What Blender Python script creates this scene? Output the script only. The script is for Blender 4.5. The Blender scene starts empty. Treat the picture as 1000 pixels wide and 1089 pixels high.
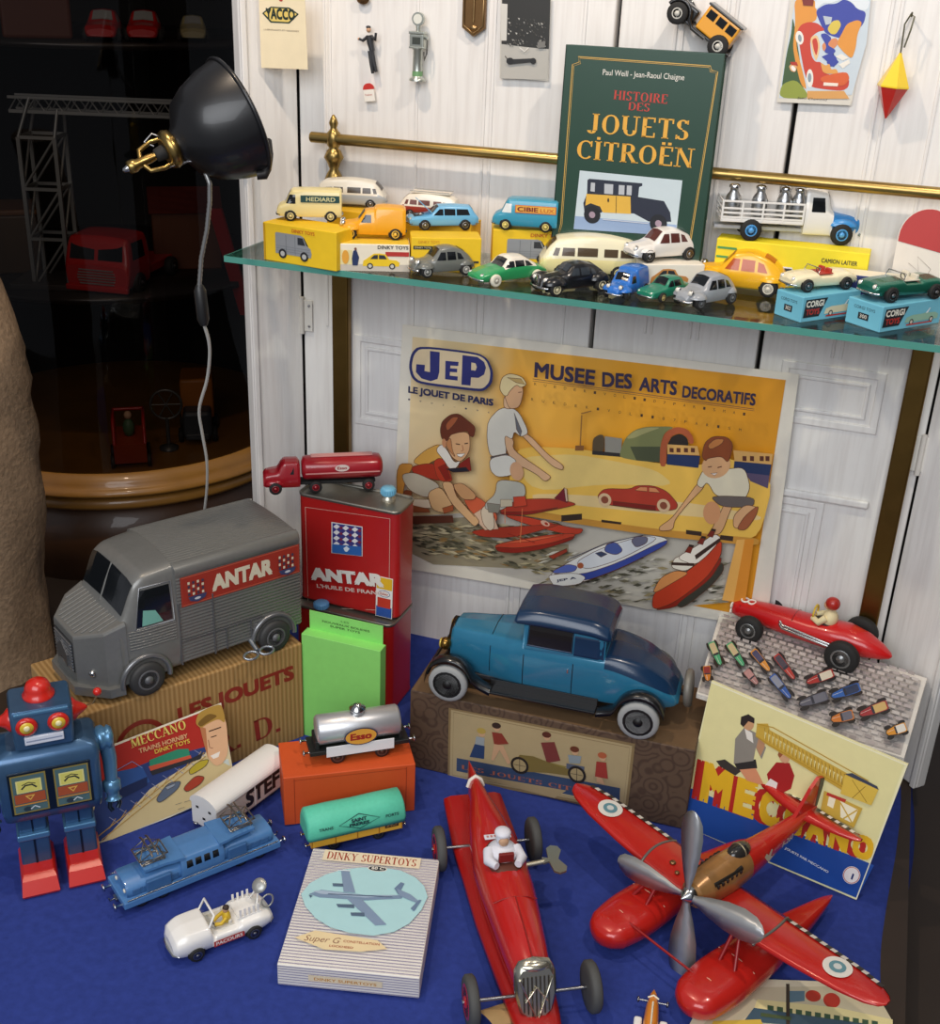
import bpy, bmesh, math, random
from mathutils import Vector, Matrix
random.seed(7)
SC = bpy.context.scene
COL = SC.collection
R_ = math.radians

# ------------------------------------------------------------------ camera
CAM_LOC = Vector((0.4182, -1.7826, 1.1633))
FPX = 1254.0                                   # focal length in pixels of a 1000 x 1089 frame
PITCH, YAW, ROLL = R_(24.7), R_(18.7), math.asin(.0422)
CF = Vector((-math.sin(YAW)*math.cos(PITCH), math.cos(YAW)*math.cos(PITCH), -math.sin(PITCH)))
_r0 = Vector((math.cos(YAW), math.sin(YAW), 0)); _u0 = _r0.cross(CF)
CR = math.cos(ROLL)*_r0 + math.sin(ROLL)*_u0
CU = math.cos(ROLL)*_u0 - math.sin(ROLL)*_r0
cam = bpy.data.objects.new('camera', bpy.data.cameras.new('camera')); COL.objects.link(cam)
cam.matrix_world = Matrix(((CR.x, CU.x, -CF.x, CAM_LOC.x), (CR.y, CU.y, -CF.y, CAM_LOC.y), (CR.z, CU.z, -CF.z, CAM_LOC.z), (0, 0, 0, 1)))
cam.data.sensor_fit = 'VERTICAL'; cam.data.sensor_height = 24.0
cam.data.lens = 24.0*FPX/1089.0
cam.data.clip_start = .01
SC.camera = cam

# ------------------------------------------------------------------ light
w = bpy.data.worlds.new('world'); SC.world = w; w.use_nodes = True
w.node_tree.nodes['Background'].inputs[0].default_value = (.86, .90, 1.0, 1)
w.node_tree.nodes['Background'].inputs[1].default_value = .24
def lamp(name, kind, loc, aim, energy, color, **kw):
    l = bpy.data.lights.new(name, kind); l.energy = energy; l.color = color
    for k, v in kw.items(): setattr(l, k, v)
    o = bpy.data.objects.new(name, l); COL.objects.link(o); o.location = loc
    o.rotation_euler = (Vector(aim)-Vector(loc)).to_track_quat('-Z', 'Y').to_euler()
    return o
lamp('shop_window_daylight', 'AREA', (.1, -3.0, 2.0), (0, -.3, .3), 62, (.93, .96, 1.0), shape='RECTANGLE', size=2.4, size_y=1.6)
lamp('ceiling_spot_west', 'SPOT', (-.45, -.72, 2.15), (-.05, -.12, .55), 36, (1.0, .80, .60), spot_size=R_(95), spot_blend=.6, shadow_soft_size=.03)
lamp('ceiling_spot_east', 'SPOT', (.66, -.72, 2.15), (.3, -.15, .55), 35, (1.0, .88, .75), spot_size=R_(95), spot_blend=.6, shadow_soft_size=.03)
SC.view_settings.view_transform = 'Standard'; SC.view_settings.look = 'None'
SC.view_settings.exposure = 0.0; SC.view_settings.gamma = 1.0
SC.view_settings.use_curve_mapping = False

# ------------------------------------------------------------------ helpers
def ray(x, y): return CF + (x-500)/FPX*CR + (544.5-y)/FPX*CU
def at_z(x, y, z):
    r = ray(x, y); return CAM_LOC + r*((z-CAM_LOC.z)/r.z)
def at_y(x, y, Y):
    r = ray(x, y); return CAM_LOC + r*((Y-CAM_LOC.y)/r.y)
def lin(h):
    h = h.lstrip('#'); c = [int(h[i:i+2], 16)/255 for i in (0, 2, 4)]
    return tuple(((v+.055)/1.055)**2.4 if v > .04045 else v/12.92 for v in c)
MATS = {}
def M(h, rough=.5, metal=0., coat=0., mott=.08, scale=40., bump=0., spec=.5):
    k = (h, rough, metal, coat, mott, scale, bump, spec)
    if k in MATS: return MATS[k]
    m = bpy.data.materials.new('mat_%s_%d' % (h, len(MATS))); m.use_nodes = True
    nt = m.node_tree; p = nt.nodes['Principled BSDF']; c = lin(h)
    p.inputs['Roughness'].default_value = rough; p.inputs['Metallic'].default_value = metal
    p.inputs['Coat Weight'].default_value = coat; p.inputs['Specular IOR Level'].default_value = spec
    tc = nt.nodes.new('ShaderNodeTexCoord'); n = nt.nodes.new('ShaderNodeTexNoise')
    n.inputs['Scale'].default_value = scale; n.inputs['Detail'].default_value = 5
    nt.links.new(tc.outputs['Object'], n.inputs['Vector'])
    mx = nt.nodes.new('ShaderNodeMix'); mx.data_type = 'RGBA'
    mx.inputs[6].default_value = (*[v*(1-mott) for v in c], 1); mx.inputs[7].default_value = (*[min(1, v*(1+mott)) for v in c], 1)
    nt.links.new(n.outputs['Fac'], mx.inputs[0]); nt.links.new(mx.outputs[2], p.inputs['Base Color'])
    if bump:
        b = nt.nodes.new('ShaderNodeBump'); b.inputs['Strength'].default_value = bump; b.inputs['Distance'].default_value = .002
        nt.links.new(n.outputs['Fac'], b.inputs['Height']); nt.links.new(b.outputs['Normal'], p.inputs['Normal'])
    MATS[k] = m; return m
def paint(h): return M(h, .28, 0, .35, .05)         # enamel
def card(h): return M(h, .6, 0, 0, .07, 60)
def ink(h): return M(h, .45, 0, 0, .05, 60)
def cloth(h): return M(h, .95, 0, 0, .25, 90, .5, .1)
CHROME = M('c9c9c9', .18, 1.); BRASS = M('a58a52', .3, 1., 0, .15); STEEL = M('9a9a9c', .35, 1.); TYRE = M('1c1b1a', .75)
DARKGLASS = M('14171a', .1, 0, .3); RUBBERGREY = M('4a4a48', .7)
def glassy(name, tint, alpha, gloss=.05):
    m = bpy.data.materials.new(name); m.use_nodes = True; nt = m.node_tree
    nt.nodes.remove(nt.nodes['Principled BSDF']); out = nt.nodes['Material Output']
    t = nt.nodes.new('ShaderNodeBsdfTransparent'); t.inputs[0].default_value = (*tint, 1)
    g = nt.nodes.new('ShaderNodeBsdfGlossy'); g.inputs['Roughness'].default_value = gloss
    f = nt.nodes.new('ShaderNodeFresnel'); f.inputs[0].default_value = 1.45
    mul = nt.nodes.new('ShaderNodeMath'); mul.operation = 'MULTIPLY'; mul.inputs[1].default_value = alpha
    mx = nt.nodes.new('ShaderNodeMixShader')
    nt.links.new(f.outputs[0], mul.inputs[0]); nt.links.new(mul.outputs[0], mx.inputs[0])
    nt.links.new(t.outputs[0], mx.inputs[1]); nt.links.new(g.outputs[0], mx.inputs[2]); nt.links.new(mx.outputs[0], out.inputs[0])
    return m

_TXT = {}
def text_geo(s, bold=0., shear=0.):
    k = (s, bold, shear)
    if k not in _TXT:
        c = bpy.data.curves.new('t', 'FONT'); c.body = s; c.size = 1; c.offset = bold; c.shear = shear; c.resolution_u = 3
        o = bpy.data.objects.new('t', c); me = bpy.data.meshes.new_from_object(o)
        vs = [(v.co.x, v.co.y) for v in me.vertices]; fs = [tuple(p.vertices) for p in me.polygons]
        bpy.data.objects.remove(o); bpy.data.curves.remove(c); bpy.data.meshes.remove(me)
        if vs:
            x0 = min(v[0] for v in vs); x1 = max(v[0] for v in vs)
        else: x0, x1 = 0, 1
        _TXT[k] = (vs, fs, x0, x1)
    return _TXT[k]

# slab-serif capitals drawn from strokes: v stem, h bar, d diagonal, a arc; unit cap height
_K, _N = .19, .07
_SER = {
 'A': (.8, 'd.08,0,.4,1,n d.4,1,.72,0,k h.2,.62,.33 s.08,0 s.72,0'), 'B': (.7, 'v.16 a.36,.74,.26,.26,-90,90 a.38,.26,.3,.26,-90,90 h.1,.36,1 h.1,.36,.5 h.1,.36,0'),
 'C': (.75, 'a.42,.5,.36,.5,45,315 d.68,.68,.68,.98,n'), 'D': (.8, 'v.16 a.36,.5,.38,.5,-90,90 h.06,.36,1 h.06,.36,0'),
 'E': (.68, 'v.16 h.06,.6,1 h.06,.6,0 h.16,.48,.52 d.6,1,.6,.76,n d.62,0,.62,.24,n'), 'G': (.8, 'a.42,.5,.36,.5,45,315 d.68,.68,.68,.98,n d.68,.05,.68,.42,k h.5,.8,.42'),
 'H': (.85, 'v.16 v.69 h.16,.69,.5 s.16,0 s.16,1 s.69,0 s.69,1'), 'I': (.36, 'v.18 s.18,0 s.18,1'), 'J': (.55, 'd.34,1,.34,.16,k a.18,.14,.16,.16,180,360 s.34,1'),
 'K': (.85, 'v.16 d.2,.4,.68,1,n d.34,.58,.72,0,k s.16,0 s.16,1 s.7,0 s.66,1'), 'L': (.64, 'v.16 h.06,.58,0 s.16,1 d.58,0,.58,.28,n'),
 'M': (1.0, 'd.14,0,.16,1,n d.16,1,.5,.06,k d.5,.06,.84,1,n d.84,0,.84,1,k s.14,0 s.86,0 s.12,1 s.88,1'), 'N': (.88, 'd.15,0,.15,1,n d.15,1,.72,0,k d.72,0,.72,1,n s.15,0 s.13,1 s.72,1'),
 'O': (.86, 'a.43,.5,.35,.5,0,360'), 'P': (.68, 'v.16 a.36,.73,.26,.27,-90,90 h.06,.36,1 h.16,.36,.46 s.16,0'), 'R': (.78, 'v.16 a.36,.75,.25,.25,-90,90 h.06,.36,1 h.16,.36,.5 d.38,.5,.68,0,k s.16,0 s.7,0'),
 'S': (.62, 'a.31,.75,.22,.25,20,270 a.31,.25,.24,.25,-160,90 d.53,.78,.53,.98,n d.07,.02,.07,.24,n'), 'T': (.76, 'v.38 h.06,.7,1 s.38,0 d.07,1,.07,.76,n d.69,1,.69,.76,n'),
 'U': (.84, 'd.16,1,.16,.3,k a.42,.3,.26,.3,180,360 d.68,.3,.68,1,n s.16,1 s.68,1'), 'V': (.8, 'd.1,1,.4,0,k d.4,0,.72,1,n s.1,1 s.72,1'), 'Y': (.8, 'd.1,1,.4,.48,k d.7,1,.4,.48,n d.4,.5,.4,0,k s.4,0 s.1,1 s.7,1'),
 '.': (.3, 'd.14,0,.14,.16,k'), ' ': (.4, ''), '-': (.4, 'h.06,.34,.42')}
def serif_geo(s):
    vs, fs = [], []; x0 = 0.
    def quad(p): n = len(vs); vs.extend(p); fs.append((n, n+1, n+2, n+3))
    for ch in s:
        dots = None
        if ch == 'Ë': ch = 'E'; dots = (.18, .46)
        if ch == 'İ': ch = 'I'; dots = (.18,)
        wd, g = _SER.get(ch, _SER[' '])
        for t in g.split():
            k = t[0]; a = t[1:].split(','); wt = _K
            if a and a[-1] in 'kn': wt = _K if a.pop() == 'k' else _N
            a = [float(q) for q in a]
            if k == 'v':
                quad([(x0+a[0]-_K/2, 0), (x0+a[0]+_K/2, 0), (x0+a[0]+_K/2, 1), (x0+a[0]-_K/2, 1)])
            elif k == 'h':
                y = min(1-_N, max(0, a[2]-_N/2)); quad([(x0+a[0], y), (x0+a[1], y), (x0+a[1], y+_N), (x0+a[0], y+_N)])
            elif k == 'd':
                quad([(x0+a[0]-wt/2, a[1]), (x0+a[0]+wt/2, a[1]), (x0+a[2]+wt/2, a[3]), (x0+a[2]-wt/2, a[3])])
            elif k == 's':
                y = a[1]-(.05 if a[1] > .5 else 0); quad([(x0+a[0]-.16, y), (x0+a[0]+.16, y), (x0+a[0]+.16, y+.05), (x0+a[0]-.16, y+.05)])
            elif k == 'a':
                n = max(5, int(abs(a[5]-a[4])/18)); pr = None
                for i in range(n+1):
                    th = R_(a[4]+(a[5]-a[4])*i/n); c, sn = math.cos(th), math.sin(th); tk = _N+(_K-_N)*abs(c)
                    po = (x0+a[0]+c*(a[2]+_K*.25), a[1]+sn*a[3]); pi = (x0+a[0]+c*(a[2]+_K*.25-tk), a[1]+sn*(a[3]-_N))
                    if pr: quad([pr[0], po, pi, pr[1]])
                    pr = (po, pi)
        if dots:
            for d in dots: quad([(x0+d-.08, 1.08), (x0+d+.08, 1.08), (x0+d+.08, 1.22), (x0+d-.08, 1.22)])
        x0 += wd+.06
    return vs, fs, 0., x0-.06

class B:
    """collects geometry for ONE mesh"""
    def __init__(s, mat=None):
        s.v, s.f, s.fm, s.fs, s.mats = [], [], [], [], []; s.cur = None; s.sm = False; s.T = None
        if mat: s.use(mat)
    def use(s, m, smooth=None):
        if m not in s.mats: s.mats.append(m)
        s.cur = s.mats.index(m)
        if smooth is not None: s.sm = smooth
        return s
    def add(s, vs, fs, smooth=None):
        n = len(s.v)
        s.v.extend([s.T @ Vector(p) for p in vs] if s.T else [Vector(p) for p in vs])
        for q in fs:
            s.f.append(tuple(i+n for i in q)); s.fm.append(s.cur); s.fs.append(s.sm if smooth is None else smooth)
        return s
    def box(s, c, d, bev=0.):
        x, y, z = c; a, b, h = d[0]/2, d[1]/2, d[2]/2
        if bev <= 0:
            vs = [(x+i*a, y+j*b, z+k*h) for i in (-1, 1) for j in (-1, 1) for k in (-1, 1)]
            return s.add(vs, [(0, 1, 3, 2), (4, 6, 7, 5), (0, 4, 5, 1), (2, 3, 7, 6), (0, 2, 6, 4), (1, 5, 7, 3)], False)
        bev = min(bev, a*.98, b*.98, h*.98)
        bm = bmesh.new(); bmesh.ops.create_cube(bm, size=1)
        for v in bm.verts: v.co = Vector((v.co.x*d[0], v.co.y*d[1], v.co.z*d[2]))
        bmesh.ops.bevel(bm, geom=bm.edges[:], offset=bev, segments=3, profile=.5, affect='EDGES')
        bm.verts.index_update()
        s.add([(v.co.x+x, v.co.y+y, v.co.z+z) for v in bm.verts], [tuple(v.index for v in f.verts) for f in bm.faces], s.sm); bm.free(); return s
    def loft(s, rings, cap=True, closed=True, smooth=True):
        n = len(rings[0]); vs = [p for r in rings for p in r]; fs = []
        for i in range(len(rings)-1):
            for j in range(n if closed else n-1):
                k = (j+1) % n; fs.append((i*n+j, i*n+k, (i+1)*n+k, (i+1)*n+j))
        s.add(vs, fs, smooth)
        if cap and closed:
            s.add(rings[0], [tuple(range(n))[::-1]], False); s.add(rings[-1], [tuple(range(n))], False)
        return s
    def tube(s, path, r, seg=8, closed=False, cap=True):
        path = [Vector(p) for p in path]; n = len(path); rings = []
        rr = r if isinstance(r, (list, tuple)) else [r]*n
        up = None
        for i, p in enumerate(path):
            a = path[(i-1) % n] if (closed or i) else p; b = path[(i+1) % n] if (closed or i < n-1) else p
            d = (b-a).normalized()
            if up is None: up = d.orthogonal().normalized()
            up = (up-d*up.dot(d)).normalized(); w_ = d.cross(up)
            rings.append([p+(up*math.cos(t)+w_*math.sin(t))*rr[i] for t in [2*math.pi*k/seg for k in range(seg)]])
        if closed: rings.append(rings[0]); cap = False
        return s.loft(rings, cap)
    def cyl(s, p0, p1, r0, r1=None, seg=20):
        return s.tube([p0, p1], [r0, r0 if r1 is None else r1], seg)
    def lathe(s, prof, o=(0, 0, 0), ax=(0, 0, 1), seg=24, smooth=True, arc=None):
        ax = Vector(ax).normalized(); u = ax.orthogonal().normalized(); w_ = ax.cross(u); o = Vector(o)
        rings = [[o+ax*z+(u*math.cos(t)+w_*math.sin(t))*max(r, 1e-5) for t in [2*math.pi*k/seg for k in range(seg)]] for r, z in prof]
        return s.loft(rings, True, True, smooth)
    def ell(s, c, r, seg=16, rows=10, lo=-90, hi=90):
        pr = []
        for i in range(rows+1):
            t = R_(lo+(hi-lo)*i/rows); pr.append([(c[0]+r[0]*math.cos(t)*math.cos(q), c[1]+r[1]*math.cos(t)*math.sin(q), c[2]+r[2]*math.sin(t)) for q in [2*math.pi*k/seg for k in range(seg)]])
        return s.loft(pr, True, True, True)
    def prism(s, poly, y0, y1, axes='xz'):
        """2-D outline extruded along the third axis"""
        def m(p, q): return {'xz': (p[0], q, p[1]), 'xy': (p[0], p[1], q), 'yz': (q, p[0], p[1])}[axes]
        a = [m(p, y0) for p in poly]; b = [m(p, y1) for p in poly]; n = len(poly)
        return s.add(a+b, [tuple(range(n))[::-1], tuple(range(n, 2*n))]+[(i, (i+1) % n, n+(i+1) % n, n+i) for i in range(n)], False)
    def quad(s, *p, smooth=False): return s.add(p, [tuple(range(len(p)))], smooth)

def frame(loc=(0, 0, 0), rz=0., sc=1.):
    return Matrix.Translation(Vector(loc)) @ Matrix.Rotation(rz, 4, 'Z') @ Matrix.Scale(sc, 4)
MW = {}
def tag(o, label=None, cat=None, group=None, kind=None):
    if label: o['label'] = label
    if cat: o['category'] = cat
    if group: o['group'] = group
    if kind: o['kind'] = kind
    return o
def thing(name, label, cat, mtx=None, group=None):
    o = bpy.data.objects.new(name, None); COL.objects.link(o); o.empty_display_size = .02
    mtx = mtx or Matrix.Identity(4); o.matrix_world = mtx; MW[o.name] = mtx.copy()
    return tag(o, label, cat, group)
def obj(name, b, parent=None, world=False, mtx=None, label=None):
    """b's geometry is in the parent's local frame, or in world coordinates when world=True"""
    me = bpy.data.meshes.new(name)
    vs = b.v
    if world and parent is not None: inv = MW[parent.name].inverted(); vs = [inv @ p for p in vs]
    elif world and mtx is not None: inv = mtx.inverted(); vs = [inv @ p for p in vs]
    me.from_pydata([tuple(p) for p in vs], [], b.f)
    for m in b.mats: me.materials.append(m)
    me.polygons.foreach_set('material_index', b.fm); me.polygons.foreach_set('use_smooth', b.fs)
    me.update()
    bm = bmesh.new(); bm.from_mesh(me)
    if not getattr(b, 'flat', False):
        bmesh.ops.recalc_face_normals(bm, faces=bm.faces[:])
    bm.to_mesh(me); bm.free()
    o = bpy.data.objects.new(name, me); COL.objects.link(o)
    if parent is not None: o.parent = parent; MW[o.name] = MW[parent.name].copy()
    else:
        if mtx is not None: o.matrix_world = mtx
        MW[o.name] = (mtx or Matrix.Identity(4)).copy()
    if label: o['label'] = label
    return o
def struct(name, b, mtx=None):
    o = obj(name, b, None, mtx is not None, mtx); o['kind'] = 'structure'; return o

class Print(B):
    """flat printed artwork: origin o, u axis e, v axis f (metres); every call lies a hair above the one before"""
    flat = True; STEP = .00006
    def __init__(s, o, e, f, lift=.0004):
        super().__init__(); s.o = Vector(o); s.e = Vector(e).normalized(); s.g = Vector(f).normalized(); s.n = s.e.cross(s.g).normalized()
        s.h = lift; s.fr = (0, 0, 1)
    def _a(s, uv, fs, col):
        s.use(col if not isinstance(col, str) else ink(col)); s.h += s.STEP
        s.add([s.o+s.e*a+s.g*b+s.n*s.h for a, b in uv], fs, False); return s
    def uv(s, x, y):
        """photo pixel -> uv on this plane"""
        x, y = s.fr[0]+x/s.fr[2], s.fr[1]+y/s.fr[2]
        r = ray(x, y); t = (s.o-CAM_LOC).dot(s.n)/r.dot(s.n); p = CAM_LOC+r*t-s.o; return (p.dot(s.e), p.dot(s.g))
    def poly(s, pts, col): return s._a(pts, [tuple(range(len(pts)))], col)
    def rect(s, u0, v0, u1, v1, col): return s.poly([(u0, v0), (u1, v0), (u1, v1), (u0, v1)], col)
    def ell(s, u, v, a, b, col, n=24, rot=0.):
        c, q = math.cos(rot), math.sin(rot)
        return s.poly([(u+a*math.cos(t)*c-b*math.sin(t)*q, v+a*math.cos(t)*q+b*math.sin(t)*c) for t in [2*math.pi*i/n for i in range(n)]], col)
    def line(s, pts, wd, col, closed=False):
        n = len(pts); L, Rr = [], []
        for i, p in enumerate(pts):
            a = pts[(i-1) % n] if (closed or i) else p; b = pts[(i+1) % n] if (closed or i < n-1) else p
            d = Vector((b[0]-a[0], b[1]-a[1])); d = d.normalized() if d.length else Vector((1, 0)); q = Vector((-d.y, d.x))*wd/2
            L.append((p[0]+q.x, p[1]+q.y)); Rr.append((p[0]-q.x, p[1]-q.y))
        fs = [(i, (i+1) % n, n+(i+1) % n, n+i) for i in range(n if closed else n-1)]
        return s._a(L+Rr, fs, col)
    def text(s, t, u0, v0, u1, h, col, bold=.0, serif=False, v1=None, shear=0., sq=None):
        """string from (u0,v0) to (u1,v1 or v0), cap height h"""
        vs, fs, x0, x1 = serif_geo(t) if serif else text_geo(t, 0., shear)
        if bold and not serif:                       # heavier strokes: the outline laid down again, a little to each side
            b_ = bold*.85; n = len(vs); al, af, lv = [], [], []
            for k, (dx, dy) in enumerate(((-b_, -b_), (b_, -b_), (-b_, b_), (b_, b_), (0, 0))):
                al += [(x+dx, y+dy) for x, y in vs]; af += [tuple(i+k*n for i in f) for f in fs]; lv += [k*.15]*n
            vs, fs, x0, x1 = al, af, x0-b_, x1+b_
        else: lv = [0]*len(vs)
        v1 = v0 if v1 is None else v1
        d = Vector((u1-u0, v1-v0)); L = d.length; d.normalize(); q = Vector((-d.y, d.x)); k = h/(1. if serif else .72)
        sx = L/max(x1-x0, 1e-6)
        s.use(col if not isinstance(col, str) else ink(col)); s.h += s.STEP
        pts = [(u0+d.x*(x-x0)*sx+q.x*y*k, v0+d.y*(x-x0)*sx+q.y*y*k) for x, y in vs]
        s.add([s.o+s.e*a+s.g*b+s.n*(s.h+l*s.STEP) for (a, b), l in zip(pts, lv)], fs, False); return s
    # traced versions (coordinates read off the photograph, mapped onto the printed plane)
    def P(s, st): return [s.uv(*map(float, q.split(','))) for q in st.split()]
    rnd = False; ol = None
    def tp(s, col, st):
        p = s.P(st)
        if s.rnd and len(p) > 4:
            for _ in range(2):
                q = []
                for a, b in zip(p, p[1:]+p[:1]): q += [(a[0]*.8+b[0]*.2, a[1]*.8+b[1]*.2), (a[0]*.2+b[0]*.8, a[1]*.2+b[1]*.8)]
                p = q
        s.poly(p, col)
        if s.ol: s.line(p, .0009, s.ol, True)
        return s
    def tl(s, col, wd, st, closed=False): return s.line(s.P(st), wd, col, closed)
    def te(s, col, st):
        c, a, b = s.P(st)          # centre, end of one axis, end of the other axis
        A = (a[0]-c[0], a[1]-c[1]); Q = (b[0]-c[0], b[1]-c[1])
        return s.poly([(c[0]+A[0]*math.cos(t)+Q[0]*math.sin(t), c[1]+A[1]*math.cos(t)+Q[1]*math.sin(t)) for t in [2*math.pi*i/22 for i in range(22)]], col)
    def tt(s, t, st, h, col, **kw):
        a, b = s.P(st); return s.text(t, a[0], a[1], b[0], h, col, v1=b[1], **kw)

def smooth_interp(keys, n):
    """keys: tuples (x, ...); cubic through them, clamped so that it never overshoots"""
    keys = sorted(keys); X = [k[0] for k in keys]; m = len(keys); out = []
    def slope(j, c):
        if j in (0, m-1): return 0. if False else ((keys[min(j+1, m-1)][c]-keys[max(j-1, 0)][c])/max(1e-9, X[min(j+1, m-1)]-X[max(j-1, 0)]))
        a = (keys[j][c]-keys[j-1][c])/max(1e-9, X[j]-X[j-1]); b = (keys[j+1][c]-keys[j][c])/max(1e-9, X[j+1]-X[j])
        return 0. if a*b <= 0 else 2*a*b/(a+b)
    xs = sorted(set([X[0]+(X[-1]-X[0])*i/n for i in range(n+1)]+X))
    for x in xs:
        j = max(0, min(m-2, max(i for i in range(m) if X[i] <= x+1e-9))); h = X[j+1]-X[j]; t = (x-X[j])/h
        row = [x]
        for c in range(1, len(keys[0])):
            p0, p1 = keys[j][c], keys[j+1][c]; m0, m1 = slope(j, c)*h, slope(j+1, c)*h
            row.append((2*t**3-3*t*t+1)*p0+(t**3-2*t*t+t)*m0+(-2*t**3+3*t*t)*p1+(t**3-t*t)*m1)
        out.append(row)
    return out
def chaikin(p, it=2):
    for _ in range(it):
        q = [p[0]]
        for a, b in zip(p, p[1:]):
            q.append((a[0]*.75+b[0]*.25, a[1]*.75+b[1]*.25)); q.append((a[0]*.25+b[0]*.75, a[1]*.25+b[1]*.75))
        q.append(p[-1]); p = q
    return p
class Shell:
    """car-like body: keys (x, z_bottom, z_belt, z_top, half_w_low, half_w_belt, half_w_top)"""
    def __init__(s, keys, n=40, crown=.12, it=2):
        s.crown, s.it = crown, it; s.rows = smooth_interp(keys, n)
    def half(s, r):
        x, zb, zs, zt, wl, ws, wt = r; zt = max(zt, zs+.02)
        return chaikin([(0, zb), (wl*.9, zb), (wl, zb+.12*(zs-zb)), (ws, zb+.5*(zs-zb)), (ws, zs), (wt, zt-.12*(zt-zs)), (wt*.85, zt), (0, zt+s.crown)], s.it)
    def ring(s, r):
        h = s.half(r); return [(r[0], y, z) for y, z in h]+[(r[0], -y, z) for y, z in h[-2:0:-1]]
    def row(s, x):
        R = s.rows
        if x <= R[0][0]: return R[0]
        for a, b in zip(R, R[1:]):
            if x <= b[0]:
                t = (x-a[0])/(b[0]-a[0]); return [p+(q-p)*t for p, q in zip(a, b)]
        return R[-1]
    def y_at(s, x, z):
        h = s.half(s.row(x)); best = 0
        for (y0, z0), (y1, z1) in zip(h, h[1:]):
            if min(z0, z1)-1e-9 <= z <= max(z0, z1)+1e-9 and abs(z1-z0) > 1e-9:
                best = max(best, y0+(y1-y0)*(z-z0)/(z1-z0))
        return best
    def top_at(s, x, y):
        h = s.half(s.row(x)); best = 0
        for (y0, z0), (y1, z1) in zip(h, h[1:]):
            if min(y0, y1)-1e-9 <= y <= max(y0, y1)+1e-9 and abs(y1-y0) > 1e-9: best = max(best, z0+(z1-z0)*(y-y0)/(y1-y0))
        return best
    def build(s, b, m, m_top=None, split=.0):
        rings = [s.ring(r) for r in s.rows]; n = len(rings[0]); b.use(m)
        if m_top is None: return b.loft(rings, True)
        b.loft(rings[:1]*2, True)
        for i in range(len(rings)-1):
            for j in range(n):
                k = (j+1) % n; q = [rings[i][j], rings[i][k], rings[i+1][k], rings[i+1][j]]
                r = s.rows[i]; zc = sum(p[2] for p in q)/4
                b.use(m_top if (zc > r[2]+split and r[3]-r[2] > .35) else m); b.add(q, [(0, 1, 2, 3)], True)
        b.use(m); b.add(rings[0], [tuple(range(n))]); b.add(rings[-1], [tuple(range(n))]); return b
    def side(s, b, quad, eps=.03, sides=(1, -1), nu=5, nv=4):
        (x0, z0), (x1, z1), (x2, z2), (x3, z3) = quad          # bottom a, bottom b, top b, top a
        for sg in sides:
            vs = []
            for i in range(nu+1):
                u = i/nu
                for j in range(nv+1):
                    v = j/nv; x = (x0*(1-u)+x1*u)*(1-v)+(x3*(1-u)+x2*u)*v; z = (z0*(1-u)+z1*u)*(1-v)+(z3*(1-u)+z2*u)*v
                    vs.append((x, sg*(s.y_at(x, z)+eps), z))
            b.add(vs, [(i*(nv+1)+j, (i+1)*(nv+1)+j, (i+1)*(nv+1)+j+1, i*(nv+1)+j+1) for i in range(nu) for j in range(nv)], False)
    def front(s, b, x0, x1, f0=.8, f1=.75, eps=.03, n=6):
        """patch lying on the top surface between x0 (low end) and x1 (high end): windscreen or rear window"""
        vs = []; m = 8; sg = -1 if x1 < x0 else 1
        for i in range(n+1):
            x = x0+(x1-x0)*i/n; r = s.row(x); wd = (f0+(f1-f0)*i/n)*r[6]
            for j in range(m+1):
                y = -wd+2*wd*j/m; vs.append((x-sg*eps*1.2, y, s.top_at(x, abs(y))+eps))
        b.add(vs, [(i*(m+1)+j, (i+1)*(m+1)+j, (i+1)*(m+1)+j+1, i*(m+1)+j+1) for i in range(n) for j in range(m)], False)

def wheel(root, x, y, r, wd, tyre, hub, hubr=.62, name='wheel', spokes=0, sub=False):
    sg = 1 if y > 0 else -1
    b = B(tyre); o = (x, y-sg*wd/2, r)
    b.lathe([(r*.5, 0), (r*.9, 0), (r, wd*.2), (r, wd*.8), (r*.9, wd), (r*hubr, wd*1.0)], o, (0, sg, 0), 22)
    h = b if not sub else B()
    h.use(hub); h.lathe([(r*hubr, wd*1.0), (r*hubr*.9, wd*1.06), (r*hubr*.75, wd*.95), (r*.25, wd*.97), (r*.2, wd*1.15), (0, wd*1.18)], o, (0, sg, 0), 18)
    p = obj(name, b, root)
    if sub: obj('hub', h, p)
    return p
def place(A, Bp, z, la, lb, sc=None):
    """matrix that puts local points la, lb (x, y) on the photo points A, Bp of the level z"""
    a, b = at_z(*A, z), at_z(*Bp, z); d = b-a; l = Vector((lb[0]-la[0], lb[1]-la[1]))
    s = d.length/l.length if sc is None else sc
    rz = math.atan2(d.y, d.x)-math.atan2(l.y, l.x)
    mid = (a+b)/2; lm = Vector(((la[0]+lb[0])/2, (la[1]+lb[1])/2, 0))*s
    lm = Matrix.Rotation(rz, 3, 'Z') @ lm
    return frame((mid.x-lm.x, mid.y-lm.y, z), rz, s)
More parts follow.
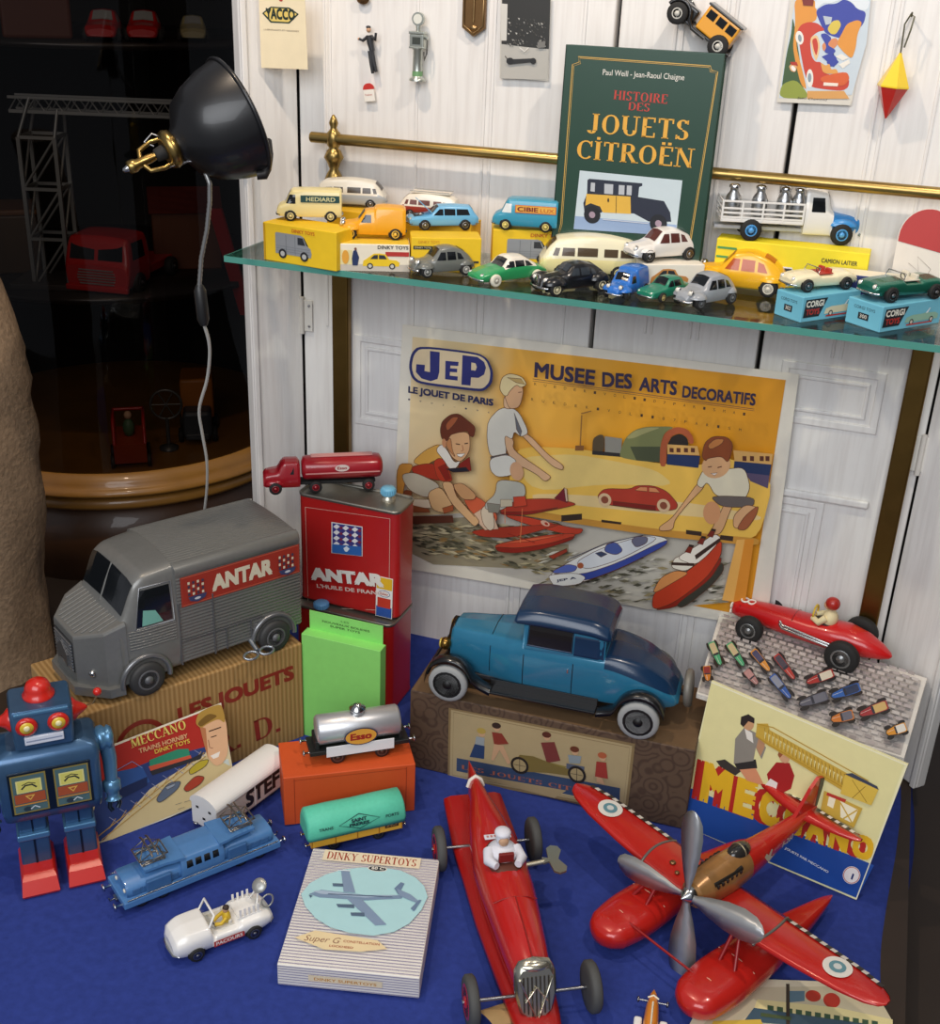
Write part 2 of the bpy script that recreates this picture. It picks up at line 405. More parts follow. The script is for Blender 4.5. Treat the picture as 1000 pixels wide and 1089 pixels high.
# ------------------------------------------------------------------ setting
def plank_white(h='e9e6e2'):
    m = bpy.data.materials.get('white_paint_'+h)
    if m: return m
    m = M(h, .42, 0, 0, .04, 14).copy(); m.name = 'white_paint_'+h; nt = m.node_tree; p = nt.nodes['Principled BSDF']
    tc = nt.nodes.new('ShaderNodeTexCoord'); mp = nt.nodes.new('ShaderNodeMapping'); mp.inputs['Scale'].default_value = (90, 90, 6)
    n = nt.nodes.new('ShaderNodeTexNoise'); n.inputs['Scale'].default_value = 1.2; n.inputs['Detail'].default_value = 6
    nt.links.new(tc.outputs['Object'], mp.inputs[0]); nt.links.new(mp.outputs[0], n.inputs['Vector'])
    b = nt.nodes.new('ShaderNodeBump'); b.inputs['Strength'].default_value = .28; b.inputs['Distance'].default_value = .0025
    nt.links.new(n.outputs['Fac'], b.inputs['Height']); nt.links.new(b.outputs['Normal'], p.inputs['Normal'])
    # chips of bare wood where the paint has come off
    n2 = nt.nodes.new('ShaderNodeTexNoise'); n2.inputs['Scale'].default_value = 9; n2.inputs['Detail'].default_value = 9
    nt.links.new(mp.outputs[0], n2.inputs['Vector']); n2.inputs['Scale'].default_value = .5
    cr = nt.nodes.new('ShaderNodeValToRGB'); cr.color_ramp.elements[0].position = .73; cr.color_ramp.elements[1].position = .76
    nt.links.new(n2.outputs['Fac'], cr.inputs[0])
    old = p.inputs['Base Color'].links[0].from_socket
    mx = nt.nodes.new('ShaderNodeMix'); mx.data_type = 'RGBA'; mx.inputs[7].default_value = (*lin('a39484'), 1)
    st = nt.nodes.new('ShaderNodeMix'); st.data_type = 'RGBA'; st.blend_type = 'MULTIPLY'; sr = nt.nodes.new('ShaderNodeValToRGB')   # dull streaks along the grain
    sr.color_ramp.elements[0].position = .36; sr.color_ramp.elements[0].color = (.92, .91, .905, 1); sr.color_ramp.elements[1].position = .56; sr.color_ramp.elements[1].color = (1, 1, 1, 1)
    st.inputs[0].default_value = 1.; nt.links.new(n.outputs['Fac'], sr.inputs[0]); nt.links.new(old, st.inputs[6]); nt.links.new(sr.outputs[0], st.inputs[7]); old = st.outputs[2]
    nt.links.new(cr.outputs[0], mx.inputs[0]); nt.links.new(old, mx.inputs[6]); nt.links.new(mx.outputs[2], p.inputs['Base Color'])
    return m
WP = plank_white()
DARKWOOD = M('3a2a1e', .5, 0, .1, .3, 12); SEAM = M('17130f', .9)
b = B(WP)
for x0, x1 in ((-.503, .002), (.009, .264), (.271, .525)):
    b.box(((x0+x1)/2, .015, .55), (x1-x0, .03, 1.4), .003)
b.use(SEAM); b.box((.01, .04, .55), (1.2, .02, 1.4))
b.use(WP)
def ridge(x0, z0, x1, z1, wd=.009, h=.004):
    hor = abs(z1-z0) < 1e-6
    c = ((x0+x1)/2, -h/2+.0005, (z0+z1)/2)
    b.box(c, (abs(x1-x0)+wd, h, wd) if hor else (wd*.97, h*.93, abs(z1-z0)+wd*.93), .0018)
for x in (-.457, -.447, -.30, -.19, -.178, -.042, .09, .1, .16, .172, .374, .386, .45): ridge(x, .60 if x < 0 else .66, x, 1.24, .005, .003)
def moulded_panel(x0, x1, z0, z1):
    for k, wd in ((0, .012), (.017, .006)):
        ridge(x0+k, z0+k, x1-k, z0+k, wd); ridge(x0+k, z1-k, x1-k, z1-k, wd); ridge(x0+k, z0+k, x0+k, z1-k, wd); ridge(x1-k, z0+k, x1-k, z1-k, wd)
moulded_panel(-.40, -.09, -.05, .285); moulded_panel(-.40, -.09, .435, .585)
moulded_panel(.31, .395, -.05, .42); moulded_panel(.31, .45, .555, .64); moulded_panel(.05, .22, -.05, .33)
b.box((-.34, -.004, .305), (.14, .008, .012), .003); b.box((.385, -.004, .435), (.16, .008, .012), .003)
struct('wall_back', b)

def leaf(hx, hy, fx, fy, th, side, z0, z1):
    """a narrow hinged leaf from its hinge to its free edge, th thick on the far side"""
    d = Vector((fx-hx, fy-hy, 0)); L = d.length; d.normalize(); n = Vector((-d.y, d.x, 0))*side; q = B(WP)
    a = Vector((hx, hy, 0)); m = Matrix(((d.x, n.x, 0, hx), (d.y, n.y, 0, hy), (0, 0, 1, 0), (0, 0, 0, 1))); q.T = m
    q.box((L/2, th/2, (z0+z1)/2), (L, th, z1-z0), .003)
    q.box((L-.006, -.002, (z0+z1)/2), (.010, .006, z1-z0), .002)
    return q, m
q, LEAFM = leaf(-.505, -.001, -.561, -.08, .024, -1, -.06, 1.25)
struct('wall_left', q)
q, RLEAFM = leaf(.527, -.001, .617, -.088, .02, 1, 0., 1.25)
struct('wall_right', q)
def hinge(loc, rz, label):
    t = thing('door_hinge', label, 'hinge', frame(loc, rz))
    k = B(M('cfcac2', .45)); k.cyl((0, -.002, -.032), (0, -.002, .032), .0042, seg=12); obj('hinge_barrel', k, t)
    for s in (-1, 1):
        k = B(M('d8d4cd', .45)); k.box((s*.011, .0005, 0), (.016, .002, .055), .0008)
        k.use(STEEL)
        for dz in (-.018, .018): k.ell((s*.013, -.001, dz), (.0025, .0018, .0025), 8, 6)
        obj('hinge_plate', k, t)
hinge((-.503, -.0045, .612), 0, 'white painted hinge between narrow side leaf and shutter below glass shelf')
hinge((.524, -.0045, .53), 0, 'white painted hinge beside the tall brass post under the shelf')

# floor and the dark surround
b = B(M('2c221b', .6, 0, 0, .3, 10)); b.box((-.2, -.3, -.075), (3.4, 2.6, .05)); struct('floor', b)
b = B(M('2a2320', .8, 0, 0, .3, 10)); b.box((.98, -.5, .5), (.04, 1.6, 1.3)); struct('wall_side', b)
# stage under the cloth
STAGE = M('30241b', .55, 0, .1, .3, 10)
b = B(STAGE); b.box((-.14, -.47, -.026), (1.5, .95, .05)); tag(obj('display_platform', b), 'dark wooden platform under the blue cloth', 'platform')

def cloth_sheet():
    q = B(cloth('303f86')); nx, ny = 90, 80; vs = []
    rnd = random.Random(3)
    ph = [(rnd.uniform(5, 26), rnd.uniform(5, 26), rnd.uniform(0, 6), rnd.uniform(.0003, .0010)) for _ in range(12)]
    for j in range(ny+1):
        for i in range(nx+1):
            u, v = i/nx, j/ny; x = -.70+1.325*u; y = -1.0+1.0*v
            xr = .607+.012*math.sin(v*9)+.015*(1-v)
            x = -.70+(xr+.70)*u
            z = .002+sum(a*math.sin(fx*x+fy*y+p) for fx, fy, p, a in ph)*.55
            if u > .985: z -= .05*(u-.985)/.015; x += .004
            if y > -.05: z += (y+.05)**2*10
            vs.append((x, y, min(.0026, max(z, .0004)) if u <= .985 and y < -.05 else z))
    q.add(vs, [(j*(nx+1)+i, j*(nx+1)+i+1, (j+1)*(nx+1)+i+1, (j+1)*(nx+1)+i) for j in range(ny) for i in range(nx)], True)
    return q
o = obj('blue_cloth', cloth_sheet()); tag(o, 'royal blue cloth spread under all the toys', 'cloth')

# rough stone pillar at the edge of the window
def pillar():
    q = B(M('8d7760', .95, 0, 0, .45, 120, 1., .1)); rnd = random.Random(5); rings = []
    for k in range(34):
        z = -.05+k*.0262; ring = []
        c = at_y(6+36*min(1, max(0, (690-(690-k*13)) / 300)) if False else 20, 500, -.35)
        prof = [(-.05, -.862), (.06, -.872), (.2, -.862), (.3, -.846), (.45, -.84), (.56, -.848), (.66, -.872), (.72, -.9), (.9, -1.0)]
        edge = next(a[1]+(c2[1]-a[1])*(z-a[0])/(c2[0]-a[0]) for a, c2 in zip(prof, prof[1:]) if z <= c2[0]+1e-6)
        cx = edge-.115
        for i in range(28):
            t = 2*math.pi*i/28; rr = .115+rnd.uniform(-.004, .004)
            ring.append((cx+rr*math.copysign(abs(math.cos(t))**.7, math.cos(t)), -.35+rr*.9*math.copysign(abs(math.sin(t))**.7, math.sin(t)), z))
        rings.append(ring)
    q.loft(rings); return q
struct('stone_pillar', pillar())

# ------------------------------------------------------------------ round display cabinet behind the leaf
CX, CY, CRAD = -1.173, .39, .384
WOOD = M('9a6a2c', .38, 0, .3, .25, 16); WOODD = M('4a2d17', .45, 0, .2, .3, 14)
t = thing('round_display_cabinet', 'round dark glazed cabinet with a moulded golden wooden base', 'cabinet', frame((CX, CY, -.05)))
zb = lambda z: z+.05
b = B(WOOD)
b.lathe([(CRAD-.05, zb(.165)), (CRAD+.03, zb(.165)), (CRAD+.034, zb(.172)), (CRAD+.026, zb(.18)), (CRAD+.016, zb(.183)), (CRAD+.018, zb(.19)), (CRAD+.008, zb(.197)), (CRAD+.004, zb(.204)), (CRAD-.012, zb(.206)), (CRAD-.05, zb(.206))], seg=96)
b.lathe([(CRAD-.05, zb(.128)), (CRAD+.006, zb(.128)), (CRAD+.014, zb(.138)), (CRAD+.008, zb(.15)), (CRAD-.02, zb(.165)), (CRAD-.05, zb(.165))], seg=96)
obj('base_moulding', b, t)
b = B(WOODD); b.lathe([(0, 0), (CRAD-.02, 0), (CRAD-.02, zb(.13)), (0, zb(.13))], seg=96); obj('cabinet_base', b, t)
b = B(M('1f1713', .4)); b.lathe([(0, zb(.19)), (CRAD-.02, zb(.19)), (CRAD-.02, zb(.204)), (0, zb(.204))], seg=96); obj('display_floor', b, t)
ZS1 = .56; ZS2 = 1.02
for z in (ZS1, ZS2):
    b = B(M('1f1814', .35, 0, .2)); b.lathe([(0, zb(z)-.012), (CRAD-.03, zb(z)-.012), (CRAD-.03, zb(z)), (0, zb(z))], seg=72); obj('shelf_board', b, t)
b = B(glassy('dimming_cabinet_glass', (.42, .385, .36), .5, .03))  # dark tint dims the toys behind, standing in for the shade inside the cabinet
rings = []
for z in (zb(.2), zb(1.42)):
    rings.append([(CRAD*.99*math.cos(R_(a)), CRAD*.99*math.sin(R_(a)), z) for a in range(-200, 21, 4)])
b.loft(rings, False, False); obj('curved_glass', b, t)
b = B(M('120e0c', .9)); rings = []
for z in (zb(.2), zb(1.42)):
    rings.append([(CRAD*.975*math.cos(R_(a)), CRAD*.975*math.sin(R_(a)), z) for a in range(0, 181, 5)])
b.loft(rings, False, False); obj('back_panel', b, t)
b = B(WOODD); b.lathe([(0, zb(1.42)), (CRAD+.02, zb(1.42)), (CRAD+.02, zb(1.46)), (0, zb(1.46))], seg=72); obj('cabinet_top', b, t)
def inside(px, py, dep):
    """a point behind the glass: dep metres beyond the front of the cylinder along the view"""
    r = ray(px, py); o = Vector((CAM_LOC.x-CX, CAM_LOC.y-CY)); d = Vector((r.x, r.y)); A = d.dot(d); Bq = 2*o.dot(d); Cq = o.dot(o)-(CRAD*.97)**2
    k = (-Bq-math.sqrt(max(0, Bq*Bq-4*A*Cq)))/(2*A); return CAM_LOC+r*k+r*dep
# dark room behind the cabinet
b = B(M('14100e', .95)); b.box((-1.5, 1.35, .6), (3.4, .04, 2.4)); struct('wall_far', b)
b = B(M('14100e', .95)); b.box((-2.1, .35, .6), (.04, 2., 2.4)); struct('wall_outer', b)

# ------------------------------------------------------------------ glass shelf with its brass gallery
ZS = .758
SHELF_GLASS = glassy('shelf_glass', (.90, .95, .93), .9, .02); EDGE = M('4f9486', .15, 0, .5, .1, 30)
t = thing('glass_shelf', 'long clear glass shelf with a green edge carrying the small toy cars', 'shelf', frame((0, 0, ZS)))
b = B(SHELF_GLASS); b.box((.014, -.125, -.0045), (1.052, .216, .009)); obj('glass_pane', b, t)
b = B(EDGE); b.box((.014, -.234, -.0045), (1.054, .002, .009)); b.box((-.513, -.125, -.0045), (.002, .218, .009)); obj('glass_edge', b, t)
b = B(BRASS); b.tube([(-.466, -.03, .912), (.535, -.03, .912)], .0085, 14); b.ell((-.466, -.03, .912), (.004, .0085, .0085), 12, 8)
RT = thing('brass_rail', 'polished brass gallery rail running above the glass shelf', 'rail', frame((-.44, -.03, ZS)))
obj('rail_tube', b, RT, True)
b = B(BRASS); b.lathe([(.014, 0), (.014, .004), (.007, .01), (.006, .07), (.012, .082), (.017, .088), (.012, .1), (.007, .108), (.011, .118), (.016, .126), (.011, .137), (.007, .14), (.011, .145), (.011, .163), (.007, .167), (.005, .171), (.0075, .178), (.005, .185), (.002, .19), (0, .191)], (0.012, 0, 0), seg=20)
obj('finial_post', b, RT)
for i, (x, lab) in enumerate(((-.425, 'brass upright on the shutter beside the poster edge with the round-cornered blue logo'), (.498, 'brass upright on the shutter above the red single-seat racing car'))):
    T2 = thing('brass_upright', lab, 'upright', frame((x, -.012, .05)))
    b = B(M('7d6233', .35, 1., 0, .25, 30)); b.box((0, 0, .345), (.030, .016, .70), .003); obj('bar', b, T2)
    b = B(BRASS); b.box((0, -.06, .69), (.014, .11, .008), .002); obj('shelf_bracket', b, T2)
# ------------------------------------------------------------------ small cars: bodies in centimetres, front towards +x
SPEC = {
 'van': dict(keys=[(4.9, .75, 1.5, 1.65, 1.3, 1.45, 1.1), (4.6, .6, 1.9, 2.1, 1.6, 1.7, 1.3), (3.7, .55, 2.25, 2.6, 1.75, 1.85, 1.5), (2.9, .55, 2.3, 4.1, 1.8, 1.95, 1.6), (2.5, .55, 2.3, 4.35, 1.85, 2., 1.75), (0, .55, 2.3, 4.45, 1.9, 2.05, 1.8), (-4.2, .55, 2.3, 4.4, 1.9, 2.05, 1.8), (-4.5, .6, 2.3, 4.2, 1.8, 1.95, 1.7)],
   win=[[(3.55, 2.5), (2.15, 2.5), (2.15, 3.75), (3.0, 3.75)]], front=(3.65, 2.85), ax=(2.9, -2.9), r=.78, ty=1.7),
 'bus': dict(keys=[(5.6, .8, 1.5, 1.8, 1.4, 1.6, 1.2), (5.2, .6, 1.9, 2.4, 1.8, 1.95, 1.5), (4.6, .5, 2.1, 3.3, 1.9, 2.05, 1.6), (3.6, .5, 2.1, 4.1, 1.95, 2.1, 1.7), (0, .5, 2.1, 4.45, 1.95, 2.1, 1.75), (-4., .5, 2.1, 4.15, 1.95, 2.1, 1.7), (-5.2, .55, 2.1, 3.5, 1.8, 2., 1.5), (-5.6, .8, 2., 2.7, 1.5, 1.7, 1.2)],
   win=[[(4.3, 2.4), (3.7, 2.4), (3.5, 3.2), (4.0, 3.2)], [(3.3, 2.4), (1.9, 2.4), (1.9, 3.25), (3.2, 3.25)], [(1.6, 2.4), (-.6, 2.4), (-.6, 3.3), (1.6, 3.3)], [(-1.3, 2.4), (-2.8, 2.4), (-2.8, 3.25), (-1.3, 3.25)], [(-3.1, 2.4), (-4.6, 2.4), (-4.5, 3.1), (-3.1, 3.2)]], front=(4.95, 3.9), ax=(3.2, -3.0), r=.75, ty=1.75),
 'deuche': dict(keys=[(4.1, .9, 1.3, 1.5, .75, .8, .55), (3.7, .7, 1.9, 2.15, .95, 1.0, .75), (1.9, .6, 2.2, 2.5, 1.3, 1.4, 1.1), (1.5, .6, 2.25, 2.9, 1.45, 1.6, 1.2), (.6, .6, 2.3, 3.95, 1.5, 1.7, 1.25), (-.6, .6, 2.3, 4.15, 1.5, 1.7, 1.3), (-2., .6, 2.25, 3.75, 1.45, 1.65, 1.2), (-3.1, .65, 2., 2.9, 1.35, 1.5, 1.05), (-3.9, .8, 1.5, 1.8, 1.1, 1.2, .9)],
   win=[[(1.35, 2.4), (.15, 2.4), (.15, 3.5), (.75, 3.5)], [(-.05, 2.4), (-1.2, 2.4), (-1.15, 3.5), (-.05, 3.55)], [(-1.45, 2.45), (-2.3, 2.4), (-1.9, 3.2), (-1.4, 3.4)]], front=(1.6, .75), back=(-2.7, -1.8), ax=(2.65, -2.55), r=.8, ty=1.35,
   fend=[(2.65, 1.3, 1.0, 1.15, .62, .8), (-2.55, 1.42, .95, 1.15, .4, .75)], lights=(3.55, .95, 2.15, .36)),
 'deuche_van': dict(keys=[(4.2, .9, 1.3, 1.5, .75, .8, .55), (3.8, .7, 1.9, 2.15, .95, 1.0, .75), (2.1, .6, 2.2, 2.45, 1.3, 1.4, 1.1), (1.7, .6, 2.25, 2.8, 1.45, 1.6, 1.2), (.9, .6, 2.3, 3.9, 1.5, 1.7, 1.3), (-.1, .6, 2.3, 4.1, 1.55, 1.75, 1.4), (-.4, .6, 2.3, 4.45, 1.6, 1.85, 1.55), (-1.5, .6, 2.3, 4.55, 1.6, 1.85, 1.6), (-3.6, .6, 2.3, 4.4, 1.6, 1.85, 1.55), (-3.95, .7, 2.2, 4.2, 1.55, 1.75, 1.45)],
   win=[[(1.5, 2.4), (.25, 2.4), (.25, 3.45), (.95, 3.45)]], front=(1.75, 1.0), ax=(2.75, -2.7), r=.8, ty=1.4, fend=[(2.75, 1.3, 1.05, 1.15, .62, .8)], lights=(3.65, .95, 2.15, .36)),
 'ds': dict(keys=[(5.4, .8, 1.05, 1.15, 1.0, 1.15, .8), (5., .55, 1.35, 1.5, 1.5, 1.7, 1.2), (3.4, .5, 1.75, 1.95, 1.7, 1.9, 1.4), (1.9, .5, 1.95, 2.2, 1.75, 1.95, 1.5), (1.0, .5, 2., 3.05, 1.75, 1.95, 1.4), (.2, .5, 2., 3.3, 1.75, 1.9, 1.4), (-1.2, .5, 2., 3.25, 1.7, 1.85, 1.35), (-2.6, .5, 1.95, 2.6, 1.6, 1.75, 1.2), (-3.6, .5, 1.85, 2.05, 1.5, 1.65, 1.1), (-5., .65, 1.3, 1.45, 1.15, 1.3, .8), (-5.3, .8, 1.1, 1.2, .9, 1.0, .6)],
   win=[[(1.7, 2.15), (.35, 2.15), (.35, 2.85), (.95, 2.85)], [(.2, 2.15), (-1.2, 2.15), (-1.2, 2.85), (.2, 2.9)], [(-1.4, 2.15), (-2.6, 2.1), (-2.0, 2.65), (-1.4, 2.8)]], front=(2.0, 1.0), back=(-3.1, -2.0), ax=(3.3, -3.1), r=.78, ty=1.75, lights=(4.85, 1.25, 1.35, .28)),
 'estate': dict(keys=[(5., .75, 1.2, 1.35, 1.2, 1.4, 1.1), (4.7, .55, 1.55, 1.7, 1.5, 1.65, 1.3), (2.2, .5, 1.75, 2., 1.6, 1.75, 1.45), (1.8, .5, 1.8, 2.2, 1.65, 1.75, 1.4), (.8, .5, 1.85, 3.1, 1.65, 1.75, 1.3), (-.5, .5, 1.85, 3.2, 1.65, 1.75, 1.3), (-3.6, .5, 1.85, 3.05, 1.6, 1.7, 1.25), (-4.4, .55, 1.8, 2.1, 1.5, 1.65, 1.2), (-4.8, .7, 1.5, 1.7, 1.3, 1.45, 1.1)],
   win=[[(1.65, 2.), (.3, 2.), (.3, 2.8), (.8, 2.8)], [(.15, 2.), (-1.4, 2.), (-1.4, 2.8), (.15, 2.85)], [(-1.6, 2.), (-3.5, 2.), (-3.2, 2.75), (-1.6, 2.8)]], front=(1.8, .85), back=(-4.2, -3.7), ax=(2.9, -2.8), r=.72, ty=1.6, lights=(4.7, 1.15, 1.45, .26)),
 'traction': dict(keys=[(4.6, .8, 1.9, 2.2, .5, .62, .4), (4.3, .7, 2.0, 2.35, .75, .85, .6), (2., .6, 2.2, 2.55, 1.15, 1.2, .9), (1.4, .6, 2.25, 2.8, 1.4, 1.5, 1.1), (.6, .6, 2.3, 3.65, 1.5, 1.6, 1.15), (-.6, .6, 2.3, 3.8, 1.5, 1.65, 1.2), (-2., .6, 2.25, 3.5, 1.45, 1.6, 1.15), (-3.3, .65, 2., 2.7, 1.3, 1.45, 1.0), (-4.2, .8, 1.4, 1.7, 1.1, 1.2, .8)],
   win=[[(1.15, 2.4), (.1, 2.4), (.1, 3.3), (.7, 3.3)], [(-.1, 2.4), (-1.3, 2.4), (-1.3, 3.3), (-.1, 3.35)], [(-1.5, 2.4), (-2.2, 2.4), (-1.9, 3.0), (-1.5, 3.2)]], front=(1.4, .7), back=(-2.8, -2.0), ax=(3.3, -2.75), r=.85, ty=1.6,
   fend=[(3.15, 1.35, 1.35, 1.45, .55, .75), (-2.7, 1.4, 1.2, 1.5, .45, .7)], lights=(4.1, 1.05, 2.0, .35)),
 'roadster': dict(keys=[(4.7, .8, 1.2, 1.35, 1.1, 1.25, .9), (4.4, .6, 1.55, 1.75, 1.4, 1.6, 1.2), (2.8, .5, 1.7, 2.0, 1.55, 1.75, 1.3), (1.2, .5, 1.7, 2.05, 1.55, 1.7, 1.35), (.9, .5, 1.6, 1.72, 1.55, 1.7, 1.4), (-1., .5, 1.6, 1.7, 1.55, 1.7, 1.4), (-1.5, .5, 1.65, 1.95, 1.55, 1.75, 1.4), (-3., .5, 1.75, 2.05, 1.55, 1.75, 1.35), (-4.4, .65, 1.4, 1.6, 1.3, 1.5, 1.1), (-4.7, .8, 1.2, 1.3, 1.1, 1.2, .9)],
   win=[], ax=(2.9, -2.7), r=.78, ty=1.6, lights=(4.45, 1.05, 1.5, .28)),
}
SPEC['bulbous'] = dict(keys=[(5.0, .8, 1.5, 1.8, 1.0, 1.3, .9), (4.7, .5, 2.0, 2.5, 1.5, 1.8, 1.3), (3.4, .45, 2.3, 2.95, 1.75, 2.05, 1.55), (1.5, .45, 2.3, 2.9, 1.75, 2.0, 1.6), (1.15, .45, 1.75, 1.95, 1.7, 1.9, 1.5), (-1.2, .45, 1.7, 1.85, 1.7, 1.9, 1.5), (-1.7, .45, 1.9, 2.2, 1.75, 2.0, 1.5), (-3.4, .45, 2.0, 2.3, 1.75, 2.0, 1.5), (-4.5, .55, 1.8, 2.0, 1.55, 1.8, 1.3), (-4.9, .8, 1.4, 1.6, 1.2, 1.4, 1.0)], win=[], ax=(3.0, -2.7), r=.74, ty=1.75)
SPEC['saloon'] = dict(keys=[(4.8, .75, 1.2, 1.35, 1.2, 1.4, 1.1), (4.5, .55, 1.55, 1.7, 1.5, 1.65, 1.3), (2., .5, 1.75, 2., 1.6, 1.75, 1.45), (1.5, .5, 1.8, 2.2, 1.65, 1.75, 1.4), (.5, .5, 1.85, 3.1, 1.65, 1.75, 1.3), (-1., .5, 1.85, 3.15, 1.65, 1.75, 1.3), (-2.2, .5, 1.85, 2.9, 1.6, 1.7, 1.25), (-2.9, .5, 1.8, 2.1, 1.55, 1.65, 1.2), (-4.3, .6, 1.55, 1.75, 1.45, 1.6, 1.2), (-4.6, .75, 1.3, 1.4, 1.2, 1.35, 1.0)],
   win=[[(1.4, 2.), (.1, 2.), (.1, 2.8), (.6, 2.8)], [(-.05, 2.), (-1.6, 2.), (-1.4, 2.8), (-.05, 2.85)]], front=(1.6, .6), back=(-2.7, -2.1), ax=(2.8, -2.7), r=.72, ty=1.6, lights=(4.5, 1.15, 1.4, .26))
SPEC['dyane'] = dict(SPEC['deuche']); SPEC['dyane']['keys'] = [(4.3, .8, 1.3, 1.5, 1.0, 1.1, .8), (3.9, .6, 1.8, 2.0, 1.3, 1.4, 1.1), (2.2, .55, 2.1, 2.35, 1.5, 1.6, 1.25), (1.7, .55, 2.15, 2.6, 1.55, 1.65, 1.3), (.6, .55, 2.2, 3.8, 1.55, 1.7, 1.3), (-.8, .55, 2.2, 3.95, 1.55, 1.7, 1.3), (-2.3, .55, 2.15, 3.4, 1.5, 1.65, 1.2), (-3.6, .6, 1.9, 2.4, 1.4, 1.5, 1.0), (-4.1, .75, 1.5, 1.7, 1.2, 1.3, .9)]
SPEC['dyane']['lights'] = (3.95, .95, 1.75, .33); SPEC['dyane']['fend'] = [(2.65, 1.25, 1.0, 1.0, .4, 1.1), (-2.55, 1.3, .95, 1.05, .25, 1.3)]
SPEC['dyane']['front'] = (1.75, .75)

def squash(kind, k):
    s = dict(SPEC[kind]); s['keys'] = [(a[0], a[1]*k, a[2]*k, a[3]*k)+tuple(a[4:]) for a in s['keys']]; s['win'] = [[(x, z*k) for x, z in q] for q in s['win']]
    if 'lights' in s: l = s['lights']; s['lights'] = (l[0], l[1], l[2]*k, l[3])
    if 'fend' in s: s['fend'] = [(f[0], f[1]*k, f[2], f[3]*k, f[4], f[5]) for f in s['fend']]
    s['r'] *= .93; SPEC[kind] = s
for kd, kz in (('deuche', .84), ('deuche_van', .86), ('dyane', .85), ('traction', .83)): squash(kd, kz)

def toy_car(kind, label, cat, mtx, col, roof=None, tyre=TYRE, hub=None, glass=DARKGLASS, group='die-cast toy vehicles on the glass shelf', name=None):
    s = SPEC[kind]; t = thing(name or 'toy_'+cat, label, cat, mtx, group)
    sh = Shell(s['keys'], 36); bm_ = B(); sh.build(bm_, col, roof, .05 if roof else 0)
    hub = hub or STEEL
    # dark wheel wells printed on the flanks
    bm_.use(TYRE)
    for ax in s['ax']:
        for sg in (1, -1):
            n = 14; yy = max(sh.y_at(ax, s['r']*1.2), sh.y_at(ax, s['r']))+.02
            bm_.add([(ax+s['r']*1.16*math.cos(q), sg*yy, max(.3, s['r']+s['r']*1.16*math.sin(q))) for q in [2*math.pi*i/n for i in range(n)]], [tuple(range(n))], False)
    obj('body', bm_, t)
    for ax in s['ax']:
        for sg in (1, -1): wheel(t, ax, sg*(s['ty']+.22), s['r'], .5, tyre, hub)
    for (fx, fz, rx, rz, ry, yo) in s.get('fend', []):
        for sg in (1, -1):
            q = B(col); q.ell((fx, sg*(s['ty']-.25), fz), (rx*1.12, ry+.42, rz*.82), 16, 8, 8, 90); obj('fender', q, t)
    q = B(glass)
    for wq in s['win']: sh.side(q, wq)
    if 'front' in s: sh.front(q, *s['front'])
    if 'back' in s: sh.front(q, *s['back'])
    if q.v: obj('window_glass', q, t)
    K = s['keys']; xf, xr = K[0][0] if K[0][0] > 0 else K[-1][0], min(k[0] for k in K)
    for x, sg, nm in ((xf, 1, 'front_bumper'), (xr, -1, 'rear_bumper')):
        wd = max(1.1, s['ty']-.05); q = B(CHROME); q.tube([(x-sg*.45, -wd, .85), (x+sg*.02, -wd*.75, .85), (x+sg*.16, 0, .85), (x+sg*.02, wd*.75, .85), (x-sg*.45, wd, .85)], .13, 8); obj(nm, q, t)
    if 'lights' in s:
        x, y, z, r = s['lights']
        for sg in (1, -1): q = B(CHROME); q.ell((x, sg*y, z), (r*.9, r, r), 12, 8); q.use(M('e8e4d8', .15, 0, .5)); q.ell((x+r*.45, sg*y, z), (r*.62, r*.8, r*.8), 12, 8); obj('headlight', q, t)
    return t, sh
def on_car(t, y=None, sg=1):
    """print plane on a car's flank (local frame, centimetres)"""
    return Print((0, sg*y, 0), (-sg, 0, 0), (0, 0, 1), .03)
Print_cm_step = .008

def carton(name, label, cat, L, Rr, z, h, d, faces, group=None, hpx=None, bev=.0012, fixed=None):
    """a box whose front bottom edge runs between the photo points L and Rr on level z (or given world points)"""
    a, c = (fixed if fixed else (at_z(*L, z), at_z(*Rr, z))); e = (c-a); wd = e.length; rz = math.atan2(e.y, e.x)
    m = frame((a.x, a.y, z), rz); q = B(faces.get('front')); hw = (wd, d, h)
    if bev: q.box((wd/2, d/2, h/2), (wd, d, h), bev)
    else: q.box((wd/2, d/2, h/2), (wd, d, h))
    if 'top' in faces or 'left' in faces:
        lid = .00025
        if 'top' in faces: q.use(faces['top']); q.box((wd/2, d/2, h+lid/2), (wd-2*bev, d-2*bev, lid))
        if 'left' in faces: q.use(faces['left']); q.box((-lid/2, d/2, h/2), (lid, d-2*bev, h-2*bev))
    o = obj(name, q, None, False, m); tag(o, label, cat, group)
    Ez = Vector((0, 0, 1)); ex = m.to_3x3() @ Vector((1, 0, 0)); ey = m.to_3x3() @ Vector((0, 1, 0))
    o_front = Print(m.translation, ex, Ez); o_top = Print(m.translation+Ez*h, ex, ey); o_left = Print(m.translation+ey*d, -ey, Ez)
    return o, dict(front=o_front, top=o_top, left=o_left, w=wd, d=d, h=h, m=m, z=z+h)

YEL = card('eec41c'); YELD = card('e8b417'); CREAM = card('efe6c8'); WHITEC = card('eeebe4')
def fprint(o, P, name='printed_front'): obj(name, P, o, True)

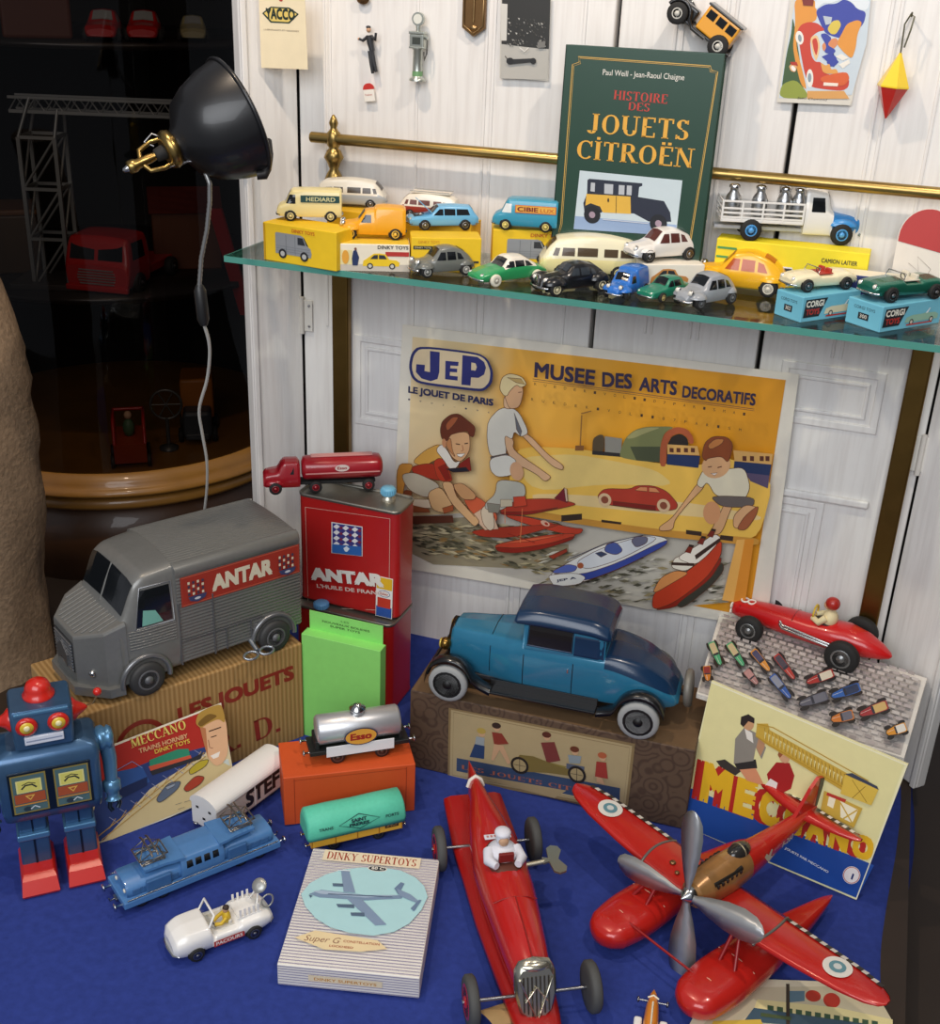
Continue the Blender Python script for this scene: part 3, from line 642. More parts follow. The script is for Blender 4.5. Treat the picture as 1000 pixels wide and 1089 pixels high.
def little_van(P, u0, v0, u1, v1, body='8f9296', glass='2a2d33', flip=False):
    """printed picture of a boxy van"""
    U = lambda u: (u1-(u1-u0)*u) if flip else u0+(u1-u0)*u
    V = lambda v: v0+(v1-v0)*v
    pts = lambda st: [(U(float(q.split(',')[0])), V(float(q.split(',')[1]))) for q in st.split()]
    P.poly(pts('0,.12 .98,.12 1,.3 .97,.5 .86,.62 .78,.95 .7,1 .03,1 0,.95'), body)
    P.poly(pts('.62,.6 .83,.6 .76,.9 .62,.9'), glass); P.poly(pts('.86,.62 .92,.58 .8,.92 .78,.92'), glass)
    for x in (.55, .3): P.line(pts('%g,.15 %g,.95' % (x, x)), (u1-u0)*.008, '5e6166')
    for y in (.25, .35, .45): P.line(pts('.02,%g .95,%g' % (y, y)), (v1-v0)*.014, '75787d')
    for x in (.2, .8):
        r = (v1-v0)*.2; P.ell(U(x), V(.14), r, r, '26262a'); P.ell(U(x), V(.14), r*.55, r*.55, 'b9b9b4')
def little_car(P, u0, v0, u1, v1, body, hood='', flip=False, hub='c9c5b8'):
    U = lambda u: (u1-(u1-u0)*u) if flip else u0+(u1-u0)*u
    V = lambda v: v0+(v1-v0)*v
    pts = lambda st: [(U(float(q.split(',')[0])), V(float(q.split(',')[1]))) for q in st.split()]
    if hood == 'open': P.poly(pts('0,.15 1,.15 1,.45 .9,.6 .6,.65 .5,.62 .2,.62 .03,.5'), body); P.poly(pts('.6,.62 .7,.95 .73,.95 .66,.62'), 'dfe4e6')
    else:
        P.poly(pts('0,.15 .98,.15 1,.4 .92,.55 .72,.6 .62,.95 .45,1 .3,.98 .1,.62 .02,.5'), body)
        P.poly(pts('.44,.62 .66,.62 .59,.88 .44,.9'), '2b2f36'); P.poly(pts('.2,.62 .41,.62 .41,.9 .31,.88'), '2b2f36')
    for x in (.2, .8):
        r = (v1-v0)*.2; P.ell(U(x), V(.16), r, r, '26262a'); P.ell(U(x), V(.16), r*.6, r*.6, hub)

# ------------------------------------------------------------------ boxes and toys on the shelf
CAR = 'die-cast toy vehicles on the glass shelf'; BOXG = 'toy cartons on the glass shelf'
LY = lambda s, r=1.: ((s['ax'][0], s['ty']+.2), (s['ax'][1], s['ty']+.2))
RY = lambda s: ((s['ax'][0], -s['ty']-.2), (s['ax'][1], -s['ty']-.2))
def car_at(kind, label, cat, F, Rp, z, col, side='L', **kw):
    s = SPEC[kind]; a, c = (LY if side == 'L' else RY)(s)
    return toy_car(kind, label, cat, place(F, Rp, z, a, c, kw.pop('sc', None)), col, **kw)
# yellow carton with a grey van on it, cream van on top
o, K = carton('toy_carton', 'yellow carton with a printed grey van under the cream delivery van', 'box', (281, 276), (358, 289), ZS, .056, .055, dict(front=YEL), BOXG)
P = K['front']; little_van(P, .022, .009, .086, .044, flip=False); P.text('DINKY TOYS', .052, .047, .092, .005, 'c8641e', .02); P.rect(.001, .001, .004, .055, 'c99a16'); fprint(o, P)
t, sh = car_at('van', 'cream delivery van with a dark green side label on a yellow carton', 'van', (309.3, 235), (351.8, 236), K['z'], paint('efe0a0'), hub=M('efe0a0', .3))
P = Print((0, 2.07, 0), (-1, 0, 0), (0, 0, 1), .04); P.STEP = .008; P.rect(-1.4, 2.75, 4.2, 3.75, '1f4a4c'); P.text('HEDIARD', -.6, 2.95, 3.6, .6, 'd9d9a8', .02); obj('side_label', P, t)
# yellow carton behind with a grey minibus
o, K2 = carton('toy_carton', 'plain yellow carton behind the cream van under the grey minibus', 'box', None, None, ZS, .062, .06, dict(front=YELD), BOXG, fixed=(Vector((-.40, -.115, ZS)), Vector((-.292, -.12, ZS))))
t, sh = car_at('bus', 'grey minibus with white roof half hidden behind the cream van', 'minibus', (394, 222), (354, 220), K2['z'], paint('a9b2b8'), side='R', roof=paint('e8e2d2'), hub=STEEL, glass=M('4a4136', .2))
# white carton with a yellow 2-door van picture, yellow van on top
o, K = carton('toy_carton', 'white carton picturing a yellow van and a postman below the yellow van', 'box', (360, 287.5), (435.5, 289), ZS, .039, .05, dict(front=card('efe4cc'), top=card('e9c53a')), BOXG)
P = K['front']; W_ = K['w']; P.rect(.0, .0, W_, .010, 'c9bfb0'); P.rect(0, .009, .02, .03, 'e6d9a0')
P.text('DINKY TOYS', W_*.55, .0325, W_*.98, .005, '2b2b2b', .02); P.rect(W_*.66, .022, W_*.99, .0285, 'b8322a'); little_car(P, W_*.34, .004, W_*.86, .026, 'efc722', flip=False)
P.poly([(W_*.2, .008), (W_*.27, .008), (W_*.29, .02), (W_*.25, .031), (W_*.21, .029), (W_*.19, .018)], '22335c'); P.ell(W_*.24, .032, .0018, .002, '7a4a35'); P.ell(W_*.1, .02, .005, .01, 'e2a23a'); fprint(o, P)
t, sh = car_at('deuche_van', 'mustard yellow small van standing on the white carton with the postman picture', 'van', (373, 254.5), (420.5, 255.5), K['z'], paint('efa81f'), hub=M('efc04a', .3))
# yellow carton with red car, blue estate car on top, coach behind
o, K = carton('toy_carton', 'yellow carton with a printed red convertible under the pale blue estate car', 'box', (437, 289), (511, 290), ZS, .050, .05, dict(front=YEL), BOXG)
P = K['front']; W_ = K['w']; P.rect(W_*.03, .033, W_*.3, .038, '222222'); P.text('DINKY TOYS', W_*.05, .0343, W_*.28, .0025, 'e8dca0'); little_car(P, W_*.2, .012, W_*.68, .037, 'c23524', 'open'); P.rect(W_*.7, .014, W_*.97, .017, '333333'); P.text('DINKY TOYS', W_*.1, .042, W_*.4, .004, 'c98a1a'); fprint(o, P)
t, sh = car_at('estate', 'pale blue estate car with raised bonnet on a yellow carton', 'car', (452, 245), (494.6, 244.6), K['z'], paint('6fb3da'))
q = B(paint('6fb3da')); q.T = Matrix.Translation((1.9, 0, 2.0)) @ Matrix.Rotation(R_(-42), 4, 'Y'); q.box((1.3, 0, .25), (2.6, 2.7, .12), .04); obj('raised_bonnet', q, t)
q = B(M('1d1d1f', .6)); q.box((3.3, 0, 1.75), (2.0, 2.2, .35), .05); q.use(STEEL); q.ell((3.2, .3, 1.95), (.5, .4, .25), 10, 6); obj('engine', q, t)
o, K2 = carton('toy_carton', 'plain yellow carton behind the pale blue estate car under the red and white coach', 'box', None, None, ZS, .058, .045, dict(front=YELD), BOXG, fixed=(Vector((-.278, -.095, ZS)), Vector((-.17, -.098, ZS))))
t, sh = car_at('bus', 'red and white coach with a luggage roof behind the pale blue estate car', 'coach', (436, 231), (470, 234), K2['z'], paint('a23a2c'), roof=paint('ece2cf'), glass=M('6d3a30', .3))
q = B(M('ece2cf', .4)); q.box((-.4, 0, 4.55), (7.6, 2.8, .14), .05); q.use(M('9c9a94', .4))
for sg in (1, -1): q.tube([(3.4, sg*1.4, 4.8), (-4.2, sg*1.4, 4.8)], .07, 6)
obj('roof_rack', q, t)
# grey small car
car_at('deuche', 'dark grey rounded small car in front of the yellow carton with the red convertible', 'car', (454, 295.5), (495, 292.5), ZS, paint('6f716c'), hub=M('b9b7b0', .3))
# second van carton, blue van
o, K = carton('toy_carton', 'yellow carton with a printed grey van under the blue delivery van', 'box', (523, 283), (599, 285.5), ZS, .055, .055, dict(front=YEL), BOXG)
P = K['front']; W_ = K['w']; little_van(P, W_*.2, .009, W_*.8, .042); P.text('DINKY TOYS', W_*.52, .046, W_*.97, .005, 'c8641e', .02); fprint(o, P)
t, sh = car_at('van', 'bright blue delivery van with an orange lettered side panel on a yellow carton', 'van', (537.5, 244.5), (580, 247.3), K['z'], paint('3a97b4'), hub=M('ecd67a', .3), glass=M('dfe3e2', .2))
P = Print((0, 2.07, 0), (-1, 0, 0), (0, 0, 1), .04); P.STEP = .008; P.rect(-1.6, 2.6, 4.3, 3.7, 'd8742a'); P.rect(-1.45, 2.72, 4.15, 3.58, 'eab048'); P.text('CIBIE', -1.3, 2.85, 1.7, .6, '7c1f1c', .04); P.text('LUX', 2.0, 2.85, 4.0, .5, 'c8641e', .02); obj('side_label', P, t)
car_at('ds', 'green streamlined saloon with white roof near the shelf edge', 'car', (527, 305), (571, 299.5), ZS, paint('2f9a5c'), roof=paint('eee6d6'), hub=M('d9d4c4', .3), tyre=M('e2dcc8', .6))
t, sh = car_at('traction', 'black old-fashioned saloon with cream wheel hubs near the shelf edge', 'car', (591, 315.5), (639, 310), ZS, paint('15161a'), hub=M('e0d5ad', .3), glass=M('343a40', .15))
q = B(CHROME); q.ell((4.45, 0, 1.45), (.22, .55, .75), 12, 8); obj('grille', q, t)
# cream minibus, white carton and white car
t, sh = car_at('bus', 'cream minibus with dark brown windows in front of the green book', 'minibus', (597, 295), (657, 297.5), ZS, paint('efe2a2'), roof=paint('f1e8c4'), hub=M('efe2a2', .3), glass=M('51402c', .15))
o, K = carton('toy_carton', 'white carton with a printed orange car under the white hatchback', 'box', (683, 308), (747, 308), ZS, .036, .045, dict(front=card('efe8d8')), BOXG)
P = K['front']; W_ = K['w']; P.rect(0, 0, W_, .008, 'e8bd2a'); little_car(P, W_*.12, .006, W_*.75, .030, 'c98a4a', flip=False); fprint(o, P)
car_at('dyane', 'white hatchback car standing on a white carton before the book', 'car', (689.4, 279.5), (731.6, 276.5), K['z'], paint('ebe6de'), glass=M('5a2f2a', .2))
t, sh = car_at('deuche_van', 'bright blue small van turned towards the viewer at the shelf edge', 'van', (663, 321), (688, 310), ZS, paint('2b6fc4'), hub=STEEL, sc=.0098)
car_at('saloon', 'small dark green saloon between the blue van and the grey car', 'car', (704, 321.6), (729, 316), ZS, paint('1f7f63'), hub=M('c9b77a', .3))
car_at('deuche', 'light silver grey small car in front of the bright yellow car', 'car', (743.7, 329.5), (776.7, 323), ZS, paint('9a9ea3'), hub=M('77797c', .3))
car_at('deuche', 'bright yellow small car with orange windows behind the silver grey one', 'car', (752, 308), (816, 316), ZS, paint('f2b51b'), glass=M('b5521a', .2), hub=M('d8d2c2', .3))
# long yellow carton and the milk lorry
o, K = carton('toy_carton', 'long bright yellow carton with green stripes under the milk lorry', 'box', None, None, ZS, .068, .04, dict(front=card('f0dc28'), top=card('f0dc28')), BOXG, fixed=(at_y(763, 253, -.053), at_y(926, 270, -.053)))
K['m'] = K['m']; P = K['front']; W_ = K['w']
for v in (.015, .028, .041, .054): P.rect(.002, v, W_*.14, v+.003, '4c9a5a')
P.text('CAMION LAITIER', W_*.70, .050, W_*.93, .006, '3a3a2a', .02); P.text('CITROEN', W_*.72, .038, W_*.84, .005, '3a3a2a')
P.rect(W_*.18, .018, W_*.44, .032, 'e8e8e4'); P.rect(W_*.18, .03, W_*.42, .038, 'b0b0aa')
for i in range(8): P.rect(W_*(.19+.029*i), .022, W_*(.205+.029*i), .037, '8b8d90')
P.poly([(W_*.44, .016), (W_*.6, .016), (W_*.61, .024), (W_*.54, .028), (W_*.52, .038), (W_*.45, .038)], 'e3e6ea'); P.rect(W_*.47, .029, W_*.52, .036, '3b3f46'); P.poly([(W_*.53, .015), (W_*.62, .015), (W_*.62, .022), (W_*.56, .026)], '7fb0d8'); fprint(o, P)
LORRY = thing('milk_lorry', 'white open-sided lorry with a blue nose loaded with milk churns', 'lorry', place((893, 261), (797, 256), K['z'], (4.6, -1.9), (-4.6, -1.9)), CAR)
def milk_lorry():
    t = LORRY; LW = paint('e9e7e2')
    q = B(); Shell([(6.6, 1.1, 1.9, 2.1, 1.0, 1.2, .8), (6.3, .9, 2.5, 2.75, 1.3, 1.5, 1.1), (4., .8, 2.8, 3.1, 1.5, 1.6, 1.3), (3.4, .8, 2.9, 3.2, 1.6, 1.7, 1.4)], 20).build(q, paint('3f8ed0')); obj('bonnet', q, t)
    cab = Shell([(3.6, .8, 2.9, 3.2, 1.7, 1.8, 1.5), (3.3, .8, 2.9, 3.6, 1.7, 1.85, 1.5), (2.8, .8, 2.9, 5.1, 1.7, 1.85, 1.5), (1., .8, 2.9, 5.3, 1.7, 1.85, 1.5), (.7, .8, 2.9, 5.1, 1.7, 1.8, 1.45)], 24); q = B(); cab.build(q, LW); obj('cab', q, t)
    q = B(DARKGLASS); cab.side(q, [(2.7, 3.2), (1.3, 3.2), (1.3, 4.6), (2.5, 4.6)]); cab.front(q, 3.35, 2.85); obj('window_glass', q, t)
    q = B(M('b9bcc0', .4)); q.box((-1.2, 0, 1.1), (14, 1.6, .4), .1); obj('chassis', q, t)
    q = B(LW); q.box((-3.6, 0, 2.0), (8.4, 4., .35), .06); obj('load_bed', q, t)
    for sg in (1, -1):
        q = B(LW)
        for z in (2.3, 2.75, 3.2, 3.9): q.box((-3.6, sg*1.95, z), (8.4, .12, .2), .03)
        for x in (-7.7, -5.7, -3.6, -1.5, .5): q.box((x, sg*1.95, 3.0), (.2, .16, 2.), .03)
        obj('side_rail', q, t)
    q = B(LW)
    for z in (2.6, 3.2, 3.9): q.box((-7.75, 0, z), (.12, 3.9, .2), .03)
    obj('tailgate', q, t)
    for x in (4.6, -4.6):
        for sg in (1, -1): wheel(t, x, sg*1.95, 1.1, .6, TYRE, paint('4f9fe0'), .55, sub=True)
    for sg in (1, -1): q = B(paint('3f8ed0')); q.ell((4.7, sg*1.55, 1.9), (1.5, .6, .75), 14, 7, 0, 90); obj('front_fender', q, t)
    q = B(CHROME); q.tube([(6.5, -1.6, 1.1), (6.8, 0, 1.1), (6.5, 1.6, 1.1)], .16); obj('front_bumper', q, t)
    for sg in (1, -1): q = B(CHROME); q.ell((6.2, sg*1.2, 2.1), (.25, .3, .3), 10, 6); obj('headlight', q, t)
milk_lorry()
def churn(x, y, lab):
    m = MW[LORRY.name] @ Matrix.Translation((x, y, 2.18)) @ Matrix.Scale(1.22, 4); t = thing('milk_churn', lab, 'churn', m, 'silver milk churns on the lorry')
    q = B(M('b9bbbc', .28, 1.)); q.lathe([(.62, 0), (.66, .1), (.66, 1.5), (.6, 1.75), (.36, 2.1), (.34, 2.35), (.44, 2.45)], seg=16); obj('churn_body', q, t)
    q = B(CHROME); q.lathe([(.46, 2.42), (.47, 2.6), (.3, 2.72), (0, 2.76)], seg=16); obj('churn_lid', q, t)
    return t
for x, y, lab in ((-6.6, -.9, 'silver milk churn at the tailgate end of the lorry'), (-3.9, -.9, 'silver milk churn second from the lorry tailgate'), (-1.4, -.9, 'silver milk churn third from the lorry tailgate on the near side'), (.05, -.9, 'silver milk churn standing right behind the lorry cab on the near side'), (-1.0, .9, 'silver milk churn on the far side of the lorry near the cab')): churn(x, y, lab)
# white and navy carton, two light blue cartons and the two open sports cars
o, K = carton('toy_carton', 'carton with white lid and navy side behind the cream sports car', 'box', None, None, ZS, .046, .040, dict(front=card('26306e'), top=card('efe6cf')), BOXG, fixed=(Vector((.358, -.096, ZS)), Vector((.459, -.096, ZS))))
P = K['front']; P.text('Corgi', K['w']*.45, .030, K['w']*.7, .009, '8f98c8'); fprint(o, P)
def blue_carton(label, Lp, Cp, Rp, car, base, num):
    a, c, d = at_z(*Lp, ZS), at_z(*Cp, ZS), at_z(*Rp, ZS)
    o, K = carton('toy_carton', label, 'box', None, None, ZS, .034, min(.06, (a-c).length), dict(front=card('6fb9cf'), left=card('6fb9cf')), BOXG, fixed=(c, d))
    P = K['front']; W_ = K['w']; P.poly([(W_*.03, .006), (W_*.3, .006), (W_*.42, .030), (W_*.05, .030)], '20242a'); P.text('CORGI', W_*.06, .020, W_*.36, .008, 'e9e6d8', .04); P.text('TOYS', W_*.07, .0095, W_*.3, .0075, 'b23028', .04)
    little_car(P, W_*.39, .005, W_*.94, .025, car, 'open'); P.rect(W_*.42, .004, W_*.85, .006, base); fprint(o, P)
    P = K['left']; D = K['d']; P.text('CORGI TOYS', D*.2, .023, D*.8, .004, '20242a'); P.rect(D*.35, .01, D*.65, .0185, '20242a'); P.text(num, D*.4, .012, D*.6, .005, 'e9e6d8'); fprint(o, P, 'printed_end')
    return K
K = blue_carton('light blue carton picturing a cream sports car, under the cream open car', (825, 333.5), (851, 343.5), (912, 334.5), 'd8cfae', 'b23028', '302')
t, sh = car_at('roadster', 'cream open sports car on a light blue carton', 'car', (858, 311), (899, 308), K['z'], paint('efe3bd'), hub=STEEL)
def cockpit(t, seat, ws=True):
    q = B(seat); q.box((-.1, 0, 1.9), (2., 2.4, .12), .05)
    for sg in (1, -1): q.box((-.75, sg*.65, 2.15), (.4, 1.0, .6), .15)
    obj('seats', q, t)
    if ws:
        q = B(CHROME); q.tube([(1.25, -1.35, 1.95), (.95, -1.25, 2.6), (.95, 1.25, 2.6), (1.25, 1.35, 1.95)], .06, 6); q.use(glassy_small); q.quad((1.25, -1.35, 1.95), (.95, -1.25, 2.6), (.95, 1.25, 2.6), (1.25, 1.35, 1.95)); obj('windscreen', q, t)
    q = B(TYRE); q.tube([(.75+.1*math.cos(a), .6+.32*math.sin(a), 2.25+.32*math.cos(a)) for a in [2*math.pi*i/12 for i in range(12)]], .05, 6, True); obj('steering_wheel', q, t)
glassy_small = glassy('toy_windscreen', (.9, .93, .92), .8, .05)
cockpit(t, M('b5382a', .5))
K = blue_carton('light blue carton picturing a green sports car, at the end of the shelf', (908, 341), (935, 354), (999, 343.5), '8fb5a0', 'b23028', '300')
t, sh = car_at('roadster', 'metallic green open sports car on the light blue carton at the shelf end', 'car', (947, 322), (993, 318), K['z'], M('1f6a55', .25, .4, .5), hub=STEEL)
cockpit(t, M('d9d2bf', .5))

# green book leaning against the rail
def book():
    wd, h, th = .222, .315, .026
    a = at_y(590, 262, -.058); base = Vector((-.051, -.0745, ZS)); rz = R_(1.5)
    lean = R_(2.2)
    m = Matrix.Translation(base) @ Matrix.Rotation(rz, 4, 'Z') @ Matrix.Rotation(-lean, 4, 'X')
    t = thing('picture_book', 'dark green hardback book with gold lettering leaning on the rail', 'book', m)
    G = M('1e4030', .32, 0, .3, .06); q = B(G); q.box((wd/2, .0012, h/2), (wd, .0024, h), .0008); q.box((wd/2, th-.0012, h/2), (wd, .0024, h), .0008); q.box((.0012, th/2, h/2), (.0024, th, h), .0008); obj('cover', q, t)
    q = B(M('e6dfcd', .8)); q.box((wd/2-.001, th/2, h/2), (wd-.008, th-.005, h-.008)); obj('page_block', q, t)
    P = Print(m.translation, m.to_3x3() @ Vector((1, 0, 0)), m.to_3x3() @ Vector((0, 0, 1)), .0003)
    P.fr = (580, 40, 1000/220)
    for off, wd_ in ((0, .0012), (7, .0007)):
        o_ = off
        P.tl('c9a04a', wd_, f'{160+o_},{92+o_} {800-o_},{137+o_} {805-o_},{158+o_} {835-o_},{165+o_} {700-o_},1010 {640-o_},1010 {60+o_},960 {75+o_},900 {132+o_},{130+o_} {165+o_},{118+o_}', True)
    P.tt('Paul Weill - Jean-Raoul Chaigne', '278,180 672,206', .0078, 'e6e2d6', bold=.0)
    P.tt('HISTOIRE', '330,298 590,320', .0122, 'c03a2c', serif=True); P.tt('DES', '400,350 505,358', .0108, 'c03a2c', serif=True)
    P.tt('JOUETS', '205,460 692,497', .0268, 'e3a83a', serif=True); P.tt('CİTROËN', '150,583 715,630', .0258, 'e3a83a', serif=True)
    P.tp('c7d4d8', '168,642 664,690 632,958 138,925'); P.tp('8fa6c8', '146,862 636,905 632,958 138,925')
    P.tp('202536', '205,688 215,682 470,704 470,716 455,722 450,770 575,790 605,845 610,890 500,888 430,850 275,842 215,860 190,840 185,800 203,752')
    P.tp('e0b040', '200,755 413,768 415,852 280,845 265,815 215,805 195,812'); P.tp('20242c', '190,850 195,812 220,800 262,815 275,845')
    for st in ('222,700 242,702 240,745 219,742', '287,706 330,709 328,757 286,754', '357,712 385,714 383,760 355,758', '396,714 420,716 418,762 394,760'): P.tp('b9bcc0', st)
    P.te('15161c', '228,856 268,858 228,898'); P.te('a08a98', '228,856 243,857 228,872'); P.te('15161c', '548,898 590,900 548,942'); P.te('a08a98', '548,898 564,899 548,914')
    P.tl('c8ccd4', .0012, '280,878 500,898'); P.tl('2a1d10', .0006, '345,765 343,848'); P.te('2a1d10', '306,785 310,785 306,795')
    obj('printed_cover', P, t, True)
book()
# round-topped card at the end of the shelf
m = frame(tuple(at_y(946, 345, -.045)), 0); m = Matrix.Translation((.434, -.05, ZS)) @ Matrix.Rotation(R_(-8), 4, 'X')
t = thing('round_topped_card', 'white card with a red half-round top standing at the shelf end', 'card', m)
q = B(card('e4dccf')); out = [(0, 0), (.075, 0), (.075, .095)]+[(.0375+.0375*math.cos(a), .095+.04*math.sin(a)) for a in [math.pi*i/18 for i in range(19)]][1:]
q.prism(out, 0, .002); obj('card_body', q, t)
P = Print(m.translation, m.to_3x3() @ Vector((1, 0, 0)), m.to_3x3() @ Vector((0, 0, 1)), .0006)
P.poly([(.001, .088), (.074, .075)]+[(.0375+.0365*math.cos(a), .095+.039*math.sin(a)) for a in [math.pi*i/18 for i in range(19)]], 'b3261f')
P.line([(.02, .06), (.035, .05), (.03, .07), (.05, .055), (.045, .04)], .0008, 'a89c8e'); obj('printed_front', P, t, True)
# ------------------------------------------------------------------ large poster on the shutters
def ramp_ink(name, stops, axis=0, lo=-.33, hi=.33):
    m = bpy.data.materials.new(name); m.use_nodes = True; nt = m.node_tree; p = nt.nodes['Principled BSDF']; p.inputs['Roughness'].default_value = .4
    tc = nt.nodes.new('ShaderNodeTexCoord'); sx = nt.nodes.new('ShaderNodeSeparateXYZ'); mr = nt.nodes.new('ShaderNodeMapRange'); cr = nt.nodes.new('ShaderNodeValToRGB')
    mr.inputs['From Min'].default_value = lo; mr.inputs['From Max'].default_value = hi
    nz = nt.nodes.new('ShaderNodeTexNoise'); nz.inputs['Scale'].default_value = 9; ad = nt.nodes.new('ShaderNodeMath'); ad.operation = 'MULTIPLY_ADD'; ad.inputs[1].default_value = .12
    nt.links.new(tc.outputs['Object'], sx.inputs[0]); nt.links.new(tc.outputs['Object'], nz.inputs['Vector'])
    nt.links.new(nz.outputs['Fac'], ad.inputs[0]); nt.links.new(sx.outputs[axis], ad.inputs[2]); nt.links.new(ad.outputs[0], mr.inputs['Value'])
    nt.links.new(mr.outputs[0], cr.inputs[0]); el = cr.color_ramp.elements
    el[0].position, el[0].color = stops[0][0], (*lin(stops[0][1]), 1); el[1].position, el[1].color = stops[-1][0], (*lin(stops[-1][1]), 1)
    for q, h in stops[1:-1]: e = el.new(q); e.color = (*lin(h), 1)
    nt.links.new(cr.outputs[0], p.inputs['Base Color']); return m
def poster():
    Y = -.014; m = Matrix.Translation((0, Y, .4))
    t = thing('exhibition_poster', 'large yellow toy exhibition poster of children playing with boats', 'poster', m)
    P = Print((0, Y, .4), (1, 0, 0), (0, 0, 1), .0008); P.STEP = .00003
    outer = P.P('428,345 850,398 815,668 416,602')
    q = B(M('e9e2d2', .45)); pr = [(u, v) for u, v in outer]
    q.add([(u, 0, v) for u, v in pr]+[(u, .0006, v) for u, v in pr], [(3, 2, 1, 0), (4, 5, 6, 7), (0, 1, 5, 4), (1, 2, 6, 5), (2, 3, 7, 6), (3, 0, 4, 7)], False)
    obj('poster_sheet', q, t)
    SKY = ramp_ink('poster_sky', [(0, 'ead6b2'), (.3, 'ebcf98'), (.42, 'eab14c'), (.7, 'e9a42c'), (1, 'df9822')])
    P.tp(SKY, '439,358 836,404 797,655 431,586')
    # sea
    P.fr = (575, 440, 3.846)
    P.tp('c9c2b4', '-145,395 180,400 300,445 500,470 860,520 770,770 440,800 -560,560 -560,420')
    P.fr = (425, 420, 5.556)
    P.tp('a09478', '38,740 420,720 600,900 1000,880 1000,1040 200,1000 40,920'); 
    rnd = random.Random(11)
    for k in range(300):
        x = rnd.uniform(45, 900); y = 745+rnd.uniform(0, 1)*(150+x*.17); L = rnd.uniform(30, 95); a = rnd.uniform(-.1, .35); d = rnd.uniform(4, 10)
        P.tp(rnd.choice(['5e5a44', '847a5a', 'bcae86', '4a4838', 'cbbd96', '9b7a4a', '6d6850']), f'{x},{y} {x+L*.5},{y+L*.5*a-d} {x+L},{y+L*a} {x+L*.5},{y+L*.5*a+d}')
    P.fr = (575, 440, 3.846)
    for k in range(220):
        x = rnd.uniform(-20, 720); y = rnd.uniform(580, 760)-max(0, (420-x))*.08; L = rnd.uniform(20, 75); a = rnd.uniform(-.35, .12); d = rnd.uniform(3, 7)
        P.tp(rnd.choice(['8f8a78', '6a6450', 'b8b2a0', '4d4a3c', 'd6d0c0', 'a08f68']), f'{x},{y} {x+L*.5},{y+L*.5*a-d} {x+L},{y+L*a} {x+L*.5},{y+L*.5*a+d}')
    # sand and quay
    P.rnd = True
    P.fr = (600, 350, 3.3)
    P.tp('ecbc52', '-180,400 60,405 300,455 480,470 560,430 745,500 690,720 600,715 330,690 0,640 -180,610')
    P.tp('e8c878', '-170,440 40,425 180,450 330,480 400,540 150,530 -100,560')
    P.tp('e6c88c', '-100,560 420,590 700,640 690,660 400,640 -100,590')
    P.tp('c98f3a', '-180,612 0,640 330,688 600,712 690,720 688,745 590,738 330,712 0,662 -180,634')
    P.tp('d98a2c', '612,725 672,722 640,950 560,935'); P.tp('e7ac58', '612,725 640,723 600,940 560,935')
    for st in ('0,640 72,634 72,655 0,662', '435,690 490,697 488,712 435,705', '555,708 600,713 598,730 553,724', '140,655 210,664 208,672 140,664'): P.tp('3a2a20', st)
    # train and tunnel
    P.tp('5a4a32', '110,372 132,358 150,360 150,420 108,424'); P.tp('8e8a80', '152,364 212,372 208,428 152,422'); P.tp('2f2a28', '108,414 212,424 208,436 108,428')
    P.tp('7d8050', '205,420 222,372 255,342 300,330 400,330 360,350 345,395 345,455 270,450 205,438'); P.tp('4d5238', '240,400 345,400 345,455 262,448'); P.tp('a5a06a', '225,372 255,345 300,333 350,333 300,350 250,372')
    P.tp('b35a34', '343,468 345,395 362,350 400,330 440,338 460,365 462,390 446,390 440,368 415,352 385,362 368,395 366,470'); P.tp('2a221c', '370,395 385,364 415,354 438,368 444,390 440,430 370,430')
    P.tp('d9a860', '370,392 475,398 482,430 370,426'); P.tp('24345c', '370,426 484,432 478,474 368,462'); P.tp('d9a860', '600,412 738,425 733,462 604,450'); P.tp('24345c', '604,450 733,462 726,500 600,488'); P.tp('5a4c68', '640,490 726,500 720,545 660,520')
    for x in (378, 402, 428, 452): P.tp('5c3020', f'{x},404 {x+14},405 {x+14},420 {x},419')
    for x in (632, 658, 692, 712): P.tp('5c3020', f'{x},432 {x+14},433 {x+14},450 {x},449')
    P.tl('9a6a30', .0022, '72,290 66,410'); P.tl('9a6a30', .002, '70,285 105,276'); P.tp('8a5a2c', '50,396 80,396 78,414 48,414')
    P.ol = '5a3420'
    # red car on the sand
    P.tp('b03a28', '125,572 150,545 240,548 262,535 320,535 370,555 408,600 400,620 330,625 180,605 140,600'); P.tp('7c2018', '180,590 330,606 330,622 180,604'); P.tp('d98a5a', '258,552 275,540 300,541 300,556'); P.tp('d98a5a', '306,541 330,544 345,560 306,557')
    for c in ('152,585', '357,605'):
        x, y = map(float, c.split(',')); P.te('d9b890', f'{x},{y} {x+23},{y+2} {x},{y-23}'); P.te('8a4a34', f'{x},{y} {x+13},{y+1} {x},{y-13}')
    # kneeling child on the right-hand side of the poster
    SK = 'dba878'
    P.tp(SK, '480,520 505,535 440,600 395,655 390,690 345,694 340,680 385,650 430,590'); P.tp(SK, '590,545 620,560 590,620 560,700 530,710 520,695 560,620')
    P.tp('e4d9bc', '500,470 570,478 640,470 660,540 640,585 540,575 510,520 490,545 470,530'); P.tp('6a5f5a', '520,575 560,570 675,575 670,610 560,610')
    P.te('d99a6a', '525,630 555,630 525,590'); P.tp(SK, '600,640 640,600 690,610 650,680 600,685'); P.tp('a05a38', '640,640 690,600 680,640 645,690 610,688')
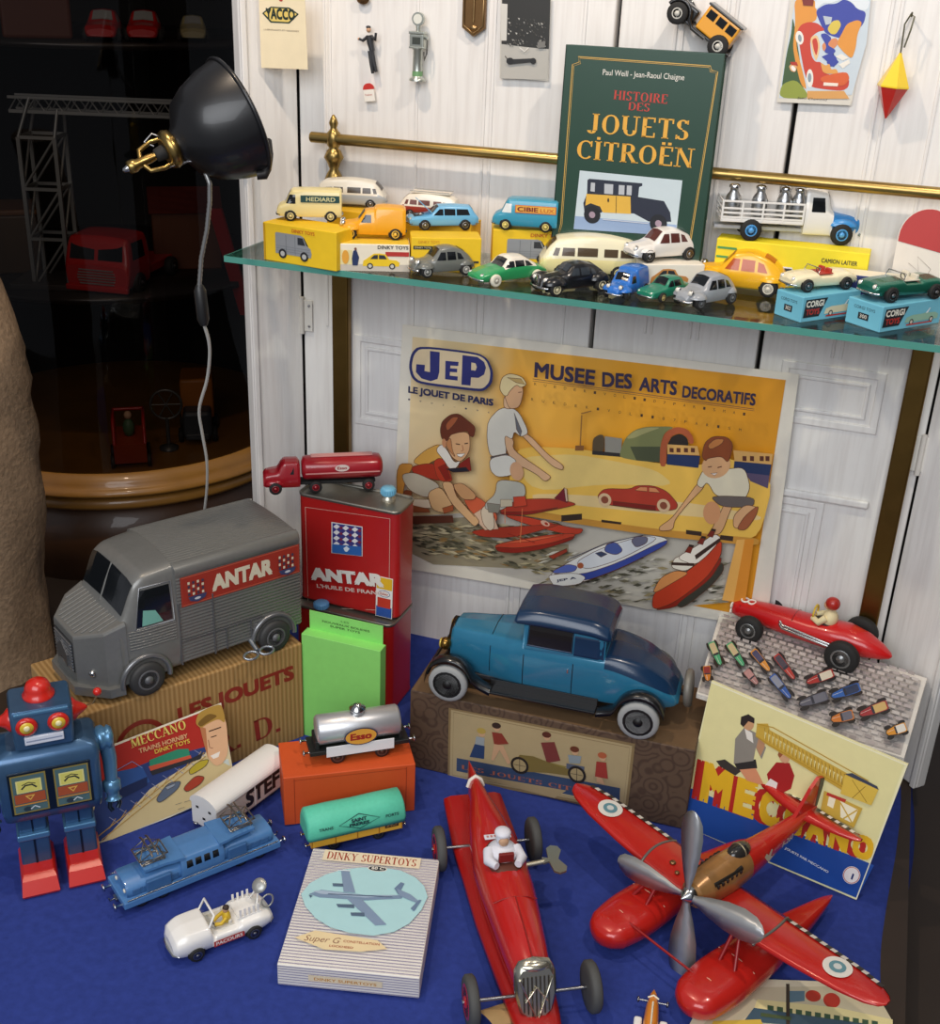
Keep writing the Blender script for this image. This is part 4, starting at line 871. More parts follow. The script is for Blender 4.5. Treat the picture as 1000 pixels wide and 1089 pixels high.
    P.te(SK, '540,465 590,455 545,508'); P.tp('8a4520', '490,435 500,385 530,362 580,365 600,390 590,435 580,455 560,432 510,440 505,450'); P.tp('c07a40', '510,395 535,372 570,372 560,390 520,410'); P.tl('5c2c18', .0016, '512,470 525,468'); P.tl('5c2c18', .0016, '545,472 560,468'); P.tp('f0e0d0', '522,492 545,490 535,500')
    # blue and white boat, red ship
    P.fr = (575, 440, 3.846)
    P.tp('e4e2dc', '45,635 250,520 440,475 530,490 520,520 350,610 190,670 60,685'); P.tp('3a4a9a', '45,635 180,640 330,590 530,492 524,520 340,612 190,668 150,640'); P.tp('e9e7e2', '45,640 160,632 200,650 170,680 70,688 50,660'); P.tp('5a6ab4', '60,625 120,595 165,605 150,628 70,635')
    P.tp('d8dade', '150,590 260,530 430,480 500,490 330,580 200,620'); P.tp('3c4560', '235,552 260,545 285,555 258,568'); P.tp('4a5a9a', '280,515 320,505 350,540 320,560 270,545'); P.te('a85a38', '175,602 188,602 175,590'); P.tl('3a3f58', .0012, '120,580 280,510 430,478'); P.tt('JEP A', '78,668 158,655', .004, '23284a', bold=.03)
    P.tp('6b6a80', '380,500 400,482 450,485 445,510 400,530')
    P.tp('c23e22', '465,785 470,710 560,660 680,570 750,490 748,560 690,650 560,750'); P.tp('8e2618', '465,785 560,750 690,650 748,560 746,590 700,660 570,770'); P.tp('d98f52', '470,705 500,650 560,620 620,630 560,665 480,712'); P.tp('e8e0d0', '545,600 560,565 630,560 640,600 600,625 550,612'); P.tp('efe6d8', '560,570 650,520 720,470 750,490 690,560 640,600')
    P.tp('3a2a24', '545,588 635,592 635,602 545,598'); P.tp('3a2a24', '640,560 740,490 744,500 645,575')
    for x, y in ((600, 545), (650, 510), (690, 480)): P.tp('7c2a1c', f'{x},{y} {x+18},{y-28} {x+34},{y-24} {x+22},{y+6}'); P.tp('2a1f1c', f'{x+14},{y-22} {x+18},{y-30} {x+36},{y-26} {x+33},{y-18}')
    P.tp('3a3830', '560,760 700,660 750,580 760,620 700,690 590,775')
    # red floatplane toy
    P.fr = (400, 500, 4.167)
    P.tp('b23a26', '560,150 640,110 800,105 915,130 830,150 700,175 580,178'); P.tp('8a2018', '560,165 700,165 850,140 700,178 580,180'); P.tp('7a1f2a', '805,105 850,58 858,70 862,125'); P.tp('d9b8a0', '848,60 860,64 864,118 856,118')
    P.tp('bf3f28', '590,178 680,185 880,235 935,238 920,262 860,265 700,225 600,190'); P.tp('a83622', '430,250 560,232 720,225 850,215 700,260 600,280 480,275'); P.te('d8a890', '765,215 785,221 765,203'); P.te('a83622', '770,217 778,220 770,211')
    P.tp('c2422a', '538,312 620,290 780,265 905,258 880,285 760,325 640,345 560,340'); P.tp('8e2418', '540,318 640,325 780,305 900,268 880,290 760,328 640,347 560,342'); P.tp('d8603e', '560,305 700,280 850,265 700,295'); P.tl('e08050', .0012, '588,130 588,215'); P.tl('e08050', .0012, '665,150 655,300'); P.tl('8e2418', .0016, '600,260 720,300')
    P.tp('d4603c', '400,100 470,95 560,175 540,235 440,170'); P.tp('dcb89a', '440,180 520,130 560,240 500,245'); P.tp('9a3a28', '780,360 860,325 862,340 800,372'); P.tp('e0ccb0', '480,150 530,120 545,235 520,250 490,215')
    # standing boy in white
    P.fr = (425, 420, 5.556); SK = 'd8ac84'
    P.tp(SK, '640,200 700,240 690,300 880,430 920,460 880,488 830,440 690,370 650,290'); P.tp(SK, '730,200 790,210 900,330 990,390 985,420 920,395 780,250')
    P.tp('d8d2c4', '545,130 620,50 720,60 790,200 740,225 700,190 690,240 640,210 660,340 560,345 540,240'); P.tp('6a6a6e', '700,80 745,190 738,222 715,180'); P.tp('5c5a58', '560,340 660,320 665,330 565,362')
    P.tp('ddd8cc', '555,350 660,325 720,365 690,450 600,460 560,420'); P.te('d4a27a', '715,425 755,430 712,370'); P.tp('b9b6a8', '600,470 760,490 770,570 700,600 620,660 530,650 530,610 590,560'); P.tp('8a8678', '540,610 620,620 610,670 550,665')
    P.tp('cdbfa2', '620,590 690,590 690,630 620,635'); P.tp('c8452c', '695,575 765,570 775,625 700,635')
    P.tp('d9b08a', '640,-20 720,-20 745,20 720,55 640,60')
    P.fr = (400, 340, 4.167)
    P.tp('d6a67c', '585,270 660,268 672,300 655,370 610,380 590,330'); P.tp('dcc896', '565,290 575,240 610,220 665,235 688,270 660,285 640,270 610,300 600,320 585,320'); P.tp('b89a60', '600,240 660,245 680,270 640,262'); P.tl('7a5238', .0014, '648,305 664,303')
    # kneeling boy in the red and yellow shirt
    P.fr = (425, 420, 5.556)
    P.tp('c98a3a', '10,380 120,380 60,480 40,640 15,640'); P.tp('5a3020', '38,690 340,685 345,725 40,735')
    P.tp('d9a24a', '100,370 180,300 260,262 310,300 330,400 300,440 250,350 170,400'); P.tp('a8341f', '95,400 170,380 240,380 330,450 330,480 250,480 110,440'); P.tp('b83a22', '225,370 260,345 300,360 340,470 330,485 255,482'); P.tp('8c2418', '255,400 300,380 330,470 300,480'); P.tp('8c2418', '380,380 440,340 450,420 370,425')
    P.tp('e6ddd0', '240,300 275,262 310,300 350,375 390,360 360,410 320,410 290,360'); P.tp('20202c', '300,410 420,400 440,425 345,430')
    P.tp('b9ae98', '45,440 120,430 270,500 240,560 180,580 90,540 50,480'); P.tp('d9ac78', '190,550 270,510 340,620 345,650 290,670 220,650'); P.tp('a8562f', '280,640 345,620 345,655 290,672'); P.tp('7a3f22', '60,530 110,545 80,600 70,640 45,640 50,570'); P.tp('d8c4a8', '85,585 200,590 215,640 110,640'); P.tp('8c4a28', '90,620 200,645 210,665 95,665')
    P.tp('dcae7c', '270,485 340,485 360,570 470,680 500,720 470,750 430,710 330,610'); P.tp('cf9a68', '340,500 400,490 480,560 470,590 400,590 360,540'); P.tl('6a3a20', .0012, '345,500 365,570 470,690')
    P.tp('dba878', '290,250 330,200 440,190 445,290 420,340 385,370 340,345 310,290'); P.tp('c08050', '300,260 330,220 340,300 360,345 320,300'); P.tp('6a2f1a', '268,180 280,130 330,90 380,85 430,125 478,165 465,225 440,215 430,185 360,200 330,210 310,245 290,245 275,225'); P.tp('a85a34', '300,150 340,105 380,105 350,150 310,190'); P.te('c98a60', '292,258 304,262 292,232'); P.tl('3a1c14', .0018, '360,262 385,266'); P.tl('3a1c14', .0018, '412,262 432,258'); P.tp('f4ece0', '365,322 415,318 395,340 375,336'); P.tl('9a4a2c', .001, '398,270 405,300 392,304')
    # lettering
    P.ol = None
    P.fr = (400, 340, 4.167)
    out = '215,98 470,128 515,155 540,210 535,265 500,298 460,298 215,268 180,240 168,190 180,130'
    P.tp('262c66', out); P.tp('d9c4a0', '222,108 468,137 508,160 528,210 523,258 496,287 460,287 220,258 192,235 181,192 191,138'); P.rnd = False
    NV = '2a2d6e'
    P.tp(NV, '262,122 305,127 303,215 295,245 265,255 225,243 200,215 202,180 240,183 238,210 262,215'); P.tp(NV, '330,165 388,170 386,188 352,186 351,198 382,200 381,216 350,214 349,230 384,234 383,252 328,246'); P.tp(NV, '405,140 470,148 500,170 508,195 500,225 475,240 442,238 440,274 400,270'); P.tp('d9c4a0', '444,172 462,176 468,192 462,208 443,206')
    P.tt('LE JOUET DE PARIS', '166,304 540,362', .0112, '23264e', bold=.05)
    for i in range(8): P.tt('1902-1968'[i], f'{166+i*50},{338+i*8} {174+i*50},{339+i*8}', .003, '3a3550')
    P.fr = (600, 350, 3.3)
    P.tt('MUSEE', '-90,152 120,181', .0245, '2a2140', bold=.035); P.tt('DES', '146,185 250,193', .0235, '2a2140', bold=.035); P.tt('ARTS', '274,199 405,215', .022, '2a2140', bold=.035); P.tt('DECORATIFS', '424,222 678,251', .0185, '2a2140', bold=.035)
    P.tl('3a2a40', .0008, '-95,160 675,264'); P.tl('3a2a40', .0006, '-95,167 675,270')
    for r, (x0, y0, x1, y1, n) in enumerate(((-90, 182, 670, 290, 22), (-100, 235, 660, 345, 20))):
        for i in range(n):
            x = x0+(x1-x0)*i/n; y = y0+(y1-y0)*i/n; P.tt('RUEDERIVOLI107PARISMAI'[i], f'{x},{y} {x+8},{y+1}', .0048, '4a3424')
    obj('printed_picture', P, t, True)
poster()

# ------------------------------------------------------------------ small things hung on the shutters
def flat_sheet(name, label, cat, Y, st, col, fn, pname='printed_front', rough=.5, th=.0006):
    P = Print((0, Y, .9), (1, 0, 0), (0, 0, 1), .0004); P.STEP = .00003; uv = P.P(st); cu = sum(p[0] for p in uv)/len(uv); cv = sum(p[1] for p in uv)/len(uv)
    m = Matrix.Translation((cu, Y, .9+cv)); t = thing(name, label, cat, m); q = B(M(col, rough)); n = len(uv)
    q.prism([(u-cu, v-cv) for u, v in uv], 0, th); obj('sheet', q, t); fn(P); obj(pname, P, t, True)
def yacco(P):
    P.tp('23382c', '279,14 288,7 308,8 318,15 308,25 288,24'); P.tp('e0c468', '281,14 289,8.5 307,9.5 316,15 307,23.5 289,22.5'); P.tt('YACCO', '283,19.5 314,21', .0145, '1c2c24', bold=.05)
    P.tt('LUBRIFIANTS ET GRAISSES', '281,32 318,34', .0022, '7a6a5a'); P.ell(*P.uv(299, 0), .003, .002, 'b33a2a')
flat_sheet('advertising_card', 'cream card with a black and gold hexagon logo hung on the narrow leaf', 'card', -.06, '275,-12 324,-8 327.5,74 278,72', 'ecdcb8', yacco)
def photo(P):
    P.fr = (260, 0, 2.778)
    P.tp('2c2b28', '762,-10 905,-10 900,145 840,140 760,130'); P.tp('b5b2aa', '760,130 840,140 900,145 895,235 757,232'); P.tp('cfccc4', '758,10 778,12 775,120 759,120')
    rnd = random.Random(4)
    for k in range(90):
        x, y = rnd.uniform(775, 890), rnd.uniform(50, 135); P.tp(rnd.choice(['8d8b84', '5c5a54', 'b9b7b0', '44423e']), f'{x},{y} {x+rnd.uniform(3, 8)},{y+2} {x+4},{y+rnd.uniform(3, 8)}')
    P.tp('2a2a2a', '780,175 860,172 862,182 782,190'); P.te('222222', '787,180 798,180 787,170'); P.te('222222', '855,180 864,180 855,171'); P.tl('2a2a2a', .0012, '782,178 772,165'); P.tp('777570', '868,124 892,122 890,140 868,142'); P.tl('dddbd4', .0014, '815,140 830,152 842,140')
flat_sheet('black_and_white_photograph', 'black and white photograph of a scooter pinned beside the green book', 'photograph', -.007, '533,-8 586,-6 583,86 531.5,83', 'c4c0b6', photo)
def comic(P):
    P.fr = (800, 0, 7.143); P.rnd = True
    P.rnd = False; P.tp('c8d4dc', '330,-20 905,-20 870,330 760,720 205,745'); P.rnd = True; P.tp('3f5a34', '310,100 300,250 260,420 215,740 400,750 380,560'); P.tp('8f9a3c', '225,640 330,600 420,700 420,750 205,745')
    P.tp('e0953a', '320,-20 480,-20 500,150 430,180 370,200 330,330 380,520 420,690 370,640 330,470 310,350 330,180'); P.tp('3a46a0', '480,80 560,30 640,30 700,-10 760,20 800,70 870,90 850,180 780,250 700,300 560,260 520,180'); P.tp('dfe6ea', '480,-20 900,-20 880,80 800,70 760,15 690,-10 600,25 540,20 480,80')
    P.tp('c8412c', '345,230 375,185 430,165 500,175 560,230 500,240 440,290 450,420 480,470 530,470 540,560 740,590 735,660 690,690 560,680 440,660 400,560 370,400 355,300')
    P.tp('e8c08a', '440,285 495,260 520,340 505,420 485,470 460,390'); P.tp('c8412c', '455,300 490,285 505,350 490,430 470,380')
    P.te('ece8de', '362,287 393,292 360,235'); P.te('8a98a0', '364,290 378,292 362,262'); P.te('ece8de', '440,595 466,600 442,525'); P.te('8a98a0', '438,590 452,594 440,555')
    P.tp('d8c050', '570,220 610,160 660,150 680,190 640,260 600,260'); P.tp('e0953a', '720,180 800,150 840,170 800,260 790,360 760,450 700,400 640,330 680,260'); P.tp('d88a5a', '530,330 640,280 660,330 600,390 540,390'); P.tp('3a46a0', '515,260 560,250 610,290 570,340 640,380 620,410 560,470 600,510 650,490 640,420 545,400 570,350'); P.tp('3a46a0', '530,430 600,400 660,470 620,510')
    P.tp('ece6da', '635,430 680,410 735,440 690,460'); P.tp('ece6da', '660,490 740,450 745,480 690,520'); P.tp('e0a050', '540,560 520,470 560,500 590,480 600,530 640,520 660,560'); P.tp('d8602c', '525,580 720,540 745,600 690,660 520,620'); P.tp('f0e4d4', '545,625 655,632 652,655 542,650'); P.tp('b8c0c8', '540,120 610,130 600,180 560,190')
    P.tp('d8a878', '280,500 310,480 345,500 330,550 295,540'); P.te('f2ede4', '315,520 332,525 312,500'); P.tp('b0301f', '290,470 340,470 350,500 300,492'); P.tp('d9a05a', '420,690 700,690 740,750 420,750'); P.tp('d9d4c8', '205,745 755,765 745,800 190,775'); P.tt('Saint Chamond', '345,752 570,768', .0032, '3a3430', shear=.2); P.tp('7c2a20', '380,-10 470,-10 465,45 390,40')
flat_sheet('illustrated_postcard', 'bright picture card of a red car tipping over among blue and orange shapes', 'picture card', -.006, '842,-6 928,-6 905.5,112.5 826.5,108', 'd9d4c8', comic)

# dangling keepsakes
def at_wall(px, py, Y): return at_y(px, py, Y)
def pump():
    p = at_wall(444, 86, -.016); t = thing('petrol_pump_model', 'small silver petrol pump model hung on the white boards', 'model pump', Matrix.Translation(p))
    S = M('b9bdb4', .3, .8)
    q = B(S); q.lathe([(.0125, 0), (.0125, .003), (.009, .005), (.0078, .008), (.0072, .043), (.0085, .045), (.0085, .047)], seg=18); obj('pump_column', q, t)
    q = B(M('6f9a6a', .4)); q.lathe([(.0082, .007), (.0080, .014)], seg=18); obj('green_band', q, t)
    q = B(S); q.box((0, 0, .057), (.0225, .014, .018), .0012); q.box((0, 0, .068), (.0245, .016, .004), .001); q.box((0, 0, .0475), (.0235, .015, .003), .001); q.use(M('3a3f3a', .4)); q.box((0, -.0072, .057), (.013, .001, .010)); obj('pump_head', q, t)
    q = B(S); q.cyl((0, 0, .07), (0, 0, .078), .0035, seg=12); q.lathe([(.0095, -.003), (.0095, .003)], (0, 0, .087), (0, 1, 0), 20); q.use(M('dcdcd2', .4)); q.lathe([(.007, -.0038), (.007, -.003)], (0, 0, .087), (0, 1, 0), 18); obj('globe_sign', q, t)
    q = B(M('54534e', .5)); q.tube([(.0115, -.002, .062), (.016, -.003, .058), (.0155, -.003, .04), (.012, -.003, .03), (.0105, -.003, .042)], .0013, 6); obj('hose', q, t)
    q = B(S); q.box((.0135, 0, .061), (.005, .006, .005), .0008); obj('hose_bracket', q, t)
pump()
def figurine():
    p = at_wall(394, 60, -.012); t = thing('hanging_figurine', 'tiny dark figurine of a leaping man hung on the boards above the tag', 'figurine', Matrix.Translation(p))
    q = B(M('2b2c30', .5)); T_ = lambda pts, r: q.tube(pts, r, 7)
    T_([(-.002, 0, .03), (0, 0, .018), (.003, 0, .008)], [.0055, .005, .0042]); T_([(.002, 0, .008), (.006, -.001, -.008), (.010, 0, -.022)], [.004, .0034, .0026]); T_([(.0005, -.002, .008), (.003, -.003, -.01), (.005, -.002, -.024)], [.004, .0032, .0024])
    T_([(-.004, 0, .028), (-.012, -.002, .022), (-.018, -.001, .024)], [.003, .0024, .002]); T_([(.002, 0, .028), (.009, -.002, .024), (.010, -.002, .034)], [.003, .0024, .002]); obj('figure_body', q, t)
    q = B(M('c79a78', .6)); q.ell((-.003, 0, .038), (.0036, .0036, .0045), 12, 8); q.ell((-.019, -.001, .024), (.002, .002, .002), 8, 6); obj('figure_head', q, t)
    q = B(M('2b2c30', .5)); q.ell((-.0034, 0, .0415), (.004, .004, .0022), 12, 6); obj('cap', q, t)
figurine()
def tag_thing():
    p = at_wall(395, 108, -.008); t = thing('hanging_tag', 'little white tag with a round red top hung below the figurine', 'tag', Matrix.Translation(p) @ Matrix.Rotation(R_(-8), 4, 'Y'))
    q = B(card('e9e4da')); q.box((-.002, 0, .009), (.018, .004, .018), .001); obj('tag_body', q, t)
    q = B(card('c02a22')); q.prism([(-.011+.009+.009*math.cos(a), .0182+.009*math.sin(a)) for a in [math.pi*i/14 for i in range(15)]], -.002, .002); obj('tag_top', q, t)
    P = Print((0, -.002, 0), (1, 0, 0), (0, 0, 1), .0002); P.text('Robinet', -.008, .009, .004, .003, 'c06a5a'); obj('printed_front', P, t)
tag_thing()
def pendant():
    p = at_wall(504, 39, -.006); t = thing('bronze_pendant', 'pointed bronze pendant plaque hung high on the boards', 'pendant', Matrix.Translation(p))
    q = B(M('7a5b38', .35, .8, 0, .2)); o = [(-.018, .012), (0, 0), (.018, .012), (.018, .09), (-.018, .09)]; q.prism(o, -.003, .003); obj('plaque', q, t)
    q = B(M('a5855a', .3, .9)); q.tube([(x*.82, -.0035, .004+z*.92) for x, z in o], .0013, 6, True); q.tube([(0, -.0035, .02), (0, -.0035, .07)], .0018, 6); q.ell((0, -.0035, .012), (.006, .002, .004), 12, 8); obj('raised_rim', q, t)
pendant()
p = at_wall(386, 1, -.008); t = thing('small_bronze_badge', 'small bronze badge at the top edge above the figurine', 'badge', Matrix.Translation(p))
q = B(M('6d5236', .35, .8)); q.ell((0, 0, .004), (.011, .004, .009), 16, 10); obj('badge', q, t)
def bobbin():
    p = at_wall(942, 126, -.02); m = Matrix.Translation(p) @ Matrix.Rotation(R_(3), 4, 'Y'); t = thing('fishing_float', 'yellow and red double-cone float hanging from a wire hook', 'float', m)
    k = .0213
    q = B(paint('c5261d')); q.lathe([(.001, 0), (k*.97, .040)], seg=6, smooth=False); obj('red_cone', q, t)
    q = B(paint('ecc81e')); q.lathe([(k, .040), (k, .042), (.003, .080), (.002, .083)], seg=6, smooth=False); obj('yellow_cone', q, t)
    q = B(M('6d6a55', .4, .8)); q.tube([(0, 0, .082), (-.001, 0, .095), (-.003, 0, .118), (.002, 0, .131), (.007, .0, .128), (.006, 0, .112), (.003, 0, .09)], .0011, 6); q.tube([(.003, .018, .128), (.003, -.004, .1285), (.003, -.006, .133)], .0014, 6); obj('wire_hook', q, t)
bobbin()
# yellow vintage van fixed to the boards, nose up
def wall_van():
    a = at_wall(721, 14, -.047); c = at_wall(764, 49, -.047); d = (c-a); s = d.length/5.2
    ang = math.atan2(d.z, d.x)
    m = Matrix.Translation((a+c)/2+Vector((0, .019, 0))) @ Matrix.Rotation(-ang, 4, 'Y') @ Matrix.Rotation(math.pi, 4, 'Z') @ Matrix.Scale(s, 4) @ Matrix.Translation((0, 0, -1.05))
    t = thing('toy_delivery_van', 'yellow vintage toy van hung nose up on the boards over the book', 'van', m)
    Yp, BK = paint('e5a02c'), paint('1d1c1c'); zc = .1
    q = B(Yp); q.box((-1.5, 0, 2.2+zc), (3.9, 2.6, 2.5), .2); obj('van_body', q, t)
    q = B(BK); q.box((-.3, 0, .75+zc), (7.4, 2.2, .3), .1); obj('chassis', q, t)
    q = B(BK); q.box((-1.5, 0, 3.5+zc), (4.3, 2.8, .22), .1); obj('roof', q, t)
    q = B(BK); q.box((2.0, 0, 1.6+zc), (2.2, 1.5, 1.3), .25); obj('bonnet', q, t)
    q = B(CHROME); q.box((3.15, 0, 1.6+zc), (.2, 1.4, 1.4), .08); obj('radiator', q, t)
    for sg in (1, -1):
        q = B(DARKGLASS)
        for x in (-.3, -1.5, -2.7): q.box((x, sg*1.31, 2.75+zc), (.95, .06, .8), .02)
        obj('window_glass', q, t)
        for x in (2.6, -2.6): wheel(t, x, sg*1.55, 1.05, .5, TYRE, M('c9c6bc', .4), .5, sub=True)
        q = B(BK); q.tube([(2.6+1.25*math.cos(b_), sg*1.25, 1.05+1.25*math.sin(b_)) for b_ in [R_(x) for x in range(10, 171, 16)]]+[(.6, sg*1.25, .75), (-1, sg*1.25, .75)], .2, 8); obj('fender', q, t)
        q = B(CHROME); q.ell((3.3, sg*.75, 2.2), (.22, .3, .3), 10, 8); obj('headlight', q, t)
wall_van()
# ------------------------------------------------------------------ left half of the display
def kraft():
    m = M('a9824e', .75, 0, 0, .12, 30).copy(); m.name = 'corrugated_card'; nt = m.node_tree; p = nt.nodes['Principled BSDF']
    tc = nt.nodes.new('ShaderNodeTexCoord'); wv = nt.nodes.new('ShaderNodeTexWave'); wv.inputs['Scale'].default_value = 42; wv.inputs['Distortion'].default_value = .6
    nt.links.new(tc.outputs['Object'], wv.inputs['Vector'])
    mx = nt.nodes.new('ShaderNodeMix'); mx.data_type = 'RGBA'; mx.inputs[6].default_value = (*lin('b48d58'), 1); mx.inputs[7].default_value = (*lin('99733f'), 1)
    nt.links.new(wv.outputs['Fac'], mx.inputs[0]); nt.links.new(mx.outputs[2], p.inputs['Base Color'])
    b = nt.nodes.new('ShaderNodeBump'); b.inputs['Strength'].default_value = .3; b.inputs['Distance'].default_value = .002
    nt.links.new(wv.outputs['Fac'], b.inputs['Height']); nt.links.new(b.outputs['Normal'], p.inputs['Normal']); return m
KR = kraft()
ZV = .18
o, K = carton('toy_carton', 'brown corrugated carton with red lettering under the grey tin van', 'box', None, None, 0, ZV, .175, dict(front=KR), fixed=(Vector((-.546, -.65, .002)), Vector((-.343, -.338, .002))), bev=.003)
P = K['front']; P.tt('LES JOUETS', '190,768 313,721', .025, '8e2f22', bold=.05); RB = '8e2f22'
P.tt('R.', '233,806 258,793', .040, RB, serif=True); P.tt('D.', '271,789 300,776', .040, RB, serif=True)
c = P.uv(150, 790); P.line([(c[0]+.036*math.cos(a), c[1]+.036*math.sin(a)) for a in [2*math.pi*i/40 for i in range(40)]], .008, RB, True)
fprint(o, P)

def tin_van():
    m = place((157, 737), (291, 691), ZV, (10.65, 8.2), (-10.65, 8.2)); t = thing('tin_delivery_van', 'large grey tinplate delivery van with a red lettered side panel', 'van', m)
    G = M('7b7b78', .36, .35, .1, .1, 1.5); GD = M('62625f', .4, .3, 0, .15, 1.5)
    # ribbed load body
    def ring(x, sh=0.):  # ribbed all the way round
        h = []
        n = 120
        for i in range(n+1):
            z = 3.2+(17.6-3.2)*i/n; h.append((8.35-sh+.07*math.sin(z*2*math.pi/.55), z))
        for a in range(0, 91, 15): h.append((7.25-sh+1.1*math.cos(R_(a)), 18.1+1.2*math.sin(R_(a))))
        for i in range(1, 100):
            y = 7.2*(1-i/50); h.append((y, 19.3-sh+.35*(1-(y/7.2)**2)+.06*math.sin(y*2*math.pi/.62)))
        for a in range(90, 181, 15): h.append((-7.25+sh+1.1*math.cos(R_(a)), 18.1+1.2*math.sin(R_(a))))
        for i in range(n, -1, -1):
            z = 3.2+(17.6-3.2)*i/n; h.append((-8.35+sh-.07*math.sin(z*2*math.pi/.55), z))
        return [(x, y, z) for y, z in h]
    q = B(G); q.loft([ring(5.), ring(-15.6), ring(-16.0, .35)], True); obj('load_body', q, t)
    sh = Shell([(13.9, 2.2, 10.6, 11.9, 7.8, 8.0, 7.3), (13.3, 2.2, 10.9, 12.7, 7.8, 8.0, 7.3), (10.8, 2.2, 11, 18.2, 8.1, 8.35, 7.5), (9.2, 2.2, 11, 19.1, 8.15, 8.45, 7.6), (4.9, 2.2, 11, 19.6, 8.2, 8.5, 7.7)], 60, .25)
    q = B(); sh.build(q, G); obj('cab', q, t)
    out = [(13.0, 8.1), (16.0, 7.3), (19.2, 3.7), (19.2, -3.7), (16.0, -7.3), (13.0, -8.1)]; zt = lambda x: 12.6-(x-13.0)*.37; q = B(G); rings = []
    for dz, k in ((None, 1.), (-.45, 1.), (-.12, .985), (0, .95)): rings.append([(13.0+(x-13.0)*(1-(1-k)*.6), y*k, 2.4 if dz is None else zt(x)+dz) for x, y in out])
    q.loft(rings, True, True, False); obj('nose', q, t)
    for sg in (1, -1): q = B(DARKGLASS); sh.side(q, [(11.4, 11.3), (5.9, 11.3), (5.9, 16.8), (10.4, 16.8)], .05, (sg,)); obj('side_window', q, t)
    q = B(M('6fa79a', .5)); sh.side(q, [(10.6, 11.4), (7.4, 11.4), (8.4, 13.4), (10.2, 13.8)], .08, (1,)); obj('green_interior', q, t)
    q = B(DARKGLASS); sh.front(q, 13.0, 10.95, .93, .93, .06, 10); obj('windscreen', q, t)
    q = B(G); q.tube([(13.25, 0, 12.9), (12.1, 0, 15.8), (10.95, 0, 18.35)], .22, 8); q.use(TYRE)
    obj('windscreen_pillar', q, t)
    sh_w = [(11.6, 11.0), (5.6, 11.0), (5.6, 17.2), (10.3, 17.2)]
    for sg in (1, -1): q = B(M('8f9092', .3, .6)); q.tube([(x, sg*(sh.y_at(x, z)+.06), z) for x, z in sh_w], .14, 6, True); obj('window_frame', q, t)
    # ribbed door skins, ribs on the bonnet
    for sg in (1, -1):
        q = B(G)
        for i in range(15):
            z = 4.3+i*.46; q.tube([(x, sg*(sh.y_at(x, z)+.03), z) for x in (5.5, 7.5, 9.3, 11.2, 12.6) if not (x > 7.2 and z < 7.6)], .12, 6)
        obj('ribbed_door', q, t)
    q = B(G)
    for i in range(13):
        y = -6.0+i*1.0; xe = 18.6 if abs(y) < 3.3 else 18.6-(abs(y)-3.3)*.85; q.tube([(x, y, zt(x)+.02) for x in (13.4, (13.4+xe)/2, xe)], .15, 6)
    obj('bonnet_ribs', q, t)
    q = B(M('2b2b2c', .5)); q.box((19.15, 0, 6.6), (.4, 6.6, 5.0), .1); q.use(M('b7b8ba', .25, .8))
    for i in range(9): q.box((19.4, 0, 4.5+i*.52), (.25, 6.3, .26), .05)
    obj('grille', q, t)
    q = B(M('68696b', .3, .6)); q.prism([(-1.7, 4.6), (0, 5.6), (1.7, 4.6), (2., 6.6), (0, 8.2), (-2., 6.6)], 19.4, 19.8, 'yz'); obj('badge', q, t)
    for sg in (1, -1): q = B(CHROME); q.ell((17.6, sg*5.6, 4.6), (.5, .6, .6), 14, 8); obj('headlight', q, t)
    q = B(G); q.prism([(20.0, 4.4), (20.0, -4.4), (16.2, -8.3), (14, -8.6), (14, 8.6), (16.2, 8.3)], 1.2, 2.6, 'xy'); obj('front_bumper', q, t)
    q = B(GD); q.box((0, 0, 2.6), (29, 13.5, 1.2), .2); obj('chassis', q, t)
    for x in (10.65, -10.65):
        for sg in (1, -1):
            wheel(t, x, sg*8.25, 2.75, 1.9, M('343434', .6), M('6e6f71', .4, .4), .6, sub=True)
            q = B(GD); q.add([(x+3.6*math.cos(a), sg*8.48, 2.75+3.6*math.sin(a)) for a in [math.pi*i/18 for i in range(19)]], [tuple(range(19))], False); obj('wheel_well', q, t)
            q = B(M('818284', .3, .6)); q.tube([(x+3.7*math.cos(a), sg*8.45, 2.75+3.7*math.sin(a)) for a in [R_(-8+196*i/20) for i in range(21)]], .42, 8); obj('wheel_arch', q, t)
    q = B(M('6b6c6e', .35, .5))
    for x in (4.9, -.6): q.box((x, 8.4, 8.2), (.25, .3, 10.5), .05)
    q.box((-2, 8.42, 6.9), (13.5, .25, .25), .05); q.box((-2.6, 8.42, 5), (.2, .3, 3.8), .05); q.box((-6.8, 8.42, 5), (.2, .3, 3.8), .05); obj('panel_seams', q, t)
    P = Print((0, 8.36, 0), (-1, 0, 0), (0, 0, 1), .12); P.STEP = .012
    P.rect(-4.4, 12.6, 15.6, 17.5, '9c2f22'); P.line([(-4.2, 12.8), (15.4, 12.8), (15.4, 17.3), (-4.2, 17.3)], .16, 'b8553f', True)
    P.text('ANTAR', .6, 13.9, 10.8, 2.5, 'd8ceb4', .06)
    for x in (-1.9, 13.2):
        for i in range(4):
            for j in range(4): P.rect(x-1.4+i*.72, 14.2+j*.62, x-1.05+i*.72, 14.62+j*.62, 'd8ceb4' if (i+j) % 2 else '3a3a52')
        P.poly([(x-1.5, 14.1), (x+1.5, 14.1), (x+1.2, 13.4), (x, 13.0), (x-1.2, 13.4)], '3a3f66'); P.ell(x, 13.6, .5, .2, 'c8c8d0')
    obj('side_panel', P, t)
    q = B(M('9aa3ad', .35, .8)); z = 2.0; x = -6.6
    q.tube([(x, 8.2, 3.2), (x, 10.4, 2.4)], .38, 8)
